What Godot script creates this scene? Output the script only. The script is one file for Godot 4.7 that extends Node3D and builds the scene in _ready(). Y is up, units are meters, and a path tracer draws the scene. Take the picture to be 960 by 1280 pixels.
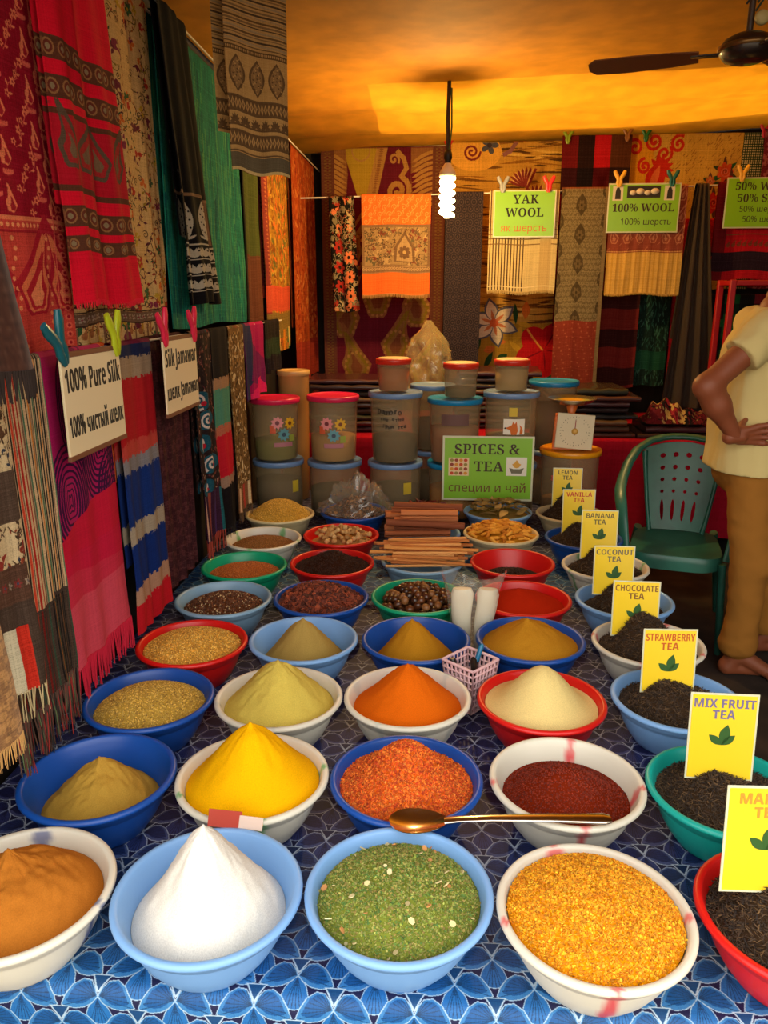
extends Node3D
# A spice and shawl stall: y up, metres; the stall runs along -z, the camera stands in the street before it.

var used := {}
var rng := RandomNumberGenerator.new()
var noise := FastNoiseLite.new()
var M := {}        # shared materials
var T := {}        # shared textures
var meshes := {}   # shared meshes

const RIM := 0.52      # height of the bowl rims
const TOP := 0.40      # table top
const BOWL_R := 0.162

func _ready() -> void:
	rng.seed = 7
	noise.seed = 11
	noise.noise_type = FastNoiseLite.TYPE_SIMPLEX_SMOOTH
	camera_and_light()
	make_shared()
	structure()
	spice_table()
	left_wall_shawls()
	back_wall_shawls()
	containers()
	back_table()
	tea_signs()
	small_things()
	plastic_chair()
	person()
	hanging_lamp()
	ceiling_fan()

func camera_and_light() -> void:
	var cam := Camera3D.new()
	cam.name = "camera"
	cam.fov = 67.38
	cam.near = 0.05
	cam.far = 200.0
	cam.position = Vector3(0, 1.5, 0)
	cam.rotation_degrees = Vector3(-15.7, 3.9, 0)
	add_child(cam)
	cam.current = true
	var env := Environment.new()
	env.background_mode = Environment.BG_SKY
	var sky := Sky.new()
	var sm := ProceduralSkyMaterial.new()
	sm.sky_top_color = Color(0.92, 0.91, 0.89)
	sm.sky_horizon_color = Color(1.0, 0.95, 0.86)
	sm.ground_horizon_color = Color(0.80, 0.72, 0.60)
	sm.ground_bottom_color = Color(0.45, 0.38, 0.30)
	sm.sky_energy_multiplier = 1.0
	sky.sky_material = sm
	env.sky = sky
	env.background_energy_multiplier = 2.35
	env.tonemap_mode = Environment.TONE_MAPPER_LINEAR
	env.tonemap_exposure = 1.75
	env.sdfgi_enabled = true
	env.ssao_enabled = true
	env.ssil_enabled = true
	var we := WorldEnvironment.new()
	we.name = "environment"
	we.environment = env
	add_child(we)
	# the sun stands high behind the stall's roof: the street lies in its light, the stall in shade
	var sun := DirectionalLight3D.new()
	sun.name = "sun"
	sun.rotation_degrees = Vector3(-62, 160, 0)
	sun.light_color = Color(1.0, 0.95, 0.86)
	sun.light_energy = 1.6
	sun.light_angular_distance = 0.6
	sun.shadow_enabled = true
	add_child(sun)

# ------------------------------------------------------------------ helpers: nodes

func numbered(called: String) -> String:
	if not used.has(called):
		used[called] = 0
		return called
	used[called] += 1
	return "%s_%03d" % [called, used[called]]

func obj(called: String, mesh: Mesh, m: Material, parent: Node = null) -> MeshInstance3D:
	var o := MeshInstance3D.new()
	o.mesh = mesh
	if m:
		o.material_override = m
	if parent == null or parent == self:
		o.name = numbered(called)
		add_child(o)
	else:
		o.name = called
		parent.add_child(o, true)
	return o

func thing(called: String, label: String, category: String, at := Vector3.ZERO, turn := 0.0, group := "") -> Node3D:
	var o := Node3D.new()
	o.name = numbered(called)
	add_child(o)
	o.position = at
	o.rotation.y = turn
	tag(o, label, category, group)
	return o

func tag(o: Node, label: String, category := "", group := "", kind := "") -> Node:
	if label != "":
		o.set_meta("label", label)
	if category != "":
		o.set_meta("category", category)
	if group != "":
		o.set_meta("group", group)
	if kind != "":
		o.set_meta("kind", kind)
	return o

func struct(called: String, mesh: Mesh, m: Material, parent: Node = null) -> MeshInstance3D:
	var o := obj(called, mesh, m, parent)
	if parent == null:
		o.set_meta("kind", "structure")
	return o

func dup(o: Node3D, called: String, label := "") -> Node3D:
	var c: Node3D = o.duplicate()
	c.name = numbered(called)
	add_child(c)
	if label != "":
		c.set_meta("label", label)
	return c

# ------------------------------------------------------------------ helpers: materials

func col(r: int, g: int, b: int, a := 1.0) -> Color:
	return Color(r / 255.0, g / 255.0, b / 255.0, a)

func mat(c: Color, rough := 0.6, metal := 0.0) -> StandardMaterial3D:
	var m := StandardMaterial3D.new()
	m.albedo_color = c
	m.roughness = rough
	m.metallic = metal
	return m

func plastic(c: Color, rough := 0.35) -> StandardMaterial3D:
	var m := mat(c, rough)
	return m

func clear(c: Color, alpha: float, rough := 0.12) -> StandardMaterial3D:
	var m := mat(Color(c.r, c.g, c.b, alpha), rough)
	m.transparency = BaseMaterial3D.TRANSPARENCY_ALPHA
	return m

func textured(t: Texture2D, rough := 0.9) -> StandardMaterial3D:
	var m := mat(Color.WHITE, rough)
	m.albedo_texture = t
	return m

func cloth_mat(t: Texture2D, sheen := 0.0, rough := 0.92) -> StandardMaterial3D:
	var m := textured(t, rough)
	m.metallic_specular = 0.25
	if sheen > 0.3:
		m.rim_enabled = true
		m.rim = sheen
		m.rim_tint = 0.6
	return m

func powder_mat(c: Color, bump := 0.12, scale := 16.0) -> StandardMaterial3D:
	var m := mat(c, 0.96)
	m.metallic_specular = 0.15
	m.albedo_texture = T.grain
	m.uv1_triplanar = true
	m.uv1_world_triplanar = true
	m.uv1_scale = Vector3.ONE * scale
	m.heightmap_enabled = true
	m.heightmap_texture = T.grain
	m.heightmap_scale = bump
	return m

# ------------------------------------------------------------------ helpers: shapes

func st_new() -> SurfaceTool:
	var st := SurfaceTool.new()
	st.begin(Mesh.PRIMITIVE_TRIANGLES)
	return st

func done(st: SurfaceTool) -> ArrayMesh:
	st.generate_normals()
	st.index()
	return st.commit()

func quad(st: SurfaceTool, a: Vector3, b: Vector3, c: Vector3, d: Vector3, group := 0) -> void:
	st.set_smooth_group(group)
	for v in [a, b, c, a, c, d]:
		st.add_vertex(v)

func quad_uv(st: SurfaceTool, p: Array, uv: Array, group := 0) -> void:
	st.set_smooth_group(group)
	for k in [0, 1, 2, 0, 2, 3]:
		st.set_uv(uv[k])
		st.add_vertex(p[k])

# a box with chamfered edges, in a frame
func bevel_box(st: SurfaceTool, xf: Transform3D, size: Vector3, b := 0.003) -> void:
	var h := size / 2
	b = minf(b, minf(h.x, minf(h.y, h.z)) * 0.9)
	var g := 4294967295
	for axis in 3:
		for s in [-1.0, 1.0]:
			var n := Vector3.ZERO
			n[axis] = s
			var u := Vector3.ZERO
			u[(axis + 1) % 3] = 1.0
			var v := Vector3.ZERO
			v[(axis + 2) % 3] = 1.0
			var c: Vector3 = n * h[axis]
			var hu: Vector3 = u * (h[(axis + 1) % 3] - b)
			var hv: Vector3 = v * (h[(axis + 2) % 3] - b)
			var q := [c - hu - hv, c + hu - hv, c + hu + hv, c - hu + hv]
			if s > 0:
				q.reverse()
			quad(st, xf * q[0], xf * q[1], xf * q[2], xf * q[3], g)
	# chamfers along the edges
	for axis in 3:
		var a1 := (axis + 1) % 3
		var a2 := (axis + 2) % 3
		var e := Vector3.ZERO
		e[axis] = h[axis] - b
		for s1 in [-1.0, 1.0]:
			for s2 in [-1.0, 1.0]:
				var p := Vector3.ZERO
				p[a1] = s1 * h[a1]
				p[a2] = s2 * (h[a2] - b)
				var q := Vector3.ZERO
				q[a1] = s1 * (h[a1] - b)
				q[a2] = s2 * h[a2]
				if s1 * s2 > 0:
					quad(st, xf * (p - e), xf * (q - e), xf * (q + e), xf * (p + e), g)
				else:
					quad(st, xf * (p + e), xf * (q + e), xf * (q - e), xf * (p - e), g)
	for sx in [-1.0, 1.0]:
		for sy in [-1.0, 1.0]:
			for sz in [-1.0, 1.0]:
				var s := Vector3(sx, sy, sz)
				var p0 := Vector3(sx * h.x, sy * (h.y - b), sz * (h.z - b))
				var p1 := Vector3(sx * (h.x - b), sy * h.y, sz * (h.z - b))
				var p2 := Vector3(sx * (h.x - b), sy * (h.y - b), sz * h.z)
				st.set_smooth_group(g)
				var tri := [p0, p1, p2] if s.x * s.y * s.z < 0 else [p0, p2, p1]
				for v in tri:
					st.add_vertex(xf * v)

func box_mesh(size: Vector3, at := Vector3.ZERO, b := 0.003, basis := Basis.IDENTITY) -> ArrayMesh:
	var st := st_new()
	bevel_box(st, Transform3D(basis, at), size, b)
	return done(st)

# profile of (radius, height) spun round y; sharp[k] true keeps the edge at that point hard
func lathe(st: SurfaceTool, profile: Array, seg := 48, xf := Transform3D.IDENTITY, tint := []) -> void:
	st.set_smooth_group(0)
	var rows := []
	for p in profile:
		var row := PackedVector3Array()
		for k in seg + 1:
			var a := TAU * (k % seg) / seg
			row.append(xf * Vector3(cos(a) * p.x, p.y, sin(a) * p.x))
		rows.append(row)
	for j in profile.size() - 1:
		for k in seg:
			var a: Vector3 = rows[j][k]
			var b: Vector3 = rows[j][k + 1]
			var c: Vector3 = rows[j + 1][k + 1]
			var d: Vector3 = rows[j + 1][k]
			if tint.size():
				var vs := [a, b, c, a, c, d]
				var cs := [tint[j][k], tint[j][(k + 1) % seg], tint[j + 1][(k + 1) % seg], tint[j][k], tint[j + 1][(k + 1) % seg], tint[j + 1][k]]
				for i in 6:
					st.set_color(cs[i])
					st.add_vertex(vs[i])
			else:
				if a != b:
					for v in [a, b, c]:
						st.add_vertex(v)
				if c != d:
					for v in [a, c, d]:
						st.add_vertex(v)

func lathe_mesh(profile: Array, seg := 48, xf := Transform3D.IDENTITY) -> ArrayMesh:
	var st := st_new()
	lathe(st, profile, seg, xf)
	return done(st)

# a tube along points, radius a number or one for each point, closed ends
func tube(st: SurfaceTool, pts: Array, radius, sides := 8, flat := 1.0) -> void:
	st.set_smooth_group(0)
	var n := pts.size()
	var rows := []
	var side := Vector3.ZERO
	for i in n:
		var d: Vector3 = (pts[mini(i + 1, n - 1)] - pts[maxi(i - 1, 0)]).normalized()
		if side == Vector3.ZERO:
			side = d.cross(Vector3.UP if absf(d.y) < 0.9 else Vector3.RIGHT).normalized()
		side = (side - d * side.dot(d)).normalized()
		var up := d.cross(side)
		var r: float = radius[i] if radius is Array or radius is PackedFloat32Array else radius
		var row := []
		for k in sides + 1:
			var a := TAU * (k % sides) / sides
			row.append(pts[i] + (side * cos(a) + up * sin(a) * flat) * r)
		rows.append(row)
	for i in n - 1:
		for k in sides:
			for v in [rows[i][k], rows[i + 1][k], rows[i + 1][k + 1], rows[i][k], rows[i + 1][k + 1], rows[i][k + 1]]:
				st.add_vertex(v)
	st.set_smooth_group(1)
	for k in sides:
		for v in [pts[0], rows[0][k], rows[0][k + 1]]:
			st.add_vertex(v)
		for v in [pts[n - 1], rows[n - 1][k + 1], rows[n - 1][k]]:
			st.add_vertex(v)

func tube_mesh(pts: Array, radius, sides := 8, flat := 1.0) -> ArrayMesh:
	var st := st_new()
	tube(st, pts, radius, sides, flat)
	return done(st)

# a flat outline with thickness, front face towards +z
func plate(st: SurfaceTool, outline: PackedVector2Array, thick: float, xf := Transform3D.IDENTITY) -> void:
	var idx := Geometry2D.triangulate_polygon(outline)
	st.set_smooth_group(4294967295)
	for k in range(0, idx.size(), 3):
		var a := outline[idx[k]]
		var b := outline[idx[k + 1]]
		var c := outline[idx[k + 2]]
		if (b - a).cross(c - a) > 0:
			var t := b
			b = c
			c = t
		for v in [a, b, c]:
			st.add_vertex(xf * Vector3(v.x, v.y, thick / 2))
		for v in [a, c, b]:
			st.add_vertex(xf * Vector3(v.x, v.y, -thick / 2))
	var n := outline.size()
	var cw := Geometry2D.is_polygon_clockwise(outline)
	for k in n:
		var a := outline[k]
		var b := outline[(k + 1) % n]
		if not cw:
			var t := a
			a = b
			b = t
		quad(st, xf * Vector3(a.x, a.y, thick / 2), xf * Vector3(a.x, a.y, -thick / 2), xf * Vector3(b.x, b.y, -thick / 2), xf * Vector3(b.x, b.y, thick / 2), 4294967295)

func plate_mesh(outline: PackedVector2Array, thick: float, xf := Transform3D.IDENTITY) -> ArrayMesh:
	var st := st_new()
	plate(st, outline, thick, xf)
	return done(st)

func rect_outline(w: float, h: float, r := 0.0) -> PackedVector2Array:
	var p := PackedVector2Array()
	if r <= 0:
		return PackedVector2Array([Vector2(-w / 2, -h / 2), Vector2(w / 2, -h / 2), Vector2(w / 2, h / 2), Vector2(-w / 2, h / 2)])
	for c in [[1, -1, -PI / 2], [1, 1, 0.0], [-1, 1, PI / 2], [-1, -1, PI]]:
		for k in 4:
			var a: float = c[2] + PI / 2 * k / 3
			p.append(Vector2(c[0] * (w / 2 - r) + cos(a) * r, c[1] * (h / 2 - r) + sin(a) * r))
	return p

# lettering of a given height (of a capital) and at most a given width
func text(called: String, words: String, cap: float, m: Material, parent: Node, at: Vector3, serif := false, bold := true, most := 0.0, depth := 0.0012, align := HORIZONTAL_ALIGNMENT_CENTER) -> MeshInstance3D:
	var f := SystemFont.new()
	f.font_names = PackedStringArray(["Droid Serif" if serif else "Droid Sans"])
	f.font_weight = 700 if bold else 400
	var t := TextMesh.new()
	t.font = f
	t.text = words
	t.font_size = 64
	t.pixel_size = cap / 46.0
	t.depth = depth
	t.curve_step = 2.0
	t.horizontal_alignment = align
	t.vertical_alignment = VERTICAL_ALIGNMENT_CENTER
	var o := obj(called, t, m, parent)
	o.position = at
	if most > 0:
		var w := t.get_aabb().size.x
		if w > most:
			o.scale.x = most / w
	return o

# ------------------------------------------------------------------ helpers: woven and printed patterns

class Paint:
	var im: Image
	var w: int
	var h: int
	func _init(width: int, height: int, c: Color) -> void:
		w = width
		h = height
		im = Image.create(w, h, false, Image.FORMAT_RGBA8)
		im.fill(c)
	func rect(x: float, y: float, rw: float, rh: float, c: Color) -> void:
		im.fill_rect(Rect2i(int(round(x)), int(round(y)), maxi(1, int(round(rw))), maxi(1, int(round(rh)))), c)
	func poly(p: PackedVector2Array, c: Color) -> void:
		var lo := 1e9
		var hi := -1e9
		for v in p:
			lo = minf(lo, v.y)
			hi = maxf(hi, v.y)
		var n := p.size()
		for y in range(maxi(0, int(floor(lo))), mini(h - 1, int(ceil(hi))) + 1):
			var fy := y + 0.5
			var xs := []
			for k in n:
				var a := p[k]
				var b := p[(k + 1) % n]
				if (a.y <= fy) != (b.y <= fy):
					xs.append(a.x + (fy - a.y) / (b.y - a.y) * (b.x - a.x))
			xs.sort()
			for k in range(0, xs.size() - 1, 2):
				var x0 := maxi(0, int(round(xs[k])))
				var x1 := mini(w, int(round(xs[k + 1])))
				if x1 > x0:
					im.fill_rect(Rect2i(x0, y, x1 - x0, 1), c)
	func ellipse(x: float, y: float, rx: float, ry: float, c: Color, turn := 0.0) -> void:
		var p := PackedVector2Array()
		var n := 14 if maxf(rx, ry) < 20 else 28
		for k in n:
			var a := TAU * k / n
			p.append(Vector2(x, y) + Vector2(cos(a) * rx, sin(a) * ry).rotated(turn))
		poly(p, c)
	func ring(x: float, y: float, r: float, t: float, c: Color, inner: Color) -> void:
		ellipse(x, y, r, r, c)
		ellipse(x, y, r - t, r - t, inner)
	func line(pts: PackedVector2Array, t: float, c: Color) -> void:
		for k in pts.size() - 1:
			var d := (pts[k + 1] - pts[k])
			if d.length() < 0.01:
				continue
			var n := d.normalized().orthogonal() * maxf(t, 1.2) / 2
			var e := d.normalized() * t * 0.3
			poly(PackedVector2Array([pts[k] - e + n, pts[k + 1] + e + n, pts[k + 1] + e - n, pts[k] - e - n]), c)
	# the teardrop with a bent tip of the shawls
	func boteh(x: float, y: float, s: float, c: Color, turn := 0.0, flip := 1.0) -> void:
		var p := PackedVector2Array()
		for k in 22:
			var a := TAU * k / 22.0
			var r := 0.5 + 0.04 * cos(a * 6)
			var v := Vector2(cos(a) * r * 0.72, sin(a) * r + 0.3)
			if v.y < 0.3:
				var f := (0.3 - v.y) / 0.5
				v.x = v.x * (1 - f * 0.75) + f * f * 0.42
				v.y -= f * f * 0.5
			v.x *= flip
			p.append(Vector2(x, y) + v.rotated(turn) * s)
		poly(p, c)
	func flower(x: float, y: float, r: float, petals: int, c: Color, core: Color, turn := 0.0) -> void:
		for k in petals:
			var a := turn + TAU * k / petals
			ellipse(x + cos(a) * r * 0.6, y + sin(a) * r * 0.6, r * 0.45, r * 0.30, c, a)
		ellipse(x, y, r * 0.28, r * 0.28, core)
	func leaf(x: float, y: float, l: float, wd: float, turn: float, c: Color) -> void:
		var p := PackedVector2Array()
		for k in 9:
			var t := k / 8.0
			p.append(Vector2(x, y) + Vector2(t * l, sin(t * PI) * wd).rotated(turn))
		for k in range(7, 0, -1):
			var t := k / 8.0
			p.append(Vector2(x, y) + Vector2(t * l, -sin(t * PI) * wd).rotated(turn))
		poly(p, c)
	func spiral(x: float, y: float, r: float, turns: float, t: float, c: Color, start := 0.0, dir := 1.0) -> void:
		var pts := PackedVector2Array()
		var n := int(turns * 16)
		for k in n + 1:
			var f := float(k) / n
			var a := start + dir * f * turns * TAU
			pts.append(Vector2(x, y) + Vector2(cos(a), sin(a)) * r * (1 - f * 0.88))
		line(pts, t, c)
	func vine(x: float, y: float, l: float, turn: float, c: Color, leafc: Color, r: RandomNumberGenerator) -> void:
		var pts := PackedVector2Array()
		var bend := r.randf_range(-1.2, 1.2)
		for k in 9:
			var t := k / 8.0
			pts.append(Vector2(x, y) + Vector2(t * l, sin(t * PI * 1.3) * bend * l * 0.25).rotated(turn))
		line(pts, 1.6, c)
		for k in range(1, 8, 2):
			leaf(pts[k].x, pts[k].y, l * 0.22, l * 0.05, turn + (0.9 if k % 4 == 1 else -0.9), leafc)
	# woven cloth is never one even tone: threads lighter and darker
	func weave(grain: Image) -> void:
		for y in range(0, h, grain.get_height()):
			for x in range(0, w, grain.get_width()):
				im.blend_rect(grain, Rect2i(0, 0, grain.get_width(), grain.get_height()), Vector2i(x, y))
	func texture() -> ImageTexture:
		return ImageTexture.create_from_image(im)

var thread_image: Image
var thread_soft: Image

func make_threads() -> void:
	var r := RandomNumberGenerator.new()
	r.seed = 3
	thread_image = Image.create(128, 128, false, Image.FORMAT_RGBA8)
	thread_soft = Image.create(128, 128, false, Image.FORMAT_RGBA8)
	var col_tone := []
	for x in 128:
		col_tone.append(r.randf_range(-1, 1))
	for y in 128:
		var row_tone := r.randf_range(-1, 1)
		for x in 128:
			var v: float = 0.45 * col_tone[x] + 0.45 * row_tone + r.randf_range(-0.6, 0.6)
			thread_image.set_pixel(x, y, Color(0, 0, 0, clampf(-v * 0.22, 0, 1)) if v < 0 else Color(1, 0.95, 0.85, clampf(v * 0.09, 0, 1)))
			thread_soft.set_pixel(x, y, Color(0, 0, 0, clampf(-v * 0.12, 0, 1)) if v < 0 else Color(1, 0.95, 0.85, clampf(v * 0.05, 0, 1)))

func new_paint(w: int, h: int, c: Color) -> Paint:
	return Paint.new(w, h, c)

func fabric(p: Paint, soft := false) -> ImageTexture:
	p.weave(thread_soft if soft else thread_image)
	return p.texture()

func shade(c: Color, k: float) -> Color:
	return Color(clampf(c.r * k, 0, 1), clampf(c.g * k, 0, 1), clampf(c.b * k, 0, 1), c.a)

# ------------------------------------------------------------------ shared materials and textures

func noise_tex(size: int, freq: float, dark: float, light: float, octaves := 3, kind := FastNoiseLite.TYPE_SIMPLEX_SMOOTH) -> ImageTexture:
	var n := FastNoiseLite.new()
	n.seed = 5 + size + int(freq * 1000)
	n.frequency = freq
	n.noise_type = kind
	n.fractal_octaves = octaves
	var im := n.get_seamless_image(size, size)
	im.convert(Image.FORMAT_L8)
	var d := im.get_data()
	for k in d.size():
		d[k] = int(255 * clampf(lerpf(dark, light, d[k] / 255.0), 0, 1))
	return ImageTexture.create_from_image(Image.create_from_data(size, size, false, Image.FORMAT_L8, d))

func make_shared() -> void:
	make_threads()
	T.grain = noise_tex(256, 0.08, 0.84, 1.04, 4)
	T.blotch = noise_tex(256, 0.015, 0.55, 1.1, 5)
	M.black = mat(col(18, 16, 15), 0.5)
	M.ink = mat(col(25, 22, 20), 0.7)
	M.steel = mat(col(200, 195, 185), 0.22, 1.0)
	M.rope = mat(col(210, 205, 195), 0.8)
	M.wire = mat(col(200, 200, 195), 0.35, 0.9)

func structure() -> void:
	# ground of the street and of the stall
	var ground := mat(col(125, 108, 88), 0.95)
	ground.albedo_texture = T.blotch
	ground.uv1_triplanar = true
	ground.uv1_world_triplanar = true
	ground.uv1_scale = Vector3.ONE * 0.6
	struct("street_ground", box_mesh(Vector3(16, 0.2, 9.1), Vector3(0.7, -0.1, 3.65), 0.01), ground)
	var dirt := mat(col(62, 48, 38), 0.9)
	dirt.albedo_texture = T.blotch
	dirt.uv1_triplanar = true
	dirt.uv1_world_triplanar = true
	dirt.uv1_scale = Vector3.ONE * 1.1
	struct("floor", box_mesh(Vector3(3.75, 0.2, 5.1), Vector3(0.775, -0.1, -3.45), 0.01), dirt)
	var board := mat(col(44, 32, 26), 0.85)
	board.albedo_texture = T.blotch
	board.uv1_triplanar = true
	board.uv1_scale = Vector3(2, 0.4, 2)
	struct("wall_left", box_mesh(Vector3(0.06, 2.81, 5.5), Vector3(-1.07, 1.405, -3.25), 0.005), board)
	struct("wall_right", box_mesh(Vector3(0.06, 2.81, 5.5), Vector3(2.62, 1.405, -3.25), 0.005), board)
	# the partition to the neighbouring stall, which keeps the street light off the right side
	struct("wall_front_right", box_mesh(Vector3(0.05, 2.5, 3.7), Vector3(1.98, 1.25, -2.35), 0.005), board)
	struct("wall_back", box_mesh(Vector3(3.75, 2.81, 0.06), Vector3(0.775, 1.405, -5.97), 0.005), board)
	# the roof sheets leave an open strip before the back wall, where daylight falls on the cloth from above
	var sheet := mat(col(120, 110, 100), 0.7)
	struct("roof", box_mesh(Vector3(3.9, 0.05, 4.05), Vector3(0.775, 2.84, -2.425), 0.005), sheet)
	struct("roof_edge", box_mesh(Vector3(3.9, 0.05, 0.40), Vector3(0.775, 2.84, -5.81), 0.005), sheet)
	struct("roof_side", box_mesh(Vector3(0.85, 0.05, 1.15), Vector3(-0.75, 2.84, -5.03), 0.005), sheet)
	# the golden cloth stretched under the roof: it sags, and rolls down to the back wall
	var nu := 60
	var nv := 90
	var pts := []
	for j in nv + 1:
		var row := []
		var v := float(j) / nv
		for i in nu + 1:
			var u := float(i) / nu
			var x := lerpf(-1.02, 2.58, u)
			var z := lerpf(-0.50, -5.93, v)
			var y := 2.55 + 0.035 * x
			y -= 0.035 * sin(PI * fmod(v * 3.0, 1.0)) * sin(PI * u)
			y += 0.016 * noise.get_noise_2d(x * 60, z * 22)
			# the swag before the back wall: the cloth drops in a round fold
			var d := clampf((-4.30 - z) / 1.40, 0, 1)
			y -= 0.02 * d * d * (3 - 2 * d)
			y += 0.012 * sin(z * 11 + 1.2 * sin(x * 1.7)) * clampf((-4.4 - z) / 0.3, 0, 1)
			y -= 0.05 * clampf(-0.55 - x, 0, 0.4)
			row.append(Vector3(x, y, z))
		pts.append(row)
	var st := st_new()
	for j in nv:
		for i in nu:
			quad(st, pts[j][i], pts[j][i + 1], pts[j + 1][i + 1], pts[j + 1][i])
	var cm := mat(col(220, 150, 38), 0.75)
	cm.backlight_enabled = true
	cm.backlight = Color(0.80, 0.72, 0.46)
	cm.albedo_texture = noise_tex(256, 0.02, 0.86, 1.05, 4)
	cm.uv1_triplanar = true
	cm.uv1_world_triplanar = true
	cm.uv1_scale = Vector3.ONE * 0.8
	var ceil := struct("ceiling", done(st), cm)
	ceil.set_meta("label", "golden orange cloth stretched under the stall roof")

# ------------------------------------------------------------------ the spice table

func cloth_pattern() -> ImageTexture:
	# rows of three-petalled fans with a triangle over each; the dye is turquoise along the border and indigo in the field
	var p := new_paint(256, 1944, col(14, 18, 62))
	var dye := []
	for k in 36:
		var f := clampf(1.0 - absf(wrapf(k + 1.0, -18, 18)) / 9.0, 0, 1)
		dye.append(col(28, 34, 92).lerp(col(10, 92, 164), f * f * (3 - 2 * f)))
	var S := 0.5
	for row in range(-2, 38):
		for k in range(-1, 3):
			var c0 := Vector2(k * 128.0 + (64.0 if posmod(row, 2) else 0.0), row * 54.0 + 27)
			var c: Color = dye[posmod(row, 36)]
			var white := col(196, 208, 216).lerp(c, 0.22)
			var petal := PackedVector2Array()
			for q in [[2, 0.0], [18, 18], [34, 44], [44, 74], [46, 108], [0, 114], [-46, 108], [-44, 74], [-34, 44], [-18, 18], [-2, 0]]:
				petal.append(c0 + Vector2(q[0], q[1]) * S)
			p.poly(petal, c.lightened(0.06))
			for t in 6:
				p.line(PackedVector2Array([c0 + Vector2(0, 8) * S, c0 + Vector2(-34 + t * 13.6, 110) * S]), 1.0, c.darkened(0.35))
			petal.append(petal[0])
			p.line(petal, 1.8, white)
			for s in [-1.0, 1.0]:
				var wing := PackedVector2Array()
				for q in [[0, 2], [10, -22], [30, -46], [58, -50], [88, -30], [110, 4], [122, 36], [100, 46], [74, 48], [46, 42], [20, 24]]:
					wing.append(c0 + Vector2(q[0] * s, q[1]) * S)
				p.poly(wing, c.lightened(0.16))
				var inner := PackedVector2Array()
				var mid := c0 + Vector2(58 * s, 0) * S
				for q in wing:
					inner.append(mid + (q - mid) * 0.74 + Vector2(-3 * s, -6) * S)
				p.poly(inner, c.darkened(0.12))
				for t in 8:
					var f := t / 7.0
					p.line(PackedVector2Array([c0 + Vector2(6 * s, 0) * S, c0 + Vector2(lerpf(30, 116, f) * s, lerpf(-44, 38, f * f)) * S]), 1.0, c.darkened(0.4))
				wing.append(wing[0])
				p.line(wing, 1.9, white)
	for row in range(-1, 38):
		for k in range(-1, 3):
			var c0 := Vector2(k * 128.0 + (64.0 if posmod(row, 2) else 0.0), row * 54.0 + 27)
			var c: Color = dye[posmod(row, 36)]
			p.poly(PackedVector2Array([c0 + Vector2(-36, -68) * S, c0 + Vector2(36, -68) * S, c0 + Vector2(0, -6) * S]), col(196, 208, 216).lerp(c, 0.15))
			p.poly(PackedVector2Array([c0 + Vector2(-27, -63) * S, c0 + Vector2(27, -63) * S, c0 + Vector2(0, -17) * S]), c.darkened(0.3))
	return fabric(p, true)

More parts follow.
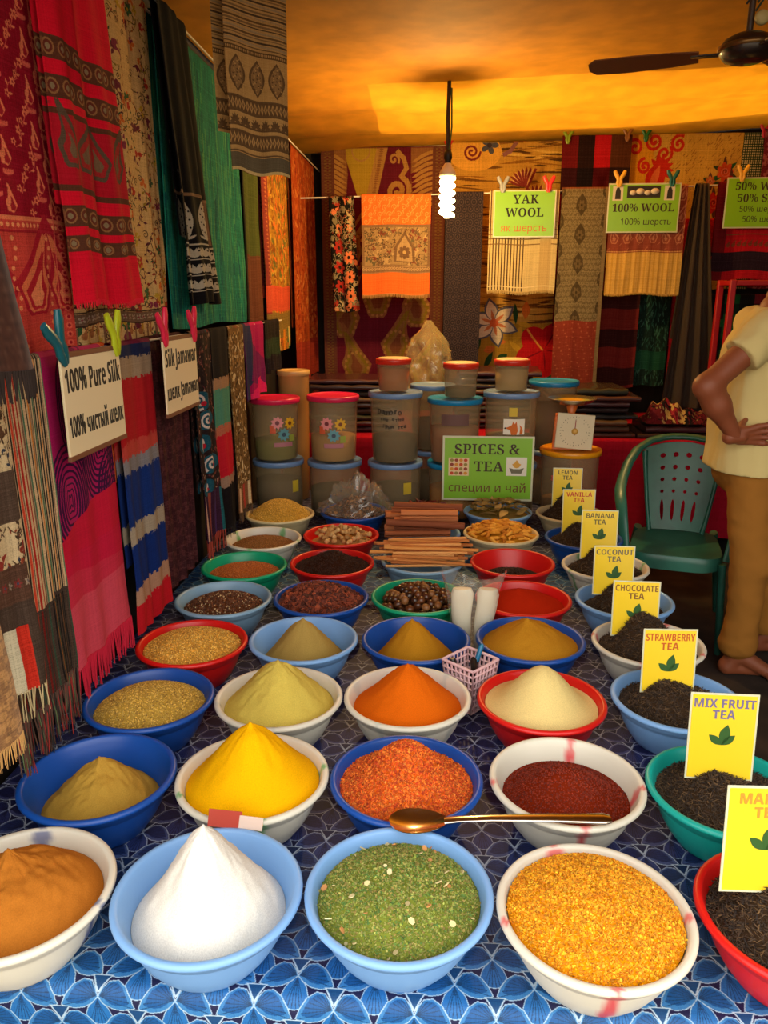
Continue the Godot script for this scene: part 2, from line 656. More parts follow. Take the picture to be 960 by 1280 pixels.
func spice_table() -> void:
	# a low trestle under the cloth
	var t := thing("trestle_table", "low wooden trestle table under the blue patterned cloth", "table", Vector3(-0.105, 0, -2.67))
	var wood := mat(col(105, 78, 52), 0.8)
	obj("tabletop", box_mesh(Vector3(1.77, 0.03, 3.36), Vector3(0, TOP - 0.021, 0)), wood, t)
	for sx in [-1, 1]:
		for sz in [-1, 0, 1]:
			obj("leg", box_mesh(Vector3(0.06, TOP - 0.036, 0.06), Vector3(sx * 0.82, (TOP - 0.036) / 2, sz * 1.6)), wood, t)
	# the cloth: top, rounded edge, hanging front and right side
	var st := st_new()
	var x0 := -1.0
	var x1 := 0.795
	var zf := -0.975
	var zb := -4.36
	var path := []   # (z, y, length) from the hem at the front over the edge to the back
	var len := 0.0
	var prev := Vector2(zf + 0.012, 0.06)
	var prof := [Vector2(zf + 0.014, 0.06), Vector2(zf + 0.010, 0.18), Vector2(zf + 0.008, 0.30), Vector2(zf + 0.006, 0.375), Vector2(zf, 0.390), Vector2(zf - 0.007, 0.397), Vector2(zf - 0.018, TOP)]
	for k in 40:
		prof.append(Vector2(lerpf(zf - 0.05, zb, k / 39.0), TOP))
	for q in prof:
		len += q.distance_to(prev)
		prev = q
		path.append([q.x, q.y, len])
	var across := []  # (x, dy, length)
	var la := 0.0
	var cols := 44
	for i in cols + 1:
		across.append([lerpf(x0, x1, float(i) / cols), 0.0])
	across.append([x1 + 0.007, -0.003])
	across.append([x1 + 0.012, -0.012])
	across.append([x1 + 0.016, -0.10])
	across.append([x1 + 0.02, -0.22])
	across.append([x1 + 0.026, -0.33])
	var grid := []
	var uvs := []
	for j in path.size():
		var row := []
		var ruv := []
		la = 0.0
		var before := Vector2(x0, 0)
		for i in across.size():
			var a := Vector2(across[i][0], across[i][1])
			la += a.distance_to(before)
			before = a
			var front: bool = path[j][1] < 0.37
			var y: float = path[j][1] + a.y
			var z: float = path[j][0]
			if path[j][1] < TOP - 0.0001 and a.y < -0.02:
				y = maxf(0.05, minf(path[j][1], TOP + a.y))
				z = path[j][0] + 0.004
			var w := 0.0
			if front:
				w = (TOP - path[j][1]) * 0.05 * (sin(a.x * 13) + 0.5 * sin(a.x * 29 + 1))
			else:
				y -= 0.0012 * absf(noise.get_noise_2d(a.x * 400, z * 400)) + 0.0004
			row.append(Vector3(a.x, maxf(y, 0.05), z + w))
			ruv.append(Vector2(la / 0.262, (path[j][2] - 0.30) / -1.99))
		grid.append(row)
		uvs.append(ruv)
	for j in path.size() - 1:
		for i in across.size() - 1:
			quad_uv(st, [grid[j][i], grid[j + 1][i], grid[j + 1][i + 1], grid[j][i + 1]], [uvs[j][i], uvs[j + 1][i], uvs[j + 1][i + 1], uvs[j][i + 1]])
	var cm := cloth_mat(cloth_pattern(), 0.0, 0.55)
	cm.metallic_specular = 0.45
	var c := obj("tablecloth", done(st), cm)
	tag(c, "blue tablecloth printed with white-lined fan petals under the spice bowls", "tablecloth")
	bowls()

# the inside of a bowl: radius at a height over its foot
func bowl_inside(y: float) -> float:
	var pts := [Vector2(0.006, 0.0915), Vector2(0.02, 0.104), Vector2(0.05, 0.1222), Vector2(0.085, 0.1358), Vector2(0.116, 0.1455)]
	for k in 4:
		if y <= pts[k + 1].x:
			return lerpf(pts[k].y, pts[k + 1].y, clampf((y - pts[k].x) / (pts[k + 1].x - pts[k].x), 0, 1))
	return 0.1455

const BOWL := [Vector2(0, 0.004), Vector2(0.0848, 0.004), Vector2(0.0877, 0), Vector2(0.0964, 0), Vector2(0.1003, 0.006), Vector2(0.1138, 0.024), Vector2(0.1292, 0.052), Vector2(0.1388, 0.08), Vector2(0.1422, 0.09), Vector2(0.1485, 0.0925), Vector2(0.1518, 0.104), Vector2(0.1542, 0.107), Vector2(0.1595, 0.108), Vector2(0.162, 0.111), Vector2(0.162, 0.115), Vector2(0.1595, 0.119), Vector2(0.1552, 0.1203), Vector2(0.1504, 0.1195), Vector2(0.1475, 0.116), Vector2(0.1446, 0.105), Vector2(0.1403, 0.096), Vector2(0.1369, 0.085), Vector2(0.1234, 0.05), Vector2(0.1051, 0.02), Vector2(0.0925, 0.008), Vector2(0, 0.0065)]

func bowl_mesh(streak: String) -> ArrayMesh:
	if meshes.has("bowl" + streak):
		return meshes["bowl" + streak]
	var st := st_new()
	if streak == "":
		lathe(st, BOWL, 72)
	else:
		var white := Color(0.74, 0.70, 0.58)
		var tone: Color = {"red": Color(0.72, 0.07, 0.08), "green": Color(0.10, 0.42, 0.12), "blue": Color(0.07, 0.10, 0.26), "grey": Color(0.42, 0.50, 0.48)}[streak]
		var spots := [[0.25, 0.17, 0.09], [1.75, 0.13, 0.14], [3.1, 0.16, 0.11], [4.6, 0.15, 0.16]]
		var tint := []
		for j in BOWL.size():
			var row := []
			for i in 144:
				var a := TAU * i / 144
				var k := 0.0
				for s in spots:
					var d := absf(wrapf(a - s[0], -PI, PI))
					var band: float = 0.06 if j > 11 and j < 18 else s[2]
					k = maxf(k, 1.0 - smoothstep(band * 0.3, band, d + 0.03 * sin(j * 1.7 + s[0] * 5)))
				k *= 0.95 if BOWL[j].y < 0.09 else 0.8
				if streak == "grey":
					k *= 0.55
				row.append(white.lerp(tone, k))
			tint.append(row)
		lathe(st, BOWL, 144, Transform3D.IDENTITY, tint)
	meshes["bowl" + streak] = done(st)
	return meshes["bowl" + streak]

var bowl_tones := {}

func bowl(x: float, z: float, tone: String, label: String, turn := 0.0, tilt := Vector2.ZERO) -> MeshInstance3D:
	if bowl_tones.is_empty():
		bowl_tones = {
			"lightblue": col(128, 176, 232), "paleblue": col(132, 168, 196), "blue": col(20, 76, 164), "red": col(214, 24, 20), "green": col(10, 158, 112),
			"turquoise": col(22, 172, 160), "cream": col(214, 196, 150)}
	var streak: String = {"white_red": "red", "white_green": "green", "white_blue": "blue", "white": "grey"}.get(tone, "")
	if not M.has("bowl_" + tone):
		var m := plastic(Color.WHITE if streak != "" else bowl_tones[tone], 0.38)
		m.vertex_color_use_as_albedo = streak != ""
		M["bowl_" + tone] = m
	var o := obj("spice_bowl", bowl_mesh(streak), M["bowl_" + tone])
	o.position = Vector3(x, TOP, z)
	o.rotation = Vector3(tilt.x, turn, tilt.y)
	tag(o, label, "bowl")
	return o

# a heap in a bowl: edge = height over the bowl's foot where it meets the wall, peak = height over the rim
func heap(called: String, x: float, z: float, edge: float, peak: float, m: Material, label: String, opt := {}) -> MeshInstance3D:
	var re := bowl_inside(edge) + 0.0005
	var px: float = opt.get("px", 0.0)
	var pz: float = opt.get("pz", 0.0)
	var shape: String = opt.get("shape", "cone")
	var rough: float = opt.get("rough", 0.003)
	var round_: float = opt.get("round", 0.06)
	var sd: float = opt.get("seed", x * 31 + z * 17)
	var ht := RIM - TOP + peak - edge
	var rings := 36
	var seg := 80
	var rows := []
	for j in rings + 1:
		var row := []
		var f := float(j) / rings
		for k in seg:
			var a := TAU * k / seg
			var v := Vector2(cos(a), sin(a))
			var q := Vector2(px, pz) * (1 - f) + v * re * f
			var t := 1.0 - f
			var y := 0.0
			match shape:
				"cone":
					var tt := t + (0.06 * noise.get_noise_3d(cos(a) * 60 + sd * 9, sin(a) * 60, f * 70) + 0.02 * noise.get_noise_3d(cos(a) * 180 + sd, sin(a) * 180, f * 160)) * sin(PI * f)
					y = tt - round_ * exp(-f * f / (round_ * round_ * 2)) * 0.9
					y = y * (0.90 + 0.10 * tt)
				"dome":
					y = 1 - f * f
				"flat":
					y = 1 - f * f * f * f
				"hill":
					y = 0.5 + 0.5 * cos(PI * f)
			var n := noise.get_noise_2d((x + q.x) * 1500 + sd, (z + q.y) * 1500) * 0.55 + noise.get_noise_2d((x + q.x) * 4800, (z + q.y) * 4800 + sd) * 0.45
			var slump := noise.get_noise_2d((x + q.x) * 260 + sd * 3, (z + q.y) * 260)
			row.append(Vector3(q.x, edge + y * ht + (n * rough + slump * rough * 1.6) * minf(1.0, t * 6), q.y))
		rows.append(row)
	var st := st_new()
	st.set_smooth_group(0)
	for j in rings:
		for k in seg:
			var k1 := (k + 1) % seg
			if j > 0:
				for v in [rows[j][k], rows[j][k1], rows[j + 1][k1]]:
					st.add_vertex(v)
			for v in [rows[j][k], rows[j + 1][k1], rows[j + 1][k]]:
				st.add_vertex(v)
	var o := obj(called, done(st), m)
	o.position = Vector3(x, TOP, z)
	tag(o, label, opt.get("category", "spice"), "", "stuff")
	o.set_meta("rows", rows)
	return o

# loose grains over a heap: many small pieces, one object
func grains(o: MeshInstance3D, called: String, count: int, piece: Mesh, m: Material, tones: Array, size: Vector2, opt := {}) -> void:
	var rows: Array = o.get_meta("rows")
	var mm := MultiMesh.new()
	mm.transform_format = MultiMesh.TRANSFORM_3D
	mm.use_colors = true
	mm.mesh = piece
	mm.instance_count = count
	var r := RandomNumberGenerator.new()
	r.seed = int(count + o.position.x * 1000 + 5000)
	var lay: float = opt.get("lay", 0.6)
	var sink: float = opt.get("sink", 0.3)
	for i in count:
		var f: float = sqrt(r.randf()) * 0.985 * (rows.size() - 1)
		var k: int = r.randi() % rows[0].size()
		var j := mini(int(f), rows.size() - 2)
		var p: Vector3 = rows[j][k].lerp(rows[j + 1][(k + 1) % rows[0].size()], r.randf())
		var s := r.randf_range(size.x, size.y)
		var b := Basis.from_euler(Vector3(r.randf_range(-lay, lay), r.randf() * TAU, r.randf_range(-lay, lay))) * Basis.from_scale(Vector3.ONE * s)
		mm.set_instance_transform(i, Transform3D(b, p + Vector3(0, s * (0.5 - sink), 0)))
		var c: Color = tones[r.randi() % tones.size()]
		mm.set_instance_color(i, shade(c, r.randf_range(0.8, 1.15)).srgb_to_linear())
	var g := MultiMeshInstance3D.new()
	g.multimesh = mm
	g.material_override = m
	g.name = called
	g.set_meta("kind", "stuff")
	o.add_child(g, true)

func grain_mat(rough := 0.85) -> StandardMaterial3D:
	var m := mat(Color.WHITE, rough)
	m.vertex_color_use_as_albedo = true
	return m

# unit pieces, about 1 across
func seed_mesh(stretch := 1.0, flat := 1.0) -> ArrayMesh:
	var key := "seed%.2f_%.2f" % [stretch, flat]
	if not meshes.has(key):
		meshes[key] = lathe_mesh([Vector2(0, -0.5 * flat), Vector2(0.36, -0.32 * flat), Vector2(0.5, 0), Vector2(0.36, 0.32 * flat), Vector2(0, 0.5 * flat)], 6, Transform3D(Basis.from_scale(Vector3(stretch, 1, 1)), Vector3.ZERO))
	return meshes[key]

func flake_mesh() -> ArrayMesh:
	if not meshes.has("flake"):
		var st := st_new()
		var p := PackedVector2Array([Vector2(-0.5, -0.2), Vector2(-0.1, -0.42), Vector2(0.45, -0.3), Vector2(0.5, 0.15), Vector2(0.05, 0.4), Vector2(-0.4, 0.25)])
		plate(st, p, 0.16, Transform3D(Basis(Vector3.RIGHT, -PI / 2), Vector3.ZERO))
		meshes["flake"] = done(st)
	return meshes["flake"]

func curl_mesh() -> ArrayMesh:
	if not meshes.has("curl"):
		meshes["curl"] = tube_mesh([Vector3(-0.5, 0, 0), Vector3(-0.2, 0.06, 0.05), Vector3(0.15, 0.03, -0.04), Vector3(0.5, 0.1, 0.03)], [0.03, 0.085, 0.08, 0.02], 5, 0.6)
	return meshes["curl"]

func bowls() -> void:
	var grain := grain_mat()
	var xA := [-0.704, -0.704, -0.714, -0.706, -0.706, -0.716, -0.720, -0.724]
	var xB := [-0.376, -0.376, -0.387, -0.382, -0.378, -0.388, -0.396, -0.380]
	var xC := [-0.049, -0.049, -0.060, -0.048, -0.049, -0.042, -0.048, -0.042]
	var xD := [0.278, 0.289, 0.279, 0.292, 0.305, 0.302, 0.288, 0.300]
	var xE := [0.612, 0.616, 0.622, 0.636, 0.643, 0.650, 0.632, 0.640]
	var h: MeshInstance3D
	# --- first column, along the shawls
	bowl(xA[0], -1.052, "white_blue", "white plastic bowl with dark blue streaks holding brown powder", 0.1)
	heap("powder_heap", xA[0], -1.052, 0.088, 0.105, powder_mat(col(190, 116, 40)), "cinnamon brown powder heaped in a white bowl with blue streaks", {"px": -0.02, "pz": -0.02, "rough": 0.009, "round": 0.3})
	bowl(xA[1], -1.380, "blue", "deep blue bowl holding sand-coloured powder beside the hanging fringes")
	heap("powder_heap", xA[1], -1.380, 0.048, 0.04, powder_mat(col(192, 150, 62), 0.2), "sandy tan powder in a lopsided pile in a deep blue bowl", {"px": -0.012, "pz": -0.035, "rough": 0.009, "round": 0.22})
	bowl(xA[2], -1.708, "blue", "deep blue bowl holding golden fennel-like seeds")
	h = heap("seed_heap", xA[2], -1.708, 0.088, 0.018, powder_mat(col(196, 158, 66), 0.2), "golden brown cumin-like seeds in a deep blue bowl", {"shape": "dome"})
	grains(h, "seeds", 6500, seed_mesh(2.2), grain, [col(210, 172, 70), col(190, 150, 56), col(224, 188, 94), col(160, 122, 46)], Vector2(0.0020, 0.0030))
	bowl(xA[3], -2.036, "red", "red bowl brimming with round golden coriander seeds")
	h = heap("seed_heap", xA[3], -2.036, 0.100, 0.022, powder_mat(col(214, 162, 64), 0.2), "round golden coriander seeds in a red bowl", {"shape": "dome"})
	grains(h, "seeds", 6000, seed_mesh(), grain, [col(228, 176, 68), col(208, 152, 52), col(236, 194, 96), col(184, 128, 44)], Vector2(0.0034, 0.0046))
	bowl(xA[4], -2.380, "paleblue", "dull pale blue bowl holding speckled brown peppercorn mix")
	h = heap("spice_heap", xA[4], -2.380, 0.082, 0.004, powder_mat(col(96, 54, 28), 0.2), "dark brown peppercorn mix with white specks in a pale blue bowl", {"shape": "dome"})
	grains(h, "peppercorns", 2600, seed_mesh(), grain, [col(84, 46, 24), col(104, 58, 30), col(70, 36, 20), col(128, 72, 36), col(92, 50, 26), col(110, 62, 32), col(78, 42, 24), col(96, 54, 28), col(120, 68, 36), col(196, 172, 130)], Vector2(0.0045, 0.0065))
	bowl(xA[5], -2.710, "green", "sea green bowl holding fine orange-brown seeds")
	h = heap("seed_heap", xA[5], -2.710, 0.082, -0.008, powder_mat(col(184, 100, 42), 0.2), "fine orange-brown seeds in a sea green bowl", {"shape": "dome"})
	grains(h, "seeds", 5000, seed_mesh(1.4), grain, [col(186, 100, 40), col(160, 80, 30), col(200, 120, 54)], Vector2(0.0022, 0.0032))
	bowl(xA[6], -3.050, "white_green", "cream bowl with a green streak holding fine brown seeds", 2.9)
	h = heap("seed_heap", xA[6], -3.050, 0.082, -0.004, powder_mat(col(148, 100, 50), 0.2), "fine brown seeds in a cream bowl with a green streak", {"shape": "dome"})
	grains(h, "seeds", 4000, seed_mesh(1.4), grain, [col(150, 100, 50), col(126, 82, 38), col(168, 116, 62)], Vector2(0.0022, 0.0032))
	bowl(xA[7], -3.430, "cream", "cream bowl heaped with golden seeds before the stacked tubs")
	h = heap("seed_heap", xA[7], -3.430, 0.108, 0.062, powder_mat(col(204, 158, 60), 0.2), "golden mustard-like seeds in a tall dome in a cream bowl", {"shape": "dome"})
	grains(h, "seeds", 5000, seed_mesh(), grain, [col(206, 160, 60), col(184, 138, 44), col(220, 178, 80)], Vector2(0.0034, 0.0046))
	# --- second column
	bowl(xB[0], -1.072, "lightblue", "light blue bowl holding a sharp cone of white powder")
	heap("powder_heap", xB[0], -1.072, 0.070, 0.148, powder_mat(col(240, 236, 226), 0.08), "white powder piled into a sharp cone in a light blue bowl", {"rough": 0.006, "round": 0.09})
	bowl(xB[1], -1.402, "white_green", "white bowl with green streaks holding bright yellow powder", 0.5)
	heap("powder_heap", xB[1], -1.402, 0.100, 0.142, powder_mat(col(252, 186, 6), 0.06), "bright yellow turmeric powder in a tall cone in a white bowl", {"rough": 0.003, "round": 0.13})
	bowl(xB[2], -1.738, "white", "off-white bowl holding a pale greenish yellow powder cone", 0.3)
	heap("powder_heap", xB[2], -1.738, 0.092, 0.118, powder_mat(col(216, 192, 88), 0.16), "pale greenish yellow powder cone in an off-white bowl", {"rough": 0.008, "round": 0.14})
	bowl(xB[3], -2.082, "lightblue", "light blue bowl holding a smooth khaki powder cone")
	heap("powder_heap", xB[3], -2.082, 0.052, 0.084, powder_mat(col(178, 148, 78), 0.08), "smooth khaki powder cone in a light blue bowl", {"rough": 0.0022, "round": 0.14})
	bowl(xB[4], -2.412, "blue", "deep blue bowl holding reddish dried flower pieces")
	h = heap("flower_heap", xB[4], -2.412, 0.098, 0.03, powder_mat(col(116, 50, 30), 0.3), "reddish brown dried flower pieces in a deep blue bowl", {"shape": "dome", "rough": 0.008})
	grains(h, "pieces", 1300, flake_mesh(), grain, [col(128, 54, 30), col(100, 42, 26), col(150, 70, 40), col(84, 36, 24)], Vector2(0.010, 0.022), {"lay": 1.3})
	bowl(xB[5], -2.765, "red", "red bowl heaped with dark cloves")
	h = heap("clove_heap", xB[5], -2.765, 0.100, 0.042, powder_mat(col(58, 31, 19), 0.3), "dark brown cloves heaped in a red bowl", {"shape": "hill", "rough": 0.006})
	grains(h, "cloves", 2600, curl_mesh(), grain, [col(58, 30, 18), col(44, 24, 16), col(78, 42, 24)], Vector2(0.009, 0.014), {"lay": 1.2})
	bowl(xB[6], -3.122, "red", "red bowl holding pale knobbly ginger pieces")
	bowl(xB[7], -3.500, "blue", "deep blue bowl under the clear plastic bag")
	# --- third column
	bowl(xC[0], -1.095, "lightblue", "light blue bowl holding green dried herb mix")
	h = heap("herb_heap", xC[0], -1.095, 0.096, 0.030, powder_mat(col(126, 136, 52), 0.3), "coarse green dried herb mix in a light blue bowl", {"shape": "dome", "rough": 0.004})
	grains(h, "herb_flakes", 9000, flake_mesh(), grain, [col(134, 146, 56), col(152, 160, 76), col(112, 132, 50), col(166, 160, 86), col(90, 128, 58), col(156, 136, 70)], Vector2(0.0026, 0.0052), {"lay": 1.2})
	grains(h, "onion_flakes", 34, flake_mesh(), grain, [col(214, 196, 140), col(226, 212, 160), col(200, 140, 80)], Vector2(0.006, 0.013), {"lay": 0.9, "sink": 0.1})
	bowl(xC[1], -1.417, "blue", "deep blue bowl heaped with orange-red flakes under the spoon")
	h = heap("flake_heap", xC[1], -1.417, 0.098, 0.078, powder_mat(col(212, 94, 24), 0.4), "coarse orange-red dried tomato flakes in a deep blue bowl", {"shape": "hill", "rough": 0.006})
	grains(h, "flakes", 11000, flake_mesh(), grain, [col(224, 106, 22), col(208, 82, 16), col(232, 130, 42), col(188, 62, 14)], Vector2(0.0036, 0.0070), {"lay": 1.3})
	bowl(xC[2], -1.762, "white", "off-white bowl holding a smooth orange powder cone", 1.1)
	heap("powder_heap", xC[2], -1.762, 0.088, 0.104, powder_mat(col(226, 104, 14), 0.05), "smooth bright orange powder cone in an off-white bowl", {"rough": 0.0022, "round": 0.12})
	bowl(xC[3], -2.105, "blue", "deep blue bowl holding an ochre powder cone beside the basket")
	heap("powder_heap", xC[3], -2.105, 0.050, 0.078, powder_mat(col(190, 130, 30), 0.1), "ochre curry powder cone in a deep blue bowl beside the basket", {"px": -0.012, "rough": 0.003, "round": 0.12})
	bowl(xC[4], -2.445, "green", "sea green bowl piled with nutmegs")
	bowl(xC[5], -2.820, "paleblue", "pale blue bowl under the thin cinnamon quills")
	bowl(xC[6], -3.180, "lightblue", "light blue bowl under the thick cassia bark")
	bowl(xC[7], -3.520, "blue", "deep blue bowl holding dark red dried chillies")
	# --- fourth column
	bowl(xD[0], -1.072, "white_red", "white bowl with red streaks brimming with yellow pilau mix", 0.2)
	h = heap("pilau_heap", xD[0], -1.072, 0.108, 0.036, powder_mat(col(232, 152, 10), 0.3), "coarse golden yellow pilau mix in a white bowl with red streaks", {"shape": "dome", "rough": 0.005})
	grains(h, "pieces", 11000, flake_mesh(), grain, [col(244, 168, 12), col(230, 150, 8), col(248, 186, 44), col(212, 130, 10)], Vector2(0.0030, 0.0060), {"lay": 1.2})
	bowl(xD[1], -1.432, "white_red", "white bowl with red streaks holding dark red ground sumac", 1.6)
	h = heap("sumac_heap", xD[1], -1.432, 0.074, 0.022, powder_mat(col(124, 37, 13), 0.3), "dark red ground sumac in a white bowl with red streaks", {"shape": "hill", "rough": 0.005})
	grains(h, "coarse_grains", 5000, seed_mesh(1.3), grain, [col(128, 36, 12), col(100, 26, 10), col(146, 50, 20)], Vector2(0.0018, 0.0032), {"lay": 1.2})
	bowl(xD[2], -1.768, "red", "red bowl holding pale cream powder")
	heap("powder_heap", xD[2], -1.768, 0.100, 0.086, powder_mat(col(240, 214, 140), 0.06), "pale cream powder mound in a red bowl", {"shape": "hill", "rough": 0.003})
	bowl(xD[3], -2.128, "blue", "deep blue bowl heaped wide with golden ochre powder")
	heap("powder_heap", xD[3], -2.128, 0.098, 0.098, powder_mat(col(194, 134, 34), 0.12), "golden ochre powder in a wide mound in a deep blue bowl", {"px": -0.012, "rough": 0.004, "round": 0.28})
	bowl(xD[4], -2.450, "red", "red bowl holding brick red paprika powder")
	heap("powder_heap", xD[4], -2.450, 0.090, 0.050, powder_mat(col(184, 40, 12), 0.05), "smooth brick red paprika mound in a red bowl", {"px": -0.02, "rough": 0.003, "round": 0.3})
	bowl(xD[5], -2.815, "red", "red bowl with a little black pepper at its bottom")
	h = heap("pepper_heap", xD[5], -2.815, 0.048, -0.046, powder_mat(col(44, 26, 17), 0.3), "black peppercorns lying low in a red bowl", {"shape": "dome"})
	grains(h, "peppercorns", 2200, seed_mesh(), grain, [col(42, 24, 16), col(60, 34, 22), col(30, 18, 12)], Vector2(0.004, 0.006))
	bowl(xD[6], -3.190, "cream", "cream bowl piled with dried turmeric roots")
	bowl(xD[7], -3.545, "lightblue", "light blue bowl holding dry bay leaves before the green sign")
	# --- fifth column: teas
	var tones := ["red", "turquoise", "lightblue", "white_red", "lightblue", "white_green", "blue", "cream"]
	var says := ["red", "turquoise", "light blue", "white red-streaked", "light blue", "cream green-streaked", "deep blue", "cream"]
	var tea := ["mango", "mix fruit", "strawberry", "chocolate", "coconut", "banana", "vanilla", "lemon"]
	var zE := [-1.085, -1.422, -1.796, -2.128, -2.460, -2.800, -3.150, -3.530]
	var pk := [0.046, 0.034, 0.040, 0.080, 0.048, 0.070, 0.055, 0.085]
	var tm := powder_mat(col(66, 48, 33), 0.5)
	for k in 8:
		bowl(xE[k], zE[k], tones[k], "%s plastic bowl holding the %s tea" % [says[k], tea[k]], [0.0, 0.0, 0.0, 1.2, 0.0, 0.4, 0.0, 0.0][k])
		h = heap("tea_heap", xE[k], zE[k], 0.092 if k != 4 else 0.075, pk[k], tm, "dark curled tea leaves behind which the %s tea card stands" % tea[k], {"shape": "hill", "rough": 0.007, "px": -0.03 if k != 3 else -0.02, "pz": 0.0, "category": "tea"})
		grains(h, "tea_leaves", 4200 if k < 4 else 2600, curl_mesh(), grain, [col(58, 42, 30), col(44, 32, 24), col(76, 56, 38), col(64, 48, 32), col(104, 78, 48)], Vector2(0.008, 0.017), {"lay": 0.9})

# ------------------------------------------------------------------ hanging cloth

# A cloth thrown over a line at o: w_top and w_bot wide, front hanging h down, back hanging back_h; right and out span its plane.
# Returns [mesh, points along the front hem].
func cloth(o: Vector3, right: Vector3, out: Vector3, w_top: float, w_bot: float, h: float, opt := {}) -> Array:
	var folds: float = opt.get("folds", 3.0)
	var amp: float = opt.get("amp", 0.012)
	var shift: float = opt.get("shift", 0.0)       # the hem moved along right
	var gap: float = opt.get("gap", 0.022)
	var back_h: float = opt.get("back", h * 0.75)
	var thick: float = opt.get("thick", 0.004)
	var slope: float = opt.get("slope", 0.0)       # the hem lower at the far side
	var gather: float = opt.get("gather", 0.0)     # deep pleats running in from the top
	var sd: float = opt.get("seed", o.z * 37.0 + o.x * 11.0 + o.y * 5)
	var nu: int = opt.get("nu", clampi(int(w_bot * 90), 14, 64))
	var nv: int = opt.get("nv", clampi(int(h * 26), 12, 34))
	var rows := []
	var uvs := []
	# profile: back hem up to the line, over it, down the front
	var steps := []
	var nb := 7
	for k in nb:
		steps.append([-gap, -back_h * (1 - float(k) / nb), -1.0])
	for k in 5:
		var a := PI * (1 - k / 4.0)
		steps.append([-gap / 2 + cos(a) * gap / 2, sin(a) * gap / 2, 0.0])
	for k in range(1, nv + 1):
		steps.append([0.0, -h * k / nv, float(k) / nv])
	for s in steps:
		var row := []
		var ruv := []
		var v: float = s[2]
		var t: float = v if v > 0 else (minf(1.0, -s[1] / h) if s[0] < -gap * 0.9 else 0.0)
		for i in nu + 1:
			var u := float(i) / nu
			var w := lerpf(w_top, w_bot, t)
			var fold := sin(TAU * folds * u + sd + 0.7 * sin(t * 3 + sd)) * 0.7 + 0.45 * sin(TAU * folds * 2.3 * u + sd * 2)
			var d := amp * (0.25 + 0.75 * t) * fold
			d += 0.010 * t * noise.get_noise_2d(u * 700 * w_bot + sd * 7, t * 160)
			if gather > 0:
				d += gather * sin(TAU * folds * u + sd) * (0.5 + 0.5 * t)
			if v < 0:
				d = minf(d * 0.5, 0.004)
			var yy: float = s[1]
			if v > 0:
				yy -= slope * (u - 0.5) * t
				yy += 0.006 * t * sin(u * 9 + sd)
			var p: Vector3 = o + right * ((u - 0.5) * w + shift * t) + Vector3.UP * yy + out * (s[0] + d)
			row.append(p)
			ruv.append(Vector2(u, maxf(v, 0.0) if v >= 0 else clampf(-s[1] / h, 0, 1)))
		rows.append(row)
		uvs.append(ruv)
	var st := st_new()
	var off := out * -thick
	var last := rows.size() - 1
	for j in last:
		for i in nu:
			var p := [rows[j][i], rows[j + 1][i], rows[j + 1][i + 1], rows[j][i + 1]]
			var q := [uvs[j][i], uvs[j + 1][i], uvs[j + 1][i + 1], uvs[j][i + 1]]
			p.reverse()
			q.reverse()
			quad_uv(st, p, q, 0)
	# the thickness of the front panel and its edges
	for j in range(nb + 5, last):
		for i in nu:
			quad_uv(st, [rows[j][i] + off, rows[j + 1][i] + off, rows[j + 1][i + 1] + off, rows[j][i + 1] + off], [uvs[j][i], uvs[j + 1][i], uvs[j + 1][i + 1], uvs[j][i + 1]], 1)
		for e in [0, nu]:
			quad_uv(st, [rows[j][e], rows[j + 1][e], rows[j + 1][e] + off, rows[j][e] + off], [uvs[j][e], uvs[j + 1][e], uvs[j + 1][e], uvs[j][e]], 2 + e)
	for i in nu:
		quad_uv(st, [rows[last][i], rows[last][i + 1], rows[last][i + 1] + off, rows[last][i] + off], [uvs[last][i], uvs[last][i + 1], uvs[last][i + 1], uvs[last][i]], 300)
	return [done(st), rows[last]]

# tassels along a hem
func fringe(hem: Array, length: float, count: int, m: Material, parent: Node, r := 0.0016, sway := 0.25) -> void:
	var st := st_new()
	for k in count:
		var f := (k + 0.5) / count * (hem.size() - 1)
		var i := mini(int(f), hem.size() - 2)
		var p: Vector3 = hem[i].lerp(hem[i + 1], f - i)
		var along: Vector3 = (hem[i + 1] - hem[i]).normalized()
		var l := length * rng.randf_range(0.75, 1.08)
		var d := Vector3(rng.randf_range(-sway, sway) * 0.4, 0, 0) + along * rng.randf_range(-sway, sway)
		var pts := [p + Vector3(0, 0.004, 0), p + Vector3(0, -l * 0.45, 0) + d * l * 0.3, p + Vector3(0, -l, 0) + d * l * rng.randf_range(0.2, 0.8)]
		tube(st, pts, [r, r * 0.9, r * 0.6], 4)
	var o := obj("fringe", done(st), m, parent)
	o.set_meta("kind", "stuff")

func shawl(called: String, label: String, m: Material, o: Vector3, right: Vector3, out: Vector3, wt: float, wb: float, h: float, opt := {}) -> Node3D:
	var made := cloth(Vector3.ZERO, right, out, wt, wb, h, {"seed": o.z * 37.0 + o.x * 11.0 + o.y * 5}.merged(opt, true))
	var t := thing(called, label, opt.get("category", "shawl"), o, 0.0, opt.get("group", ""))
	obj("drape", made[0], m, t)
	if opt.has("fringe"):
		var f: Array = opt.fringe   # [length, count, colour, radius]
		fringe(made[1], f[0], f[1], mat(f[2], 0.95), t, f[3] if f.size() > 3 else 0.0016)
	for f in opt.get("fringe_more", []):
		fringe(made[1], f[0], f[1], mat(f[2], 0.95), t, f[3])
	return t

# ------------------------------------------------------------------ patterns of the left row

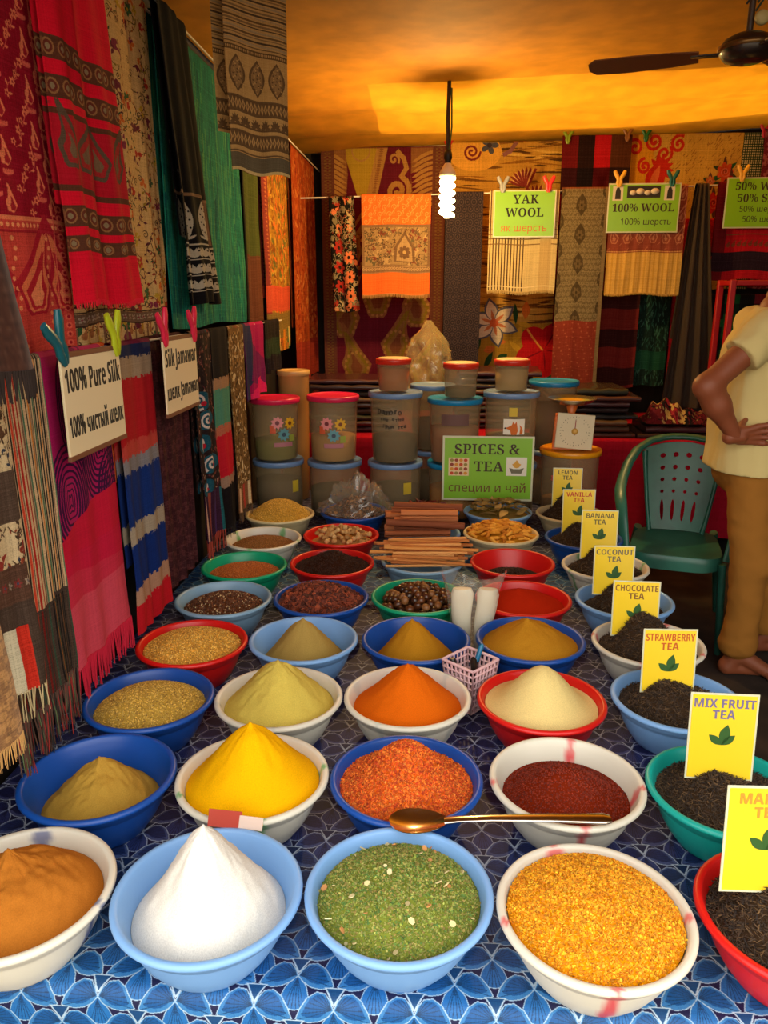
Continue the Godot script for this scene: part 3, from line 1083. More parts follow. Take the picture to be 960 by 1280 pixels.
func pat_paisley_red() -> ImageTexture:
	var p := new_paint(384, 768, col(150, 12, 34))
	var a := col(234, 124, 84)
	var b := col(222, 96, 76)
	var r := RandomNumberGenerator.new()
	r.seed = 21
	for row in 15:
		for k in 8:
			var x := k * 52.0 + (26 if row % 2 else 0) - 10
			var y := row * 36.0 + 14
			if (row + k) % 2:
				p.boteh(x, y - 6, 30, a, 0.25, -1.0)
				p.boteh(x + 1, y + 3, 15, col(160, 24, 38), 0.25, -1.0)
				for t in 5:
					p.leaf(x - 10 + t * 5, y + 22, 11, 3, 1.2 + t * 0.25, b)
			else:
				p.vine(x - 4, y + 22, 46, -1.1, b, a, r)
				p.flower(x + 8, y - 6, 8, 5, a, col(150, 20, 30))
				p.flower(x - 8, y + 14, 6, 5, a, col(150, 20, 30))
	# border of large drops
	p.rect(0, 540, 384, 228, col(198, 62, 52))
	p.rect(0, 540, 384, 7, col(226, 120, 80))
	p.rect(0, 562, 384, 4, col(150, 20, 34))
	for k in 40:
		p.ellipse(k * 10 + 4, 554, 3, 4, col(236, 150, 96))
	for k in 5:
		var x := k * 84.0 + 30
		p.boteh(x, 610, 118, col(170, 24, 40), 0, 1.0 if k % 2 else -1.0)
		p.boteh(x, 625, 92, col(222, 112, 70), 0, 1.0 if k % 2 else -1.0)
		p.boteh(x, 640, 68, col(176, 30, 40), 0, 1.0 if k % 2 else -1.0)
		p.boteh(x, 655, 42, col(230, 130, 84), 0, 1.0 if k % 2 else -1.0)
		for t in 12:
			p.ellipse(x + 40 + 5 * sin(t * 1.3), 575 + t * 16, 4, 4, col(232, 140, 90))
	# tone of the vertical border
	for k in 48:
		p.ellipse(366, k * 16 + 8, 9, 6, b)
		p.ellipse(366, k * 16 + 8, 4, 3, col(150, 16, 34))
	p.rect(346, 0, 3, 768, b)
	return fabric(p)

func pat_red_bands() -> ImageTexture:
	var red := col(206, 12, 38)
	var dk := col(84, 46, 30)
	var p := new_paint(256, 640, red)
	for b in [[228, 34], [284, 34], [332, 9], [448, 10], [480, 34], [528, 26]]:
		p.rect(0, b[0], 256, b[1], dk)
		if b[1] > 20:
			for k in 9:
				var x: float = k * 30.0 + 10
				var y: float = b[0] + b[1] / 2.0
				p.ring(x, y, b[1] * 0.36, 3, col(140, 96, 56), col(96, 40, 30))
				p.ellipse(x, y, 5, 5, col(130, 110, 80))
	p.rect(0, 341, 256, 107, col(170, 16, 34))
	for k in 4:
		p.boteh(36 + k * 62, 366, 72, col(84, 66, 50), 0.1, 1.0 if k % 2 else -1.0)
		p.boteh(36 + k * 62, 376, 50, col(150, 34, 34), 0.1, 1.0 if k % 2 else -1.0)
		p.boteh(36 + k * 62, 386, 26, col(110, 84, 60), 0.1, 1.0 if k % 2 else -1.0)
	return fabric(p, true)

func pat_floral(base: Color, tones: Array, size: Vector2i, count: int, scale := 1.0, stem := Color(0.2, 0.14, 0.08), sd := 5) -> Paint:
	var p := new_paint(size.x, size.y, base)
	var r := RandomNumberGenerator.new()
	r.seed = sd
	for k in count:
		p.vine(r.randf() * size.x, r.randf() * size.y, r.randf_range(26, 60) * scale, r.randf() * TAU, stem, tones[r.randi() % tones.size()].darkened(0.25), r)
	for k in int(count * 0.8):
		var x := r.randf() * size.x
		var y := r.randf() * size.y
		var c: Color = tones[r.randi() % tones.size()]
		match r.randi() % 4:
			0:
				p.flower(x, y, r.randf_range(8, 15) * scale, 5, c, tones[r.randi() % tones.size()], r.randf() * 3)
			1:
				p.boteh(x, y, r.randf_range(18, 32) * scale, c, r.randf() * TAU)
				p.boteh(x, y, r.randf_range(8, 13) * scale, base, r.randf() * TAU)
			2:
				p.spiral(x, y, r.randf_range(7, 13) * scale, 1.4, 2.0 * scale, stem, r.randf() * TAU, 1.0 if r.randf() < 0.5 else -1.0)
			3:
				for t in 5:
					p.leaf(x, y, 15 * scale, 4 * scale, r.randf() * TAU, c)
	return p

func pat_cream_floral() -> ImageTexture:
	var p := pat_floral(col(196, 158, 100), [col(164, 44, 30), col(190, 92, 34), col(96, 30, 44), col(44, 82, 46), col(176, 140, 40), col(120, 40, 60)], Vector2i(448, 768), 330, 0.95, col(70, 48, 28), 8)
	p.rect(0, 700, 448, 22, col(104, 76, 58))
	for k in 30:
		p.flower(k * 16 + 6, 711, 7, 4, col(150, 130, 110), col(120, 40, 50), 0.6)
	p.rect(0, 696, 448, 3, col(60, 40, 30))
	p.rect(0, 722, 448, 3, col(60, 40, 30))
	for k in 14:
		p.rect(k * 34 + 10, 728, 5, 40, col(120, 80, 56))
		p.boteh(k * 34 + 26, 736, 18, col(150, 90, 50))
	return fabric(p)

func pat_black_silver() -> ImageTexture:
	var p := new_paint(256, 768, col(12, 11, 15))
	var s := col(168, 158, 138)
	for k in 4:
		p.flower(20 + 8 * (k % 2), 330 + k * 70, 6, 5, s, col(40, 40, 40))
	p.rect(0, 452, 256, 9, col(120, 92, 68))
	p.rect(196, 461, 44, 126, col(104, 76, 60))
	for k in 7:
		p.flower(218, 472 + k * 18, 8, 5, col(150, 120, 90), col(40, 30, 30))
	for k in 2:
		var x := 54 + k * 96.0
		p.leaf(x, 584, 116, 26, -PI / 2, s)
		for t in 16:
			p.ellipse(x - 15 + (t % 4) * 10, 486 + t * 5.6, 3.5, 2.5, col(16, 15, 18))
		for t in 5:
			p.leaf(x, 580, 34, 4, -PI + 0.3 + t * 0.62, s)
	p.rect(0, 592, 256, 5, s)
	for b in 3:
		var y := 600 + b * 46.0
		for k in 9:
			var x := k * 30.0 + 10
			for t in 4:
				p.leaf(x, y + 32, 30, 5, -PI / 2 - 0.9 + t * 0.6, s)
			p.ellipse(x + 14, y + 8, 4, 4, s)
		p.rect(0, y + 36, 256, 3, s)
	p.rect(0, 732, 256, 36, col(12, 10, 14))
	return fabric(p, true)

func pat_teal() -> ImageTexture:
	var p := new_paint(256, 512, col(22, 112, 96))
	var r := RandomNumberGenerator.new()
	r.seed = 9
	for k in 900:
		var c: Color = [col(16, 92, 84), col(34, 132, 104), col(70, 138, 92), col(14, 80, 84)][r.randi() % 4]
		p.rect(r.randi_range(0, 255), r.randi_range(0, 511), r.randf_range(1, 2.4), r.randf_range(20, 90), c)
	return fabric(p)

func pat_beige_boteh() -> ImageTexture:
	var tan := col(176, 136, 78)
	var dk := col(96, 70, 42)
	var p := new_paint(384, 768, tan)
	for k in 26:
		p.rect(0, k * 12, 384, 7 if k % 3 else 4, [dk, col(120, 92, 58), col(70, 54, 40), col(150, 126, 90)][k % 4])
	p.rect(0, 300, 384, 20, dk)
	for k in 32:
		p.ellipse(k * 12 + 6, 310, 4, 5, tan)
	for k in 3:
		var x := k * 126.0 + 64
		p.leaf(x, 470, 138, 52, -PI / 2, dk)
		p.leaf(x, 460, 116, 38, -PI / 2, col(138, 104, 62))
		for t in 34:
			p.ellipse(x + 34 * sin(t * 2.4) * (1 - t / 60.0), 454 - t * 3.2, 5, 3, dk if t % 2 else tan)
	for b in [[482, 62], [590, 8], [612, 62], [690, 6]]:
		p.rect(0, b[0], 384, b[1], dk)
	for k in 17:
		var x := k * 24.0
		for q in [[Vector2(x, 513), 22.0], [Vector2(x, 643), 22.0]]:
			p.poly(PackedVector2Array([q[0] + Vector2(-11, 0), q[0] + Vector2(0, -q[1]), q[0] + Vector2(11, 0), q[0] + Vector2(0, q[1])]), tan)
			p.poly(PackedVector2Array([q[0] + Vector2(-6, 0), q[0] + Vector2(0, -12), q[0] + Vector2(6, 0), q[0] + Vector2(0, 12)]), col(120, 88, 54))
	for k in 6:
		for t in 7:
			p.leaf(k * 66.0 + 34, 586, 34, 6, -PI + t * PI / 6, dk)
	p.rect(0, 700, 384, 56, col(92, 80, 58))
	p.rect(0, 756, 384, 12, col(190, 160, 100))
	return fabric(p)

func pat_stripes() -> ImageTexture:
	var p := new_paint(384, 768, col(196, 164, 122))
	var cs := [col(160, 34, 26), col(26, 26, 24), col(214, 130, 44), col(70, 104, 78), col(206, 190, 150), col(118, 84, 64), col(36, 34, 30), col(196, 64, 40)]
	var x := 4.0
	var r := RandomNumberGenerator.new()
	r.seed = 14
	var at := []
	while x < 384:
		var w := r.randf_range(2, 7)
		at.append([x, w, cs[r.randi() % cs.size()]])
		x += w + r.randf_range(1, 9)
	for s in at:
		p.rect(s[0], 0, s[1], 768, s[2])
	p.poly(PackedVector2Array([Vector2(0, 560), Vector2(384, 545), Vector2(384, 768), Vector2(0, 768)]), col(62, 48, 40))
	for s in at:
		p.rect(s[0], 556, s[1] * 0.8, 212, s[2].darkened(0.35))
	return fabric(p)

func pat_magenta_zebra() -> ImageTexture:
	var p := new_paint(256, 768, col(186, 20, 56))
	p.rect(0, 560, 256, 208, col(196, 66, 84))
	p.poly(PackedVector2Array([Vector2(0, 520), Vector2(256, 560), Vector2(256, 600), Vector2(0, 600)]), col(190, 40, 66))
	var dk := col(52, 10, 52)
	p.rect(0, 0, 256, 420, col(160, 20, 84))
	for c in [Vector2(200, 250), Vector2(60, 350), Vector2(120, 120), Vector2(250, 400)]:
		for k in range(9, 0, -1):
			var rx := k * 13.0
			var pts := PackedVector2Array()
			for t in 25:
				var a := TAU * t / 24
				var q: Vector2 = c + Vector2(cos(a) * rx * 0.62, sin(a) * rx * 1.25 + 7 * sin(a * 3))
				q.y = minf(q.y, 440 + 20 * sin(q.x * 0.03))
				pts.append(q)
			p.line(pts, 6.0 if k > 3 else 4.0, dk)
	p.poly(PackedVector2Array([Vector2(0, 436), Vector2(60, 410), Vector2(140, 372), Vector2(256, 360), Vector2(256, 480), Vector2(0, 480)]), col(186, 18, 50))
	return fabric(p, true)

func pat_bands(size: Vector2i, bands: Array, soft := true) -> Paint:
	var p := new_paint(size.x, size.y, bands[0][1])
	var r := RandomNumberGenerator.new()
	r.seed = bands.size() * 7 + size.y
	for b in bands:
		p.rect(0, b[0], size.x, size.y - b[0], b[1])
		if soft and b[0] > 0:
			for k in 70:
				p.rect(r.randi_range(0, size.x), b[0] - r.randf_range(0, 9), r.randf_range(2, 8), r.randf_range(4, 16), b[1])
	return p

func pat_tonal(base: Color, tone: Color, size: Vector2i, step: float, sd: int) -> Paint:
	var p := new_paint(size.x, size.y, base)
	var r := RandomNumberGenerator.new()
	r.seed = sd
	var row := 0
	var y := 0.0
	while y < size.y + step:
		var x := step / 2 if row % 2 else 0.0
		while x < size.x + step:
			p.flower(x, y, step * 0.36, 6, tone, base, r.randf())
			p.ring(x + step / 2, y, step * 0.2, 2, tone, base)
			p.vine(x, y + step * 0.4, step * 0.8, r.randf() * TAU, tone, tone, r)
			x += step
		y += step * 0.8
		row += 1
	return p

func pat_scribble(base: Color, tones: Array, size: Vector2i, count: int, sd: int, long := 16.0) -> Paint:
	var p := new_paint(size.x, size.y, base)
	var r := RandomNumberGenerator.new()
	r.seed = sd
	for k in count:
		p.leaf(r.randf() * size.x, r.randf() * size.y, r.randf_range(0.5, 1.3) * long, r.randf_range(1.5, 3.5), PI / 2 + r.randf_range(-0.9, 0.9), tones[r.randi() % tones.size()])
	return p

# ------------------------------------------------------------------ clips and cards

# a two-armed plastic peg, jaws down; length along y, jaws at the origin
func peg(label: String, c: Color, at: Vector3, turn: float, size := 0.09, tilt := 0.0, called := "clothes_peg", group := "") -> Node3D:
	var t := thing(called, label, "clothes peg", at, turn, group)
	t.rotation.z = tilt
	var m := plastic(c, 0.3)
	for s in [-1.0, 1.0]:
		var pts := []
		for q in [Vector2(0.02, -0.16), Vector2(0.05, 0.0), Vector2(0.09, 0.14), Vector2(0.06, 0.30), Vector2(0.12, 0.48), Vector2(0.24, 0.72), Vector2(0.30, 0.90)]:
			pts.append(Vector3(s * q.x * size * 1.2, q.y * size, 0))
		obj("arm", tube_mesh(pts, [0.045 * size, 0.07 * size, 0.075 * size, 0.075 * size, 0.08 * size, 0.085 * size, 0.06 * size], 8, 1.7), m, t)
	obj("spring", lathe_mesh([Vector2(0, -0.06 * size), Vector2(0.06 * size, -0.06 * size), Vector2(0.07 * size, 0), Vector2(0.06 * size, 0.06 * size), Vector2(0, 0.06 * size)], 12, Transform3D(Basis(Vector3.RIGHT, PI / 2), Vector3(0, 0.30 * size, 0))), m, t)
	return t

func left_wall_shawls() -> void:
	var R := Vector3(0, 0, -1)
	var O := Vector3(1, 0, 0)
	# lines the shawls hang from, held by posts at both ends
	for q in [[-0.925, 2.36], [-0.868, 2.36], [-0.868, 1.372]]:
		var ln := obj("washing_line", tube_mesh([Vector3(q[0], q[1], -1.0), Vector3(q[0], q[1], -3.4), Vector3(q[0], q[1], -5.93 if q[1] > 2 else -4.34)], 0.004, 6), M.rope)
		tag(ln, ["upper line along the left wall, the one against the boards", "upper line along the left wall, the outer one", "lower line along the left wall carrying the scarves"][[-0.925, -0.868].find(q[0]) if q[1] > 2 else 2], "line")
	# upper row, against the wall
	shawl("paisley_shawl", "crimson shawl woven all over with coral paisleys, left of the plain red one", cloth_mat(pat_paisley_red(), 0.2), Vector3(-0.905, 2.36, -1.585), R, O, 0.66, 0.66, 0.985, {"folds": 1.5, "amp": 0.006})
	shawl("floral_shawl", "cream shawl printed with small multicoloured flowers and a brown border", cloth_mat(pat_cream_floral()), Vector3(-0.912, 2.36, -2.285), R, O, 0.70, 0.72, 0.99, {"folds": 4, "amp": 0.010})
	shawl("teal_shawl", "plain teal green shawl hanging behind the black one", cloth_mat(pat_teal()), Vector3(-0.912, 2.36, -3.20), R, O, 1.02, 1.08, 0.97, {"folds": 3, "amp": 0.009})
	var p := pat_bands(Vector2i(192, 512), [[0, col(64, 74, 30)], [300, col(92, 50, 34)], [470, col(20, 40, 26)]], false)
	p.rect(0, 0, 26, 512, col(24, 22, 18))
	shawl("checked_blanket", "olive green and brown blanket past the teal shawl", cloth_mat(fabric(p)), Vector3(-0.912, 2.36, -3.93), R, O, 0.36, 0.38, 1.14, {"folds": 1.5})
	p = pat_scribble(col(150, 104, 30), [col(120, 66, 22), col(180, 140, 50), col(120, 70, 26), col(206, 96, 36), col(90, 90, 40)], Vector2i(256, 512), 1500, 31, 26)
	p.rect(0, 0, 44, 512, col(120, 44, 40))
	for k in 60:
		p.ellipse(22, k * 9, 12, 3, col(170, 96, 60))
	p.rect(0, 356, 256, 60, col(186, 70, 46))
	p.rect(0, 420, 256, 60, col(120, 96, 44))
	for k in 8:
		p.rect(k * 32, 460, 16, 52, [col(30, 80, 80), col(200, 120, 30), col(40, 100, 50), col(220, 190, 120)][k % 4])
	shawl("yellow_shawl", "mottled yellow and brown shawl with striped ends", cloth_mat(fabric(p)), Vector3(-0.900, 2.36, -4.48), R, O, 0.70, 0.66, 1.16, {"folds": 3, "amp": 0.014})
	p = pat_scribble(col(160, 66, 24), [col(184, 92, 40), col(132, 46, 22), col(190, 116, 56)], Vector2i(256, 512), 1200, 33, 20)
	p.rect(0, 420, 256, 92, col(150, 50, 34))
	shawl("orange_shawl", "orange brown shawl at the far end of the left wall", cloth_mat(fabric(p)), Vector3(-0.885, 2.36, -5.30), R, O, 0.86, 0.90, 1.40, {"folds": 4, "amp": 0.012})
	# upper row, in front
	shawl("red_shawl", "plain bright red shawl with dark woven bands and a ragged hem", cloth_mat(pat_red_bands(), 0.2), Vector3(-0.852, 2.36, -1.955), R, O, 0.32, 0.385, 0.875, {"folds": 1.5, "amp": 0.020, "shift": 0.075, "fringe": [0.012, 70, col(206, 12, 38), 0.002]})
	shawl("black_shawl", "black shawl with silver woven leaves near the hem", cloth_mat(pat_black_silver(), 0.15), Vector3(-0.852, 2.36, -2.69), R, O, 0.28, 0.36, 0.885, {"folds": 1.5, "amp": 0.022, "shift": 0.215})
	var br := Vector3(0.64, 0, -0.77).normalized()
	var bo := Vector3(0.77, 0, 0.64).normalized()
	var bm := cloth_mat(pat_beige_boteh())
	shawl("beige_shawl", "beige shawl with brown teardrop motifs and stripes, hung out from the wall", bm, Vector3(-0.550, 2.415, -2.525), br, bo, 0.235, 0.22, 0.555, {"folds": 1.0, "amp": 0.005, "back": 0.44, "gap": 0.06})
	var rod := obj("hanging_rod", tube_mesh([Vector3(-1.03, 2.415, -1.93), Vector3(-0.573, 2.415, -2.544), Vector3(-0.44, 2.415, -2.70)], 0.008, 8), M.wire)
	tag(rod, "thin rod above the beige shawl under the ceiling cloth", "rod")
	# lower row
	var y := 1.372
	var X := -0.850
	shawl("striped_scarf", "scarf of narrow upright stripes, cream above and dark below, with long fringe", cloth_mat(pat_stripes()), Vector3(X, y, -1.455), R, O, 0.33, 0.29, 0.735, {"folds": 3, "amp": 0.012, "shift": 0.022, "category": "scarf", "slope": 0.0, "fringe": [0.115, 60, col(86, 58, 46), 0.0022], "fringe_more": [[0.12, 34, col(150, 40, 34), 0.0018], [0.11, 34, col(36, 32, 28), 0.002], [0.10, 20, col(90, 104, 66), 0.0018]]})
	shawl("magenta_scarf", "magenta scarf with dark swirling lines fading to red, red fringe", cloth_mat(pat_magenta_zebra(), 0.2), Vector3(X - 0.012, y, -1.795), R, O, 0.325, 0.34, 0.755, {"folds": 1.2, "amp": 0.008, "shift": 0.01, "category": "scarf", "fringe": [0.088, 46, col(186, 14, 48), 0.0034]})
	p = pat_bands(Vector2i(192, 768), [[0, col(26, 34, 70)], [36, col(150, 128, 104)], [90, col(168, 20, 30)], [250, col(176, 60, 52)], [290, col(120, 116, 120)], [330, col(14, 40, 102)], [470, col(150, 136, 116)], [520, col(12, 36, 98)], [640, col(160, 120, 96)], [690, col(176, 18, 30)]])
	shawl("blue_red_scarf", "dip-dyed scarf in blocks of blue, red and grey beside the card", cloth_mat(fabric(p, true), 0.2), Vector3(X, y, -2.135), R, O, 0.285, 0.285, 0.825, {"folds": 1.5, "amp": 0.014, "category": "scarf", "shift": 0.01})
	p = pat_scribble(col(206, 84, 30), [col(222, 116, 54), col(184, 62, 24)], Vector2i(64, 256), 160, 47, 14)
	shawl("orange_scarf", "narrow orange scarf squeezed between the magenta and the dip-dyed one", cloth_mat(fabric(p)), Vector3(X - 0.026, y, -1.992), R, O, 0.06, 0.05, 0.36, {"folds": 1.0, "amp": 0.004, "category": "scarf"})
	p = pat_tonal(col(56, 24, 28), col(78, 36, 38), Vector2i(256, 512), 46, 12)
	shawl("plum_shawl", "dark plum shawl with a faint woven pattern under a card", cloth_mat(fabric(p)), Vector3(X - 0.024, y, -2.46), R, O, 0.34, 0.35, 0.82, {"folds": 4, "amp": 0.014})
	p = pat_scribble(col(36, 24, 24), [col(120, 60, 50), col(150, 112, 90), col(90, 40, 44), col(52, 34, 30)], Vector2i(192, 640), 700, 41, 14)
	for q in [[70, 200], [96, 260], [60, 330], [100, 400], [60, 470]]:
		p.ellipse(q[0], q[1], 46, 30, col(24, 74, 92))
		p.spiral(q[0], q[1], 26, 1.6, 7, col(206, 190, 180), q[1] * 0.1)
		p.ellipse(q[0] + 14, q[1] + 8, 10, 8, col(170, 28, 44))
	p.rect(0, 490, 192, 150, col(52, 24, 46))
	for k in 6:
		p.rect(10 + k * 32, 490, 14, 150, [col(200, 160, 140), col(30, 84, 40), col(150, 70, 50), col(70, 40, 96), col(24, 90, 100), col(190, 60, 60)][k])
	shawl("patterned_scarf", "black scarf with teal and white scrolls, striped end and red fringe", cloth_mat(fabric(p)), Vector3(X, y, -2.775), R, O, 0.25, 0.25, 0.77, {"folds": 1.5, "amp": 0.020, "shift": 0.03, "category": "scarf", "fringe": [0.075, 30, col(160, 60, 44), 0.002]})
	p = pat_bands(Vector2i(128, 640), [[0, col(22, 18, 22)], [150, col(150, 116, 90)], [186, col(70, 130, 112)], [300, col(170, 96, 76)], [330, col(184, 22, 42)], [470, col(150, 120, 100)], [500, col(22, 18, 20)]])
	shawl("teal_red_scarf", "scarf in blocks of black, sea green and red", cloth_mat(fabric(p, true)), Vector3(X, y, -3.03), R, O, 0.24, 0.24, 0.80, {"folds": 1.0, "amp": 0.016, "shift": 0.03, "category": "scarf", "fringe": [0.04, 24, col(30, 26, 26)]})
	p = pat_scribble(col(104, 76, 42), [col(60, 44, 28), col(186, 160, 116), col(150, 112, 60), col(206, 190, 150), col(80, 60, 34)], Vector2i(160, 512), 900, 45, 15)
	p.rect(0, 440, 160, 72, col(120, 80, 52))
	for k in 5:
		p.rect(8 + k * 32, 440, 12, 72, [col(206, 170, 140), col(40, 90, 50), col(170, 60, 50), col(210, 190, 150), col(60, 90, 70)][k])
	shawl("leaf_scarf", "brown scarf strewn with pale leaves before the stacked tubs", cloth_mat(fabric(p)), Vector3(X, y, -3.275), R, O, 0.25, 0.24, 0.79, {"folds": 1.5, "amp": 0.014, "shift": 0.02, "category": "scarf", "fringe": [0.05, 24, col(110, 80, 52)]})
	p = new_paint(128, 256, col(150, 16, 84))
	p.poly(PackedVector2Array([Vector2(0, 0), Vector2(40, 0), Vector2(64, 140), Vector2(20, 256), Vector2(0, 256)]), col(44, 44, 78))
	p.poly(PackedVector2Array([Vector2(50, 60), Vector2(128, 150), Vector2(128, 256), Vector2(40, 190)]), col(106, 24, 84))
	p.poly(PackedVector2Array([Vector2(20, 256), Vector2(90, 190), Vector2(128, 256)]), col(204, 30, 100))
	shawl("pink_sarong", "magenta and dark blue sarong behind the pink lidded tubs", cloth_mat(fabric(p, true)), Vector3(X - 0.01, y, -3.64), R, O, 0.44, 0.44, 0.335, {"folds": 2.5, "amp": 0.016})
	p = pat_bands(Vector2i(128, 256), [[0, col(28, 22, 20)], [90, col(34, 48, 30)], [180, col(26, 20, 26)]])
	shawl("dark_scarf", "dark green and black scarf deep in the corner behind the tubs", cloth_mat(fabric(p)), Vector3(X - 0.01, 1.372, -4.06), R, O, 0.36, 0.36, 0.25, {"folds": 3, "amp": 0.018})
	# nearest the street: three more, one over the other
	p = new_paint(256, 512, col(200, 176, 134))
	var fl := pat_floral(col(200, 176, 134), [col(130, 44, 34), col(90, 60, 40), col(60, 66, 84), col(170, 70, 40)], Vector2i(256, 512), 140, 1.0, col(70, 50, 36), 19)
	fl.rect(0, 150, 256, 80, col(78, 60, 48))
	fl.rect(0, 300, 256, 60, col(84, 56, 42))
	fl.rect(0, 360, 256, 152, col(70, 54, 44))
	for k in 6:
		fl.rect([0, 34, 60, 112, 150, 200][k], 400, [34, 26, 52, 38, 50, 30][k], 112, [col(84, 72, 60), col(206, 196, 164), col(96, 80, 66), col(84, 74, 62), col(210, 200, 168), col(196, 44, 28)][k])
	for k in 14:
		fl.flower(k * 20 + 6, 330, 8, 5, [col(150, 130, 110), col(120, 44, 40)][k % 2], col(60, 66, 84))
	shawl("cream_scarf", "cream flowered scarf with a broad grey, white and red end", cloth_mat(fabric(fl)), Vector3(-0.802, 1.372, -1.235), R, O, 0.27, 0.25, 0.63, {"folds": 2, "amp": 0.012, "shift": 0.02, "category": "scarf", "fringe": [0.06, 40, col(196, 176, 130), 0.0016]})
	p = pat_tonal(col(168, 122, 70), col(136, 96, 56), Vector2i(256, 384), 36, 51)
	shawl("camel_shawl", "fuzzy camel brown shawl hanging lowest beside the brown powder", cloth_mat(fabric(p), 0.5), Vector3(-0.748, 1.372, -0.915), R, O, 0.40, 0.42, 0.68, {"folds": 2, "amp": 0.012, "shift": 0.065, "slope": -0.10, "fringe": [0.035, 150, col(196, 150, 88), 0.0012]})
	p = new_paint(128, 128, col(66, 36, 24))
	shawl("brown_shawl", "dark chocolate brown shawl with a short black fringe, topmost by the street", cloth_mat(fabric(p), 0.4), Vector3(-0.716, 2.36, -0.885), R, O, 0.40, 0.52, 0.98, {"folds": 2, "amp": 0.016, "shift": 0.17, "fringe": [0.05, 120, col(40, 26, 20), 0.003]})
	var ln2 := obj("washing_line", tube_mesh([Vector3(-0.727, 2.36, -0.62), Vector3(-0.727, 2.36, -1.12), Vector3(-1.03, 2.37, -1.30)], 0.004, 6), M.rope)
	tag(ln2, "short line above the dark chocolate brown shawl", "line")
	var ln3 := obj("washing_line", tube_mesh([Vector3(-0.759, 1.372, -0.70), Vector3(-0.762, 1.372, -1.05), Vector3(-0.813, 1.372, -1.22), Vector3(-0.868, 1.372, -1.55)], 0.004, 6), M.rope)
	tag(ln3, "short line above the camel and cream scarves", "line")
	left_cards()

func left_cards() -> void:
	var board := mat(col(226, 208, 168), 0.55)
	var edge := mat(col(116, 70, 44), 0.7)
	for q in [[-1.785, "100% Pure Silk", "100% чистый шелк", "cream card reading 100% Pure Silk clipped over the magenta scarf"], [-2.425, "Silk Jamawar", "шелк Jamawar", "cream card reading Silk Jamawar clipped over the plum shawl"]]:
		var t := thing("silk_sign", q[3], "sign", Vector3(-0.812, 1.262, q[0]), PI / 2)
		obj("board", box_mesh(Vector3(0.315, 0.225, 0.006), Vector3.ZERO, 0.001), board, t)
		obj("edging", box_mesh(Vector3(0.318, 0.012, 0.009), Vector3(0, 0.1135, 0), 0.001), edge, t)
		obj("edging", box_mesh(Vector3(0.318, 0.012, 0.009), Vector3(0, -0.1135, 0), 0.001), edge, t)
		text("lettering", q[1], 0.050, M.ink, t, Vector3(0, 0.056, 0.0034), false, true, 0.296)
		text("lettering", q[2], 0.046, M.ink, t, Vector3(0, -0.046, 0.0034), false, true, 0.296)
	peg("teal plastic peg clipping the Pure Silk card to the striped scarf", col(14, 92, 104), Vector3(-0.806, 1.372, -1.640), PI / 2, 0.105, 0.45)
	peg("lime green peg clipping the far corner of the Pure Silk card", col(176, 190, 34), Vector3(-0.806, 1.372, -1.925), PI / 2, 0.10, 0.12)
	peg("pink peg on the near corner of the Silk Jamawar card", col(222, 40, 76), Vector3(-0.806, 1.372, -2.285), PI / 2, 0.10, 0.25)
	peg("pink peg on the far corner of the Silk Jamawar card", col(226, 44, 80), Vector3(-0.806, 1.372, -2.565), PI / 2, 0.10, 0.2)

# ------------------------------------------------------------------ the back of the stall

func pat_bedspread() -> ImageTexture:
	var plum := col(96, 20, 40)
	var p := new_paint(512, 896, plum)
	var gold := col(172, 128, 66)
	var tan := col(140, 92, 52)
	var yel := col(176, 146, 44)
	# leaning pale lozenges between feathery borders
	p.poly(PackedVector2Array([Vector2(90, 0), Vector2(230, 0), Vector2(190, 170), Vector2(150, 170)]), yel)
	p.poly(PackedVector2Array([Vector2(230, 0), Vector2(275, 0), Vector2(225, 190), Vector2(180, 190)]), gold)
	for k in 26:
		p.ellipse(250 - k * 1.6, k * 7.4 + 4, 8, 3, tan)
	p.ring(165, 6, 40, 6, gold, yel)
	# feathery corners
	for s in [[40, 0, 1.0], [440, 0, -1.0]]:
		p.poly(PackedVector2Array([Vector2(s[0] - 70, 0), Vector2(s[0] + 62, 0), Vector2(s[0] + 70 * s[2], 90), Vector2(s[0] + 60 * s[2], 190), Vector2(s[0] - 70, 200)]), tan)
		for k in 11:
			p.leaf(s[0] - s[2] * 46, 8 + k * 18, 120, 12, (0.35 if s[2] > 0 else PI - 0.35), gold)
			p.leaf(s[0] - s[2] * 46, 14 + k * 18, 104, 5, (0.35 if s[2] > 0 else PI - 0.35), col(110, 58, 44))
	# the scroll
	p.spiral(316, 150, 52, 1.6, 20, gold, -1.2, 1.0)
	p.line(PackedVector2Array([Vector2(330, 100), Vector2(352, 70), Vector2(340, 36), Vector2(316, 12)]), 18, gold)
	p.spiral(300, 40, 22, 1.2, 9, gold, 0.5, -1.0)
	# lower field: big paisleys
	for q in [[130, 300, 1.0], [330, 300, -1.0], [230, 480, 1.0], [400, 520, -1.0], [90, 560, 1.0], [310, 660, 1.0], [140, 740, -1.0], [430, 760, 1.0]]:
		p.boteh(q[0], q[1], 170, tan, 0, q[2])
		p.boteh(q[0], q[1] + 14, 136, yel.darkened(0.25) if int(q[1]) % 100 else plum, 0, q[2])
		p.boteh(q[0], q[1] + 30, 100, gold.darkened(0.2), 0, q[2])
		p.boteh(q[0], q[1] + 44, 68, col(120, 70, 44), 0, q[2])
		for t in 16:
			p.ellipse(q[0] + 50 * cos(t * TAU / 16), q[1] + 66 + 60 * sin(t * TAU / 16), 6, 6, gold)
	for x in [0, 458]:
		p.rect(x, 0, 54, 896, col(104, 58, 44))
		for k in 75:
			p.ellipse(x + 27, k * 12 + 5, 15, 4, gold.darkened(0.3))
			p.ellipse(x + 27, k * 12 + 5, 5, 2, plum)
	return fabric(p)

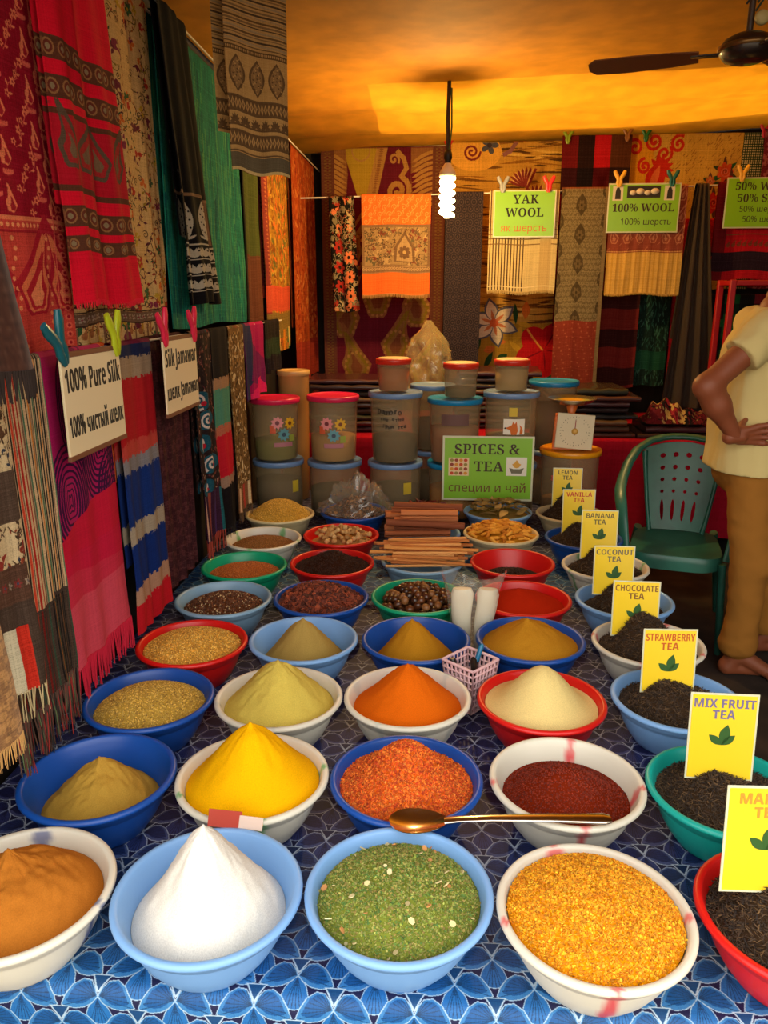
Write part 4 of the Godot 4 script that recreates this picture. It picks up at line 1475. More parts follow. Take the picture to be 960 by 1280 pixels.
func pat_tropical() -> ImageTexture:
	var p := new_paint(448, 896, col(196, 148, 58))
	var r := RandomNumberGenerator.new()
	r.seed = 61
	for k in 420:
		p.leaf(r.randf_range(-60, 448), r.randf() * 896, r.randf_range(40, 170), r.randf_range(1.5, 5), r.randf_range(-0.12, 0.12), [col(112, 72, 28), col(84, 54, 24), col(220, 180, 84), col(150, 100, 36)][r.randi() % 4])
	p.ellipse(80, 30, 92, 66, col(226, 168, 66))
	p.spiral(70, 30, 30, 1.8, 7, col(120, 40, 40))
	p.flower(130, 8, 30, 5, col(80, 80, 96), col(60, 50, 60))
	p.line(PackedVector2Array([Vector2(220, 0), Vector2(200, 30), Vector2(180, 40)]), 14, col(140, 90, 90))
	p.rect(400, 0, 26, 260, col(214, 104, 36))
	for q in [[262, 150], [236, 230], [300, 210]]:
		for t in 7:
			p.leaf(q[0], q[1], 70, 7, -PI * 0.9 + t * 0.24, col(130, 48, 46))
			p.leaf(q[0], q[1], 66, 3, -PI * 0.9 + t * 0.24 + 0.1, col(230, 190, 120))
	p.line(PackedVector2Array([Vector2(250, 190), Vector2(282, 110), Vector2(290, 90)]), 8, col(120, 40, 40))
	# lower half: big flowers
	p.rect(0, 640, 448, 256, col(170, 128, 36))
	for k in 60:
		p.leaf(r.randf() * 448, r.randf_range(620, 896), r.randf_range(40, 90), r.randf_range(8, 18), r.randf() * TAU, [col(60, 92, 34), col(36, 70, 34), col(196, 150, 40), col(206, 110, 40)][r.randi() % 4])
	# lily
	for k in 6:
		var a := TAU * k / 6 + 0.3
		p.leaf(165, 640, 96, 26, a, col(90, 88, 100))
		p.leaf(165, 640, 86, 20, a, col(226, 206, 170))
		p.leaf(165, 640, 50, 6, a, col(206, 120, 70))
	p.ellipse(165, 640, 16, 16, col(214, 96, 50))
	# hibiscus
	for k in 5:
		var a := TAU * k / 5 + 0.2
		p.ellipse(355 + 46 * cos(a), 740 + 46 * sin(a), 62, 48, col(196, 20, 28), a)
	for k in 5:
		var a := TAU * k / 5 + 0.2
		p.leaf(355, 740, 84, 3, a, col(130, 10, 24))
	p.line(PackedVector2Array([Vector2(350, 740), Vector2(310, 690), Vector2(290, 660)]), 7, col(230, 150, 60))
	for q in [[40, 850], [250, 860]]:
		for t in 9:
			p.leaf(q[0], q[1], 90, 8, -PI + t * PI / 8, col(150, 56, 44))
			p.leaf(q[0], q[1], 86, 3, -PI + t * PI / 8 + 0.12, col(230, 190, 130))
	p.ellipse(200, 800, 20, 26, col(90, 60, 40))
	p.ellipse(200, 805, 10, 12, col(230, 200, 120))
	return fabric(p)

func pat_check(base: Color, cols: Array, rows: Array, size: Vector2i) -> Paint:
	# threads of the two directions mix where they cross
	var p := new_paint(size.x, size.y, base)
	for c in cols:
		p.rect(c[0], 0, c[1], size.y, c[2])
	for q in rows:
		p.rect(0, q[0], size.x, q[1], q[2])
		for c in cols:
			p.rect(c[0], q[0], c[1], q[1], q[2].lerp(c[2], 0.4))
	return p

func pat_yellow_scroll() -> ImageTexture:
	var p := new_paint(512, 512, col(208, 164, 68))
	var r := RandomNumberGenerator.new()
	r.seed = 71
	for k in 700:
		p.leaf(r.randf() * 512, r.randf() * 512, r.randf_range(8, 20), 1.4, -0.9 + r.randf_range(-0.3, 0.3), col(150, 104, 44))
	p.rect(0, 0, 110, 250, col(214, 150, 30))
	p.rect(0, 170, 100, 90, col(206, 60, 34))
	for k in 60:
		p.ellipse(6 + (k % 10) * 10, 176 + (k / 10) * 14, 3, 4, col(230, 170, 90))
	var red := col(196, 40, 24)
	for q in [[40, 40, 34, 1.0], [110, 20, 30, -1.0], [150, 60, 30, 1.0], [80, 100, 26, -1.0], [124, 130, 26, 1.0], [100, 190, 30, -1.0], [60, 210, 22, 1.0], [200, 30, 30, -1.0]]:
		p.spiral(q[0], q[1], q[2], 1.5, 10, red, q[0], q[3])
	p.leaf(100, 200, 130, 36, -1.2, red)
	for t in 7:
		p.leaf(140, 110, 50, 9, -2.4 + t * 0.5, red)
	p.leaf(106, 180, 90, 14, -1.2, col(220, 110, 60))
	for q in [[380, 120, 30, col(212, 84, 46)], [410, 178, 44, col(176, 22, 28)], [330, 150, 18, col(200, 110, 60)], [350, 220, 34, col(190, 40, 34)], [440, 330, 40, col(190, 34, 30)], [150, 380, 44, col(196, 40, 30)]]:
		for t in 6:
			p.leaf(q[0], q[1], q[2] * 1.7, 7, t * 1.05 + 0.4, [col(54, 70, 44), col(90, 54, 50), col(40, 96, 60)][t % 3])
		p.flower(q[0], q[1], q[2], 7, q[3], q[3].darkened(0.3))
		p.spiral(q[0], q[1], q[2] * 0.6, 1.6, 4, q[3].lightened(0.2), 0.0)
	# the small green check at its selvedge
	p.rect(436, 0, 76, 512, col(190, 180, 130))
	for k in 12:
		p.rect(436 + k * 8, 0, 3, 512, col(30, 50, 40))
	for k in 64:
		p.rect(436, k * 8, 76, 3, col(30, 56, 44))
	return fabric(p)

func pat_orange_pashmina() -> ImageTexture:
	var o := col(226, 104, 40)
	var p := new_paint(384, 512, o)
	var lt := col(240, 150, 84)
	for row in 4:
		for k in 8:
			p.spiral(k * 52 + (26 if row % 2 else 0), 22 + row * 36, 16, 1.2, 3, lt, k)
			p.boteh(k * 52 + (26 if row % 2 else 0) + 20, 8 + row * 36, 20, lt)
			p.boteh(k * 52 + (26 if row % 2 else 0) + 20, 12 + row * 36, 12, o)
	p.rect(0, 146, 384, 250, col(122, 92, 66))
	var f := pat_floral(col(150, 122, 84), [col(104, 80, 58), col(176, 146, 104), col(120, 60, 46), col(90, 84, 60)], Vector2i(356, 196), 120, 1.0, col(96, 70, 50), 81)
	p.im.blit_rect(f.im, Rect2i(0, 0, 356, 196), Vector2i(14, 160))
	p.poly(PackedVector2Array([Vector2(180, 340), Vector2(186, 260), Vector2(240, 180), Vector2(294, 260), Vector2(300, 340)]), col(110, 82, 58))
	p.poly(PackedVector2Array([Vector2(194, 336), Vector2(200, 264), Vector2(240, 202), Vector2(280, 264), Vector2(286, 336)]), col(166, 136, 96))
	p.flower(240, 290, 34, 8, col(110, 80, 56), col(180, 150, 100))
	for k in 24:
		p.flower(k * 16 + 8, 376, 9, 5, col(176, 140, 98), col(96, 70, 50))
	p.rect(0, 362, 384, 3, col(180, 146, 104))
	p.rect(0, 392, 384, 6, col(150, 110, 76))
	return fabric(p)

func pat_medallion() -> ImageTexture:
	var p := pat_tonal(col(104, 90, 62), col(130, 116, 84), Vector2i(256, 768), 26, 91)
	for k in 5:
		for s in [[110, 60 + k * 110], [250, 10 + k * 110], [-10, 10 + k * 110]]:
			p.poly(PackedVector2Array([Vector2(s[0], s[1] - 44), Vector2(s[0] + 26, s[1] - 18), Vector2(s[0] + 30, s[1] + 10), Vector2(s[0], s[1] + 40), Vector2(s[0] - 30, s[1] + 10), Vector2(s[0] - 26, s[1] - 18)]), col(74, 62, 42))
			p.flower(s[0], s[1], 20, 6, col(100, 84, 56), col(60, 50, 36))
	p.rect(0, 500, 256, 268, col(132, 50, 36))
	for k in 90:
		p.ellipse((k * 53) % 256, 506 + (k * 31) % 260, 5, 3, col(160, 84, 56))
	p.rect(236, 0, 20, 768, col(130, 110, 76))
	return fabric(p)

func pat_mauve_cream() -> ImageTexture:
	var p := new_paint(384, 512, col(216, 172, 84))
	for k in 16:
		p.rect(k * 24, 310, 8, 202, col(200, 152, 66))
	p.rect(0, 0, 384, 312, col(140, 66, 50))
	for k in 6:
		for row in 3:
			p.boteh(30 + k * 66, 20 + row * 100, 62, col(184, 116, 84), 0, 1.0 if k % 2 else -1.0)
			p.boteh(30 + k * 66, 28 + row * 100, 46, col(144, 70, 54), 0, 1.0 if k % 2 else -1.0)
			p.boteh(30 + k * 66, 38 + row * 100, 22, col(184, 120, 88), 0, 1.0 if k % 2 else -1.0)
	for k in 150:
		p.ellipse((k * 37) % 384, (k * 23) % 300, 3, 2, col(176, 104, 76))
	for k in 64:
		p.ellipse(k * 6 + 3, 306, 2, 3, col(220, 170, 100))
	return fabric(p)

func back_wall_shawls() -> void:
	var R := Vector3(1, 0, 0)
	var O := Vector3(0, 0, 1)
	var B := {"back": 0.10, "gap": 0.02}
	for q in [[2.51, -5.80, "line close under the ceiling cloth carrying the curtains at the back"], [2.13, -5.215, "line across the back carrying the folded shawls and cards"]]:
		var ln := obj("washing_line", tube_mesh([Vector3(-0.98, q[0] - 0.03, q[1]), Vector3(0.7, q[0], q[1]), Vector3(2.58, q[0] + 0.05, q[1])], 0.005, 6), M.rope if q[1] < -5.5 else mat(col(225, 225, 220), 0.3))
		tag(ln, q[2], "line")
	var p: Paint
	shawl("paisley_bedspread", "plum and gold bedspread with large scrolls and paisleys on the back wall", cloth_mat(pat_bedspread()), Vector3(-0.40, 2.485, -5.78), R, O, 0.87, 0.87, 1.66, {"folds": 3, "amp": 0.008, "category": "bedspread"}.merged(B))
	shawl("tropical_curtain", "yellow curtain printed with a lily and a red hibiscus", cloth_mat(pat_tropical()), Vector3(0.52, 2.51, -5.78), R, O, 0.90, 0.86, 1.68, {"folds": 3, "amp": 0.010, "category": "curtain"}.merged(B))
	p = pat_check(col(70, 26, 18), [[0, 60, col(110, 20, 26)], [60, 60, col(40, 20, 20)], [120, 60, col(190, 22, 36)], [180, 76, col(84, 44, 24)]], [[80, 70, col(16, 12, 24)], [230, 60, col(20, 14, 20)], [380, 70, col(16, 12, 20)]], Vector2i(256, 512))
	shawl("checked_blanket", "red and black checked blanket high on the back wall", cloth_mat(fabric(p)), Vector3(1.045, 2.53, -5.715), R, O, 0.46, 0.46, 1.24, {"folds": 1.5, "amp": 0.010, "category": "blanket"}.merged(B))
	shawl("yellow_curtain", "golden curtain with red scrollwork and roses on the back wall", cloth_mat(pat_yellow_scroll()), Vector3(1.70, 2.545, -5.78), R, O, 0.92, 0.92, 1.0, {"folds": 3, "amp": 0.010, "category": "curtain"}.merged(B))
	p = pat_tonal(col(104, 30, 52), col(150, 80, 90), Vector2i(128, 256), 30, 95)
	shawl("wine_shawl", "wine red shawl at the right end of the back wall", cloth_mat(fabric(p)), Vector3(2.34, 2.555, -5.72), R, O, 0.40, 0.40, 1.0, {"folds": 2}.merged(B))
	# shawls over the line
	p = pat_floral(col(16, 13, 12), [col(170, 150, 110), col(150, 44, 30), col(196, 110, 70), col(120, 110, 84)], Vector2i(160, 512), 90, 1.3, col(176, 160, 116), 97)
	for k in 6:
		p.flower(50 + (k % 2) * 60, 220 + k * 44, 30, 6, [col(160, 40, 30), col(206, 110, 70)][k % 2], col(30, 20, 16))
	shawl("black_floral_scarf", "twisted black scarf with cream and red flowers beside the orange shawl", cloth_mat(fabric(p)), Vector3(-0.628, 2.10, -5.19), R, O, 0.16, 0.17, 0.70, {"folds": 2, "amp": 0.01, "gather": 0.016, "category": "scarf", "shift": 0.03})
	shawl("orange_pashmina", "folded orange shawl with a brown flowered band, cream fringe", cloth_mat(pat_orange_pashmina(), 0.2), Vector3(-0.277, 2.11, -5.19), R, O, 0.44, 0.435, 0.60, {"folds": 1.0, "amp": 0.004, "fringe": [0.022, 90, col(206, 160, 96), 0.0015]})
	p = new_paint(192, 768, col(40, 32, 40))
	for row in 26:
		for k in 7:
			p.ring(k * 32 + (16 if row % 2 else 0), row * 30 + 8, 14, 3, col(70, 56, 54), col(34, 27, 36))
			p.ellipse(k * 32 + (16 if row % 2 else 0), row * 30 + 8, 5, 5, col(66, 52, 50))
	shawl("navy_panel", "long dark navy shawl with a net of small ovals, behind the lit bulb", cloth_mat(fabric(p)), Vector3(0.153, 2.12, -5.19), R, O, 0.235, 0.235, 1.04, {"folds": 1.0, "amp": 0.004})
	p = new_paint(384, 512, col(206, 184, 130))
	for k in 12:
		p.rect(6 + k * 17, 0, 6, 512, col(70, 48, 30))
	for k in 11:
		for q in [190, 214, 236, 264]:
			p.rect(0, q, 384, 5, col(120, 92, 58))
	p.rect(0, 150, 384, 4, col(120, 92, 58))
	p.rect(290, 0, 60, 512, col(186, 160, 108))
	p.rect(0, 486, 384, 5, col(230, 210, 160))
	shawl("checked_shawl", "cream shawl with brown checks and fringe under the yak wool card", cloth_mat(fabric(p)), Vector3(0.526, 2.125, -5.19), R, O, 0.43, 0.43, 0.595, {"folds": 1.0, "amp": 0.006, "fringe": [0.02, 90, col(206, 180, 120), 0.0018]})
	shawl("medallion_shawl", "long olive grey shawl with a column of medallions and a rust red end", cloth_mat(pat_medallion()), Vector3(0.900, 2.14, -5.19), R, O, 0.29, 0.295, 1.22, {"folds": 1.0, "amp": 0.004})
	shawl("mauve_shawl", "folded shawl, mauve paisley above plain cream, under the wool card", cloth_mat(pat_mauve_cream()), Vector3(1.283, 2.15, -5.165), R, O, 0.455, 0.465, 0.635, {"folds": 7, "amp": 0.005, "fringe": [0.012, 100, col(216, 172, 84), 0.0018]})
	p = pat_check(col(120, 30, 26), [[0, 192, col(120, 34, 28)]], [[30, 60, col(18, 14, 14)], [170, 56, col(16, 14, 14)], [310, 60, col(20, 14, 14)], [440, 60, col(16, 12, 12)], [570, 60, col(18, 14, 14)]], Vector2i(192, 640))
	shawl("striped_blanket", "red blanket with broad black stripes behind the medallion shawl", cloth_mat(fabric(p)), Vector3(1.20, 2.14, -5.45), R, O, 0.30, 0.30, 1.25, {"folds": 1.5, "amp": 0.01, "category": "blanket"})
	p = pat_scribble(col(20, 40, 34), [col(40, 84, 66), col(28, 62, 50), col(60, 104, 84)], Vector2i(192, 512), 500, 103, 22)
	p.rect(0, 400, 192, 60, col(24, 74, 52))
	shawl("green_shawl", "dark green shawl with tangled tendrils low on the back wall", cloth_mat(fabric(p)), Vector3(1.45, 1.98, -5.50), R, O, 0.235, 0.235, 1.08, {"folds": 1.5})
	p = pat_tonal(col(176, 22, 36), col(150, 16, 30), Vector2i(160, 512), 40, 105)
	shawl("scarlet_shawl", "scarlet shawl with a tonal pattern beside the hanging olive wrap", cloth_mat(fabric(p), 0.2), Vector3(1.70, 1.98, -5.50), R, O, 0.24, 0.24, 1.08, {"folds": 1.5})
	var ln := obj("washing_line", tube_mesh([Vector3(1.0, 1.975, -5.52), Vector3(1.6, 1.965, -5.52), Vector3(2.58, 1.975, -5.52)], 0.004, 6), M.rope)
	tag(ln, "line behind the cards carrying the green and scarlet shawls", "line")
	shawl("olive_wrap", "plain dark olive wrap gathered at a ring and hanging long", mat(col(58, 46, 34), 0.95), Vector3(1.585, 2.135, -5.125), R, O, 0.07, 0.34, 1.34, {"folds": 3, "amp": 0.012, "gather": 0.022, "back": 0.9, "gap": 0.05, "shift": 0.04, "nu": 40})
	var ring := obj("hanging_ring", tube_mesh(circle(0.030, 20), 0.004, 6), mat(col(190, 160, 90), 0.3, 0.8))
	ring.position = Vector3(1.585, 2.145, -5.19)
	tag(ring, "brass ring at the top of the olive wrap", "ring")
	p = new_paint(256, 384, col(180, 18, 30))
	p.rect(0, 0, 40, 384, col(110, 18, 26))
	p.rect(40, 200, 216, 4, col(120, 60, 30))
	for k in 14:
		p.boteh(50 + k * 18, 236, 20, col(120, 54, 34))
	p.rect(0, 272, 256, 76, col(40, 24, 36))
	shawl("red_blue_shawl", "red shawl with a dark blue band, over the red frame", cloth_mat(fabric(p)), Vector3(1.935, 2.165, -5.185), R, O, 0.47, 0.47, 0.565, {"folds": 1.0, "amp": 0.005})
	p = pat_check(col(24, 20, 20), [[60, 40, col(20, 84, 40)], [140, 50, col(120, 30, 40)], [210, 30, col(90, 60, 40)]], [[40, 50, col(18, 16, 16)], [120, 40, col(30, 90, 44)], [220, 60, col(16, 14, 16)], [330, 40, col(110, 70, 40)]], Vector2i(256, 512))
	shawl("plaid_blanket", "dark plaid blanket in green, black and red inside the red frame", cloth_mat(fabric(p)), Vector3(2.02, 1.50, -5.32), R, O, 0.60, 0.60, 0.62, {"folds": 2, "amp": 0.012, "category": "blanket", "back": 0.3})
	back_cards()

func circle(r: float, n: int, axis := 2) -> Array:
	var pts := []
	for k in n + 1:
		var a := TAU * k / n
		pts.append(Vector3(cos(a) * r, sin(a) * r, 0) if axis == 2 else Vector3(cos(a) * r, 0, sin(a) * r))
	return pts

func card(called: String, label: String, at: Vector3, w: float, h: float, c: Color, turn := 0.0, lean := 0.0, edge := 0.008) -> Node3D:
	var t := thing(called, label, "sign", at, turn)
	t.rotation.x = lean
	var film := plastic(col(206, 206, 176), 0.18)
	obj("laminate", box_mesh(Vector3(w, h, 0.0024), Vector3.ZERO, 0.0006), film, t)
	var paper := plastic(c, 0.28)
	obj("printed_sheet", box_mesh(Vector3(w - edge * 2, h - edge * 2, 0.0010), Vector3(0, 0, 0.0012), 0.0003), paper, t)
	return t

func back_cards() -> void:
	var green := col(136, 196, 28)
	var brown := mat(col(56, 34, 14), 0.6)
	var t := card("wool_sign", "green laminated card reading YAK WOOL over the cream checked shawl", Vector3(0.526, 1.994, -5.165), 0.385, 0.278, green)
	text("lettering", "YAK", 0.052, M.ink, t, Vector3(0.005, 0.084, 0.002), true, true)
	text("lettering", "WOOL", 0.052, M.ink, t, Vector3(0.0, 0.008, 0.002), true, true)
	text("lettering", "як шерсть", 0.044, mat(col(190, 96, 20), 0.6), t, Vector3(0, -0.082, 0.002), false, false, 0.345)
	t = card("wool_sign", "green laminated card reading 100% WOOL with small animal pictures", Vector3(1.245, 2.020, -5.140), 0.435, 0.285, green)
	var dk := mat(col(40, 36, 30), 0.6)
	var pale := mat(col(214, 206, 190), 0.6)
	obj("picture", box_mesh(Vector3(0.20, 0.066, 0.0006), Vector3(-0.005, 0.092, 0.0018), 0.0002), dk, t)
	for k in 4:
		var sheep := st_new()
		lathe(sheep, [Vector2(0, -0.0004), Vector2(0.016 + 0.004 * (k % 2), -0.0004), Vector2(0.016 + 0.004 * (k % 2), 0.0004), Vector2(0, 0.0004)], 14, Transform3D(Basis(Vector3.RIGHT, PI / 2) * Basis.from_scale(Vector3(1.3, 1, 0.9)), Vector3(-0.07 + k * 0.044, 0.088 + 0.008 * (k % 2), 0.0024)))
		obj("printed_sheep", done(sheep), pale, t)
	for x in [-0.160, 0.150]:
		obj("picture", box_mesh(Vector3(0.062, 0.084, 0.0006), Vector3(x, 0.086, 0.0018), 0.0002), pale, t)
		obj("printed_animal", plate_mesh(PackedVector2Array([Vector2(-0.016, -0.034), Vector2(0.018, -0.034), Vector2(0.016, 0.012), Vector2(0.006, 0.034), Vector2(-0.008, 0.03), Vector2(-0.014, 0.008)]), 0.0006, Transform3D(Basis.IDENTITY, Vector3(x, 0.086, 0.0023))), dk, t)
	text("lettering", "100% WOOL", 0.046, brown, t, Vector3(-0.002, 0.002, 0.002), true, true, 0.37)
	text("lettering", "100% шерсть", 0.036, brown, t, Vector3(0.02, -0.078, 0.002), false, false, 0.33)
	t = card("wool_sign", "green laminated card reading 50% WOOL 50% SILK over the red shawl", Vector3(1.945, 2.045, -5.140), 0.43, 0.29, green)
	text("lettering", "50% WOOL", 0.045, brown, t, Vector3(0.01, 0.095, 0.002), true, true, 0.36)
	text("lettering", "50% SILK", 0.045, brown, t, Vector3(0.0, 0.028, 0.002), true, true, 0.36)
	text("lettering", "50% шерсть", 0.034, brown, t, Vector3(0.005, -0.034, 0.002), false, false, 0.32)
	text("lettering", "50% шелк", 0.034, brown, t, Vector3(0.005, -0.092, 0.002), false, false, 0.32)
	var z := -5.145
	for q in [
		[0.385, 2.142, col(150, 156, 166), "grey peg on the left corner of the yak wool card"], [0.665, 2.142, col(226, 50, 60), "red peg on the right corner of the yak wool card"],
		[1.085, 2.165, col(228, 176, 60), "yellow peg on the left corner of the 100% wool card"], [1.400, 2.165, col(20, 96, 92), "dark teal peg on the right corner of the 100% wool card"],
		[1.810, 2.190, col(232, 180, 56), "yellow peg on the 50% wool card"]]:
		peg(q[3], q[2], Vector3(q[0], q[1] - 0.012, z if q[0] < 0.9 else -5.122), 0.0, 0.088)
	for q in [[0.05, 2.50, col(200, 40, 40), "small red peg high beside the lamp cable"], [0.845, 2.53, col(140, 170, 40), "lime peg where the tropical curtain meets the checked blanket"], [1.235, 2.54, col(150, 96, 50), "brown peg on the corner of the checked blanket"], [1.37, 2.545, col(30, 110, 50), "green peg on the golden curtain"], [2.14, 2.56, col(200, 30, 70), "crimson peg at the end of the golden curtain"]]:
		peg(q[3], q[2], Vector3(q[0], q[1] - 0.035, -5.745 if q[0] < 0.8 or q[0] > 1.3 else -5.69), 0.0, 0.08)

func fold_pack(w: float, d: float, h: float) -> ArrayMesh:
	# a folded shawl in a bag: rounded fold along the front, soft top
	var st := st_new()
	var n := 12
	var rows := []
	for i in n + 1:
		var x := lerpf(-w / 2, w / 2, float(i) / n)
		var row := []
		var sag := 0.10 * h * sin(i * 1.7 + w * 40) + 0.06 * h * sin(i * 3.1)
		for k in 9:
			var a := -PI / 2 + PI * k / 8
			row.append(Vector3(x, h / 2 + sin(a) * h / 2 + (sag if k > 4 else 0.0), d / 2 - h / 2 + cos(a) * h / 2))
		row.append(Vector3(x, h + sag, -d / 2))
		row.append(Vector3(x, 0, -d / 2))
		rows.append(row)
	for i in n:
		for k in 11:
			var k1 := (k + 1) % 11
			quad(st, rows[i][k], rows[i + 1][k], rows[i + 1][k1], rows[i][k1], 0 if k < 8 else k)
	for e in [0, n]:
		for k in range(1, 10):
			st.set_smooth_group(40)
			for v in ([rows[e][0], rows[e][k], rows[e][k + 1]] if e == 0 else [rows[e][0], rows[e][k + 1], rows[e][k]]):
				st.add_vertex(v)
	return done(st)

func back_table() -> void:
	# the long counter under a red cloth
	var t := thing("counter_table", "long wooden counter under the red cloth at the back", "table", Vector3(0.75, 0, -5.03))
	var wood := mat(col(96, 66, 44), 0.8)
	obj("tabletop", box_mesh(Vector3(3.34, 0.03, 1.10), Vector3(0, 0.676, 0)), wood, t)
	for sx in [-1, 1]:
		for sz in [-1, 1]:
			obj("leg", box_mesh(Vector3(0.07, 0.66, 0.07), Vector3(sx * 1.6, 0.33, sz * 0.49)), wood, t)
	var st := st_new()
	var cols := 120
	var rows := []
	for j in 17:
		var row := []
		for i in cols + 1:
			var x := lerpf(-0.93, 2.44, float(i) / cols)
			var y := 0.70
			var z := -5.585
			if j <= 3:
				z = lerpf(-5.585, -4.485, j / 3.0)
			elif j == 4:
				y = 0.697
				z = -4.472
			else:
				var f := (j - 5) / 11.0
				y = lerpf(0.688, 0.10 + 0.02 * sin(x * 5), f)
				z = -4.468 + 0.028 * f * sin(x * 17 + sin(x * 5)) + 0.02 * f
			row.append(Vector3(x, y, z))
		rows.append(row)
	for j in 16:
		for i in cols:
			quad(st, rows[j][i], rows[j][i + 1], rows[j + 1][i + 1], rows[j + 1][i])
	var p := new_paint(128, 128, col(168, 14, 40))
	var cm := cloth_mat(fabric(p, true), 0.2)
	cm.uv1_triplanar = true
	cm.uv1_world_triplanar = true
	var o := obj("counter_cloth", done(st), cm)
	tag(o, "crimson cloth hanging over the counter behind the green chair", "tablecloth")
	# piles of folded shawls in bags
	var wraps := [col(70, 26, 20), col(86, 54, 30), col(46, 18, 18), col(34, 38, 24), col(96, 66, 36), col(62, 20, 30), col(80, 42, 26), col(24, 26, 32)]
	var mats := []
	for c in wraps:
		var m := mat(c, 0.6)
		m.clearcoat_enabled = true
		m.clearcoat = 0.7
		m.clearcoat_roughness = 0.15
		mats.append(m)
	var pack := [fold_pack(0.50, 0.40, 0.030), fold_pack(0.44, 0.36, 0.036), fold_pack(0.54, 0.40, 0.026)]
	var hs := [0.030, 0.036, 0.026]
	var tones := ["rust red", "tan", "dark maroon", "olive", "pale brown", "wine red", "brown", "black"]
	var rank := ["lowest", "second up", "third up", "fourth up", "fifth up", "sixth up", "seventh up", "eighth up", "ninth up", "tenth up"]
	for pile in [[0.885, -4.72, 8, "beside the scale", "wrapped shawls beside the scale"], [0.90, -5.30, 5, "under the medallions", "wrapped shawls under the medallion shawl"], [-0.50, -4.80, 9, "under the bedspread", "wrapped shawls under the bedspread"], [0.38, -5.00, 10, "under the flowered curtain", "wrapped shawls under the curtain"], [1.43, -4.72, 2, "beneath the bundled scarf", "wrapped shawls under the bundled scarf"]]:
		var y := 0.702
		for k in pile[2]:
			var which: int = (k * 2 + int(pile[0] * 10)) % 3
			which = posmod(which, 3)
			var f := obj("folded_shawl", pack[which], mats[posmod(k * 3 + int(pile[0] * 7), 8)])
			f.position = Vector3(pile[0] + 0.02 * sin(k * 2.3), y, pile[1] + 0.012 * sin(k * 1.3))
			f.rotation.y = 0.05 * sin(k * 1.9 + pile[0])
			tag(f, "%s shawl, folded in clear wrap, %s in the pile %s" % [tones[posmod(k * 3 + int(pile[0] * 7), 8)], "topmost" if k == pile[2] - 1 else rank[k], pile[3]], "shawl", pile[4])
			y += hs[which] * 1.13 + 0.001
	# the crumpled patterned scarf beside the piles
	var sp := pat_floral(col(96, 22, 32), [col(190, 160, 90), col(24, 20, 22), col(150, 40, 50), col(206, 180, 120)], Vector2i(256, 128), 60, 1.2, col(24, 18, 18), 111)
	st = st_new()
	var g := []
	for j in 25:
		var row := []
		for i in 41:
			var u := i / 40.0
			var v := j / 24.0
			var hgt := 0.115 * sin(PI * v) * (0.75 + 0.25 * sin(u * 5 + 0.6)) * minf(1, 8 * u * (1 - u) + 0.12)
			hgt *= 1.0 + 0.45 * noise.get_noise_2d(u * 260, v * 150)
			hgt += 0.012 * sin(u * 34 + v * 7) * sin(PI * v)
			row.append([Vector3((u - 0.5) * 0.40, maxf(0.002, hgt), (v - 0.5) * 0.22), Vector2(u, v)])
		g.append(row)
	for j in 24:
		for i in 40:
			quad_uv(st, [g[j][i][0], g[j][i + 1][0], g[j + 1][i + 1][0], g[j + 1][i][0]], [g[j][i][1], g[j][i + 1][1], g[j + 1][i + 1][1], g[j + 1][i][1]])
	o = obj("bundled_scarf", done(st), cloth_mat(fabric(sp), 0.2))
	o.position = Vector3(1.42, 0.784, -4.64)
	tag(o, "crumpled wine red scarf with cream and black figures on the counter", "scarf")
	# red frame standing on the counter
	t = thing("red_rack", "red painted square rack standing on the counter beside the person", "rack", Vector3(2.07, 0.702, -4.88))
	var red := mat(col(176, 20, 28), 0.45)
	for x in [-0.365, 0.365]:
		for z in [-0.10, 0.10]:
			obj("post", box_mesh(Vector3(0.034, 0.89, 0.034), Vector3(x, 0.445, z), 0.004), red, t)
	for z in [-0.10, 0.10]:
		obj("rail", box_mesh(Vector3(0.696, 0.03, 0.032), Vector3(0, 0.872, z), 0.004), red, t)
	for x in [-0.365, 0.365]:
		obj("rail", box_mesh(Vector3(0.030, 0.028, 0.166), Vector3(x, 0.872, 0), 0.004), red, t)
	# a clear bag tied at the neck, standing on the pile
	bag_of("clear_bag", "crinkled clear plastic bag standing tall under the gold bedspread", Vector3(-0.055, 0.702, -4.72), 0.150, 0.66, 0.62, clear(col(236, 214, 150), 0.16, 0.06), 5)

# a crumpled clear bag
func bag_of(called: String, label: String, at: Vector3, r: float, h: float, squash: float, m: Material, sd: int) -> Node3D:
	var t := thing(called, label, "bag", at)
	var st := st_new()
	var rows := []
	var nh := 26
	var ns := 40
	for j in nh + 1:
		var f := float(j) / nh
		var row := []
		for k in ns:
			var a := TAU * k / ns
			var rr: float = r * (0.62 + 0.38 * sin(PI * clampf(f * 1.15, 0, 1))) if f < 0.84 else r * lerpf(0.70, 0.10, pow((f - 0.84) / 0.16, 0.7))
			rr *= 1 + 0.40 * noise.get_noise_3d(cos(a) * 130 + sd * 50, f * 330, sin(a) * 130) + 0.25 * noise.get_noise_3d(cos(a) * 420, f * 900, sin(a) * 420)
			row.append(Vector3(cos(a) * rr, f * h, sin(a) * rr * squash))
		rows.append(row)
	for j in nh:
		for k in ns:
			quad(st, rows[j][k], rows[j + 1][k], rows[j + 1][(k + 1) % ns], rows[j][(k + 1) % ns], 4294967295 if (j + k) % 3 == 0 else 0)
	for k in ns:
		st.set_smooth_group(2)
		for v in [Vector3.ZERO, rows[0][k], rows[0][(k + 1) % ns]]:
			st.add_vertex(v)
	obj("film", done(st), m, t)
	return t

# ------------------------------------------------------------------ tubs behind the bowls

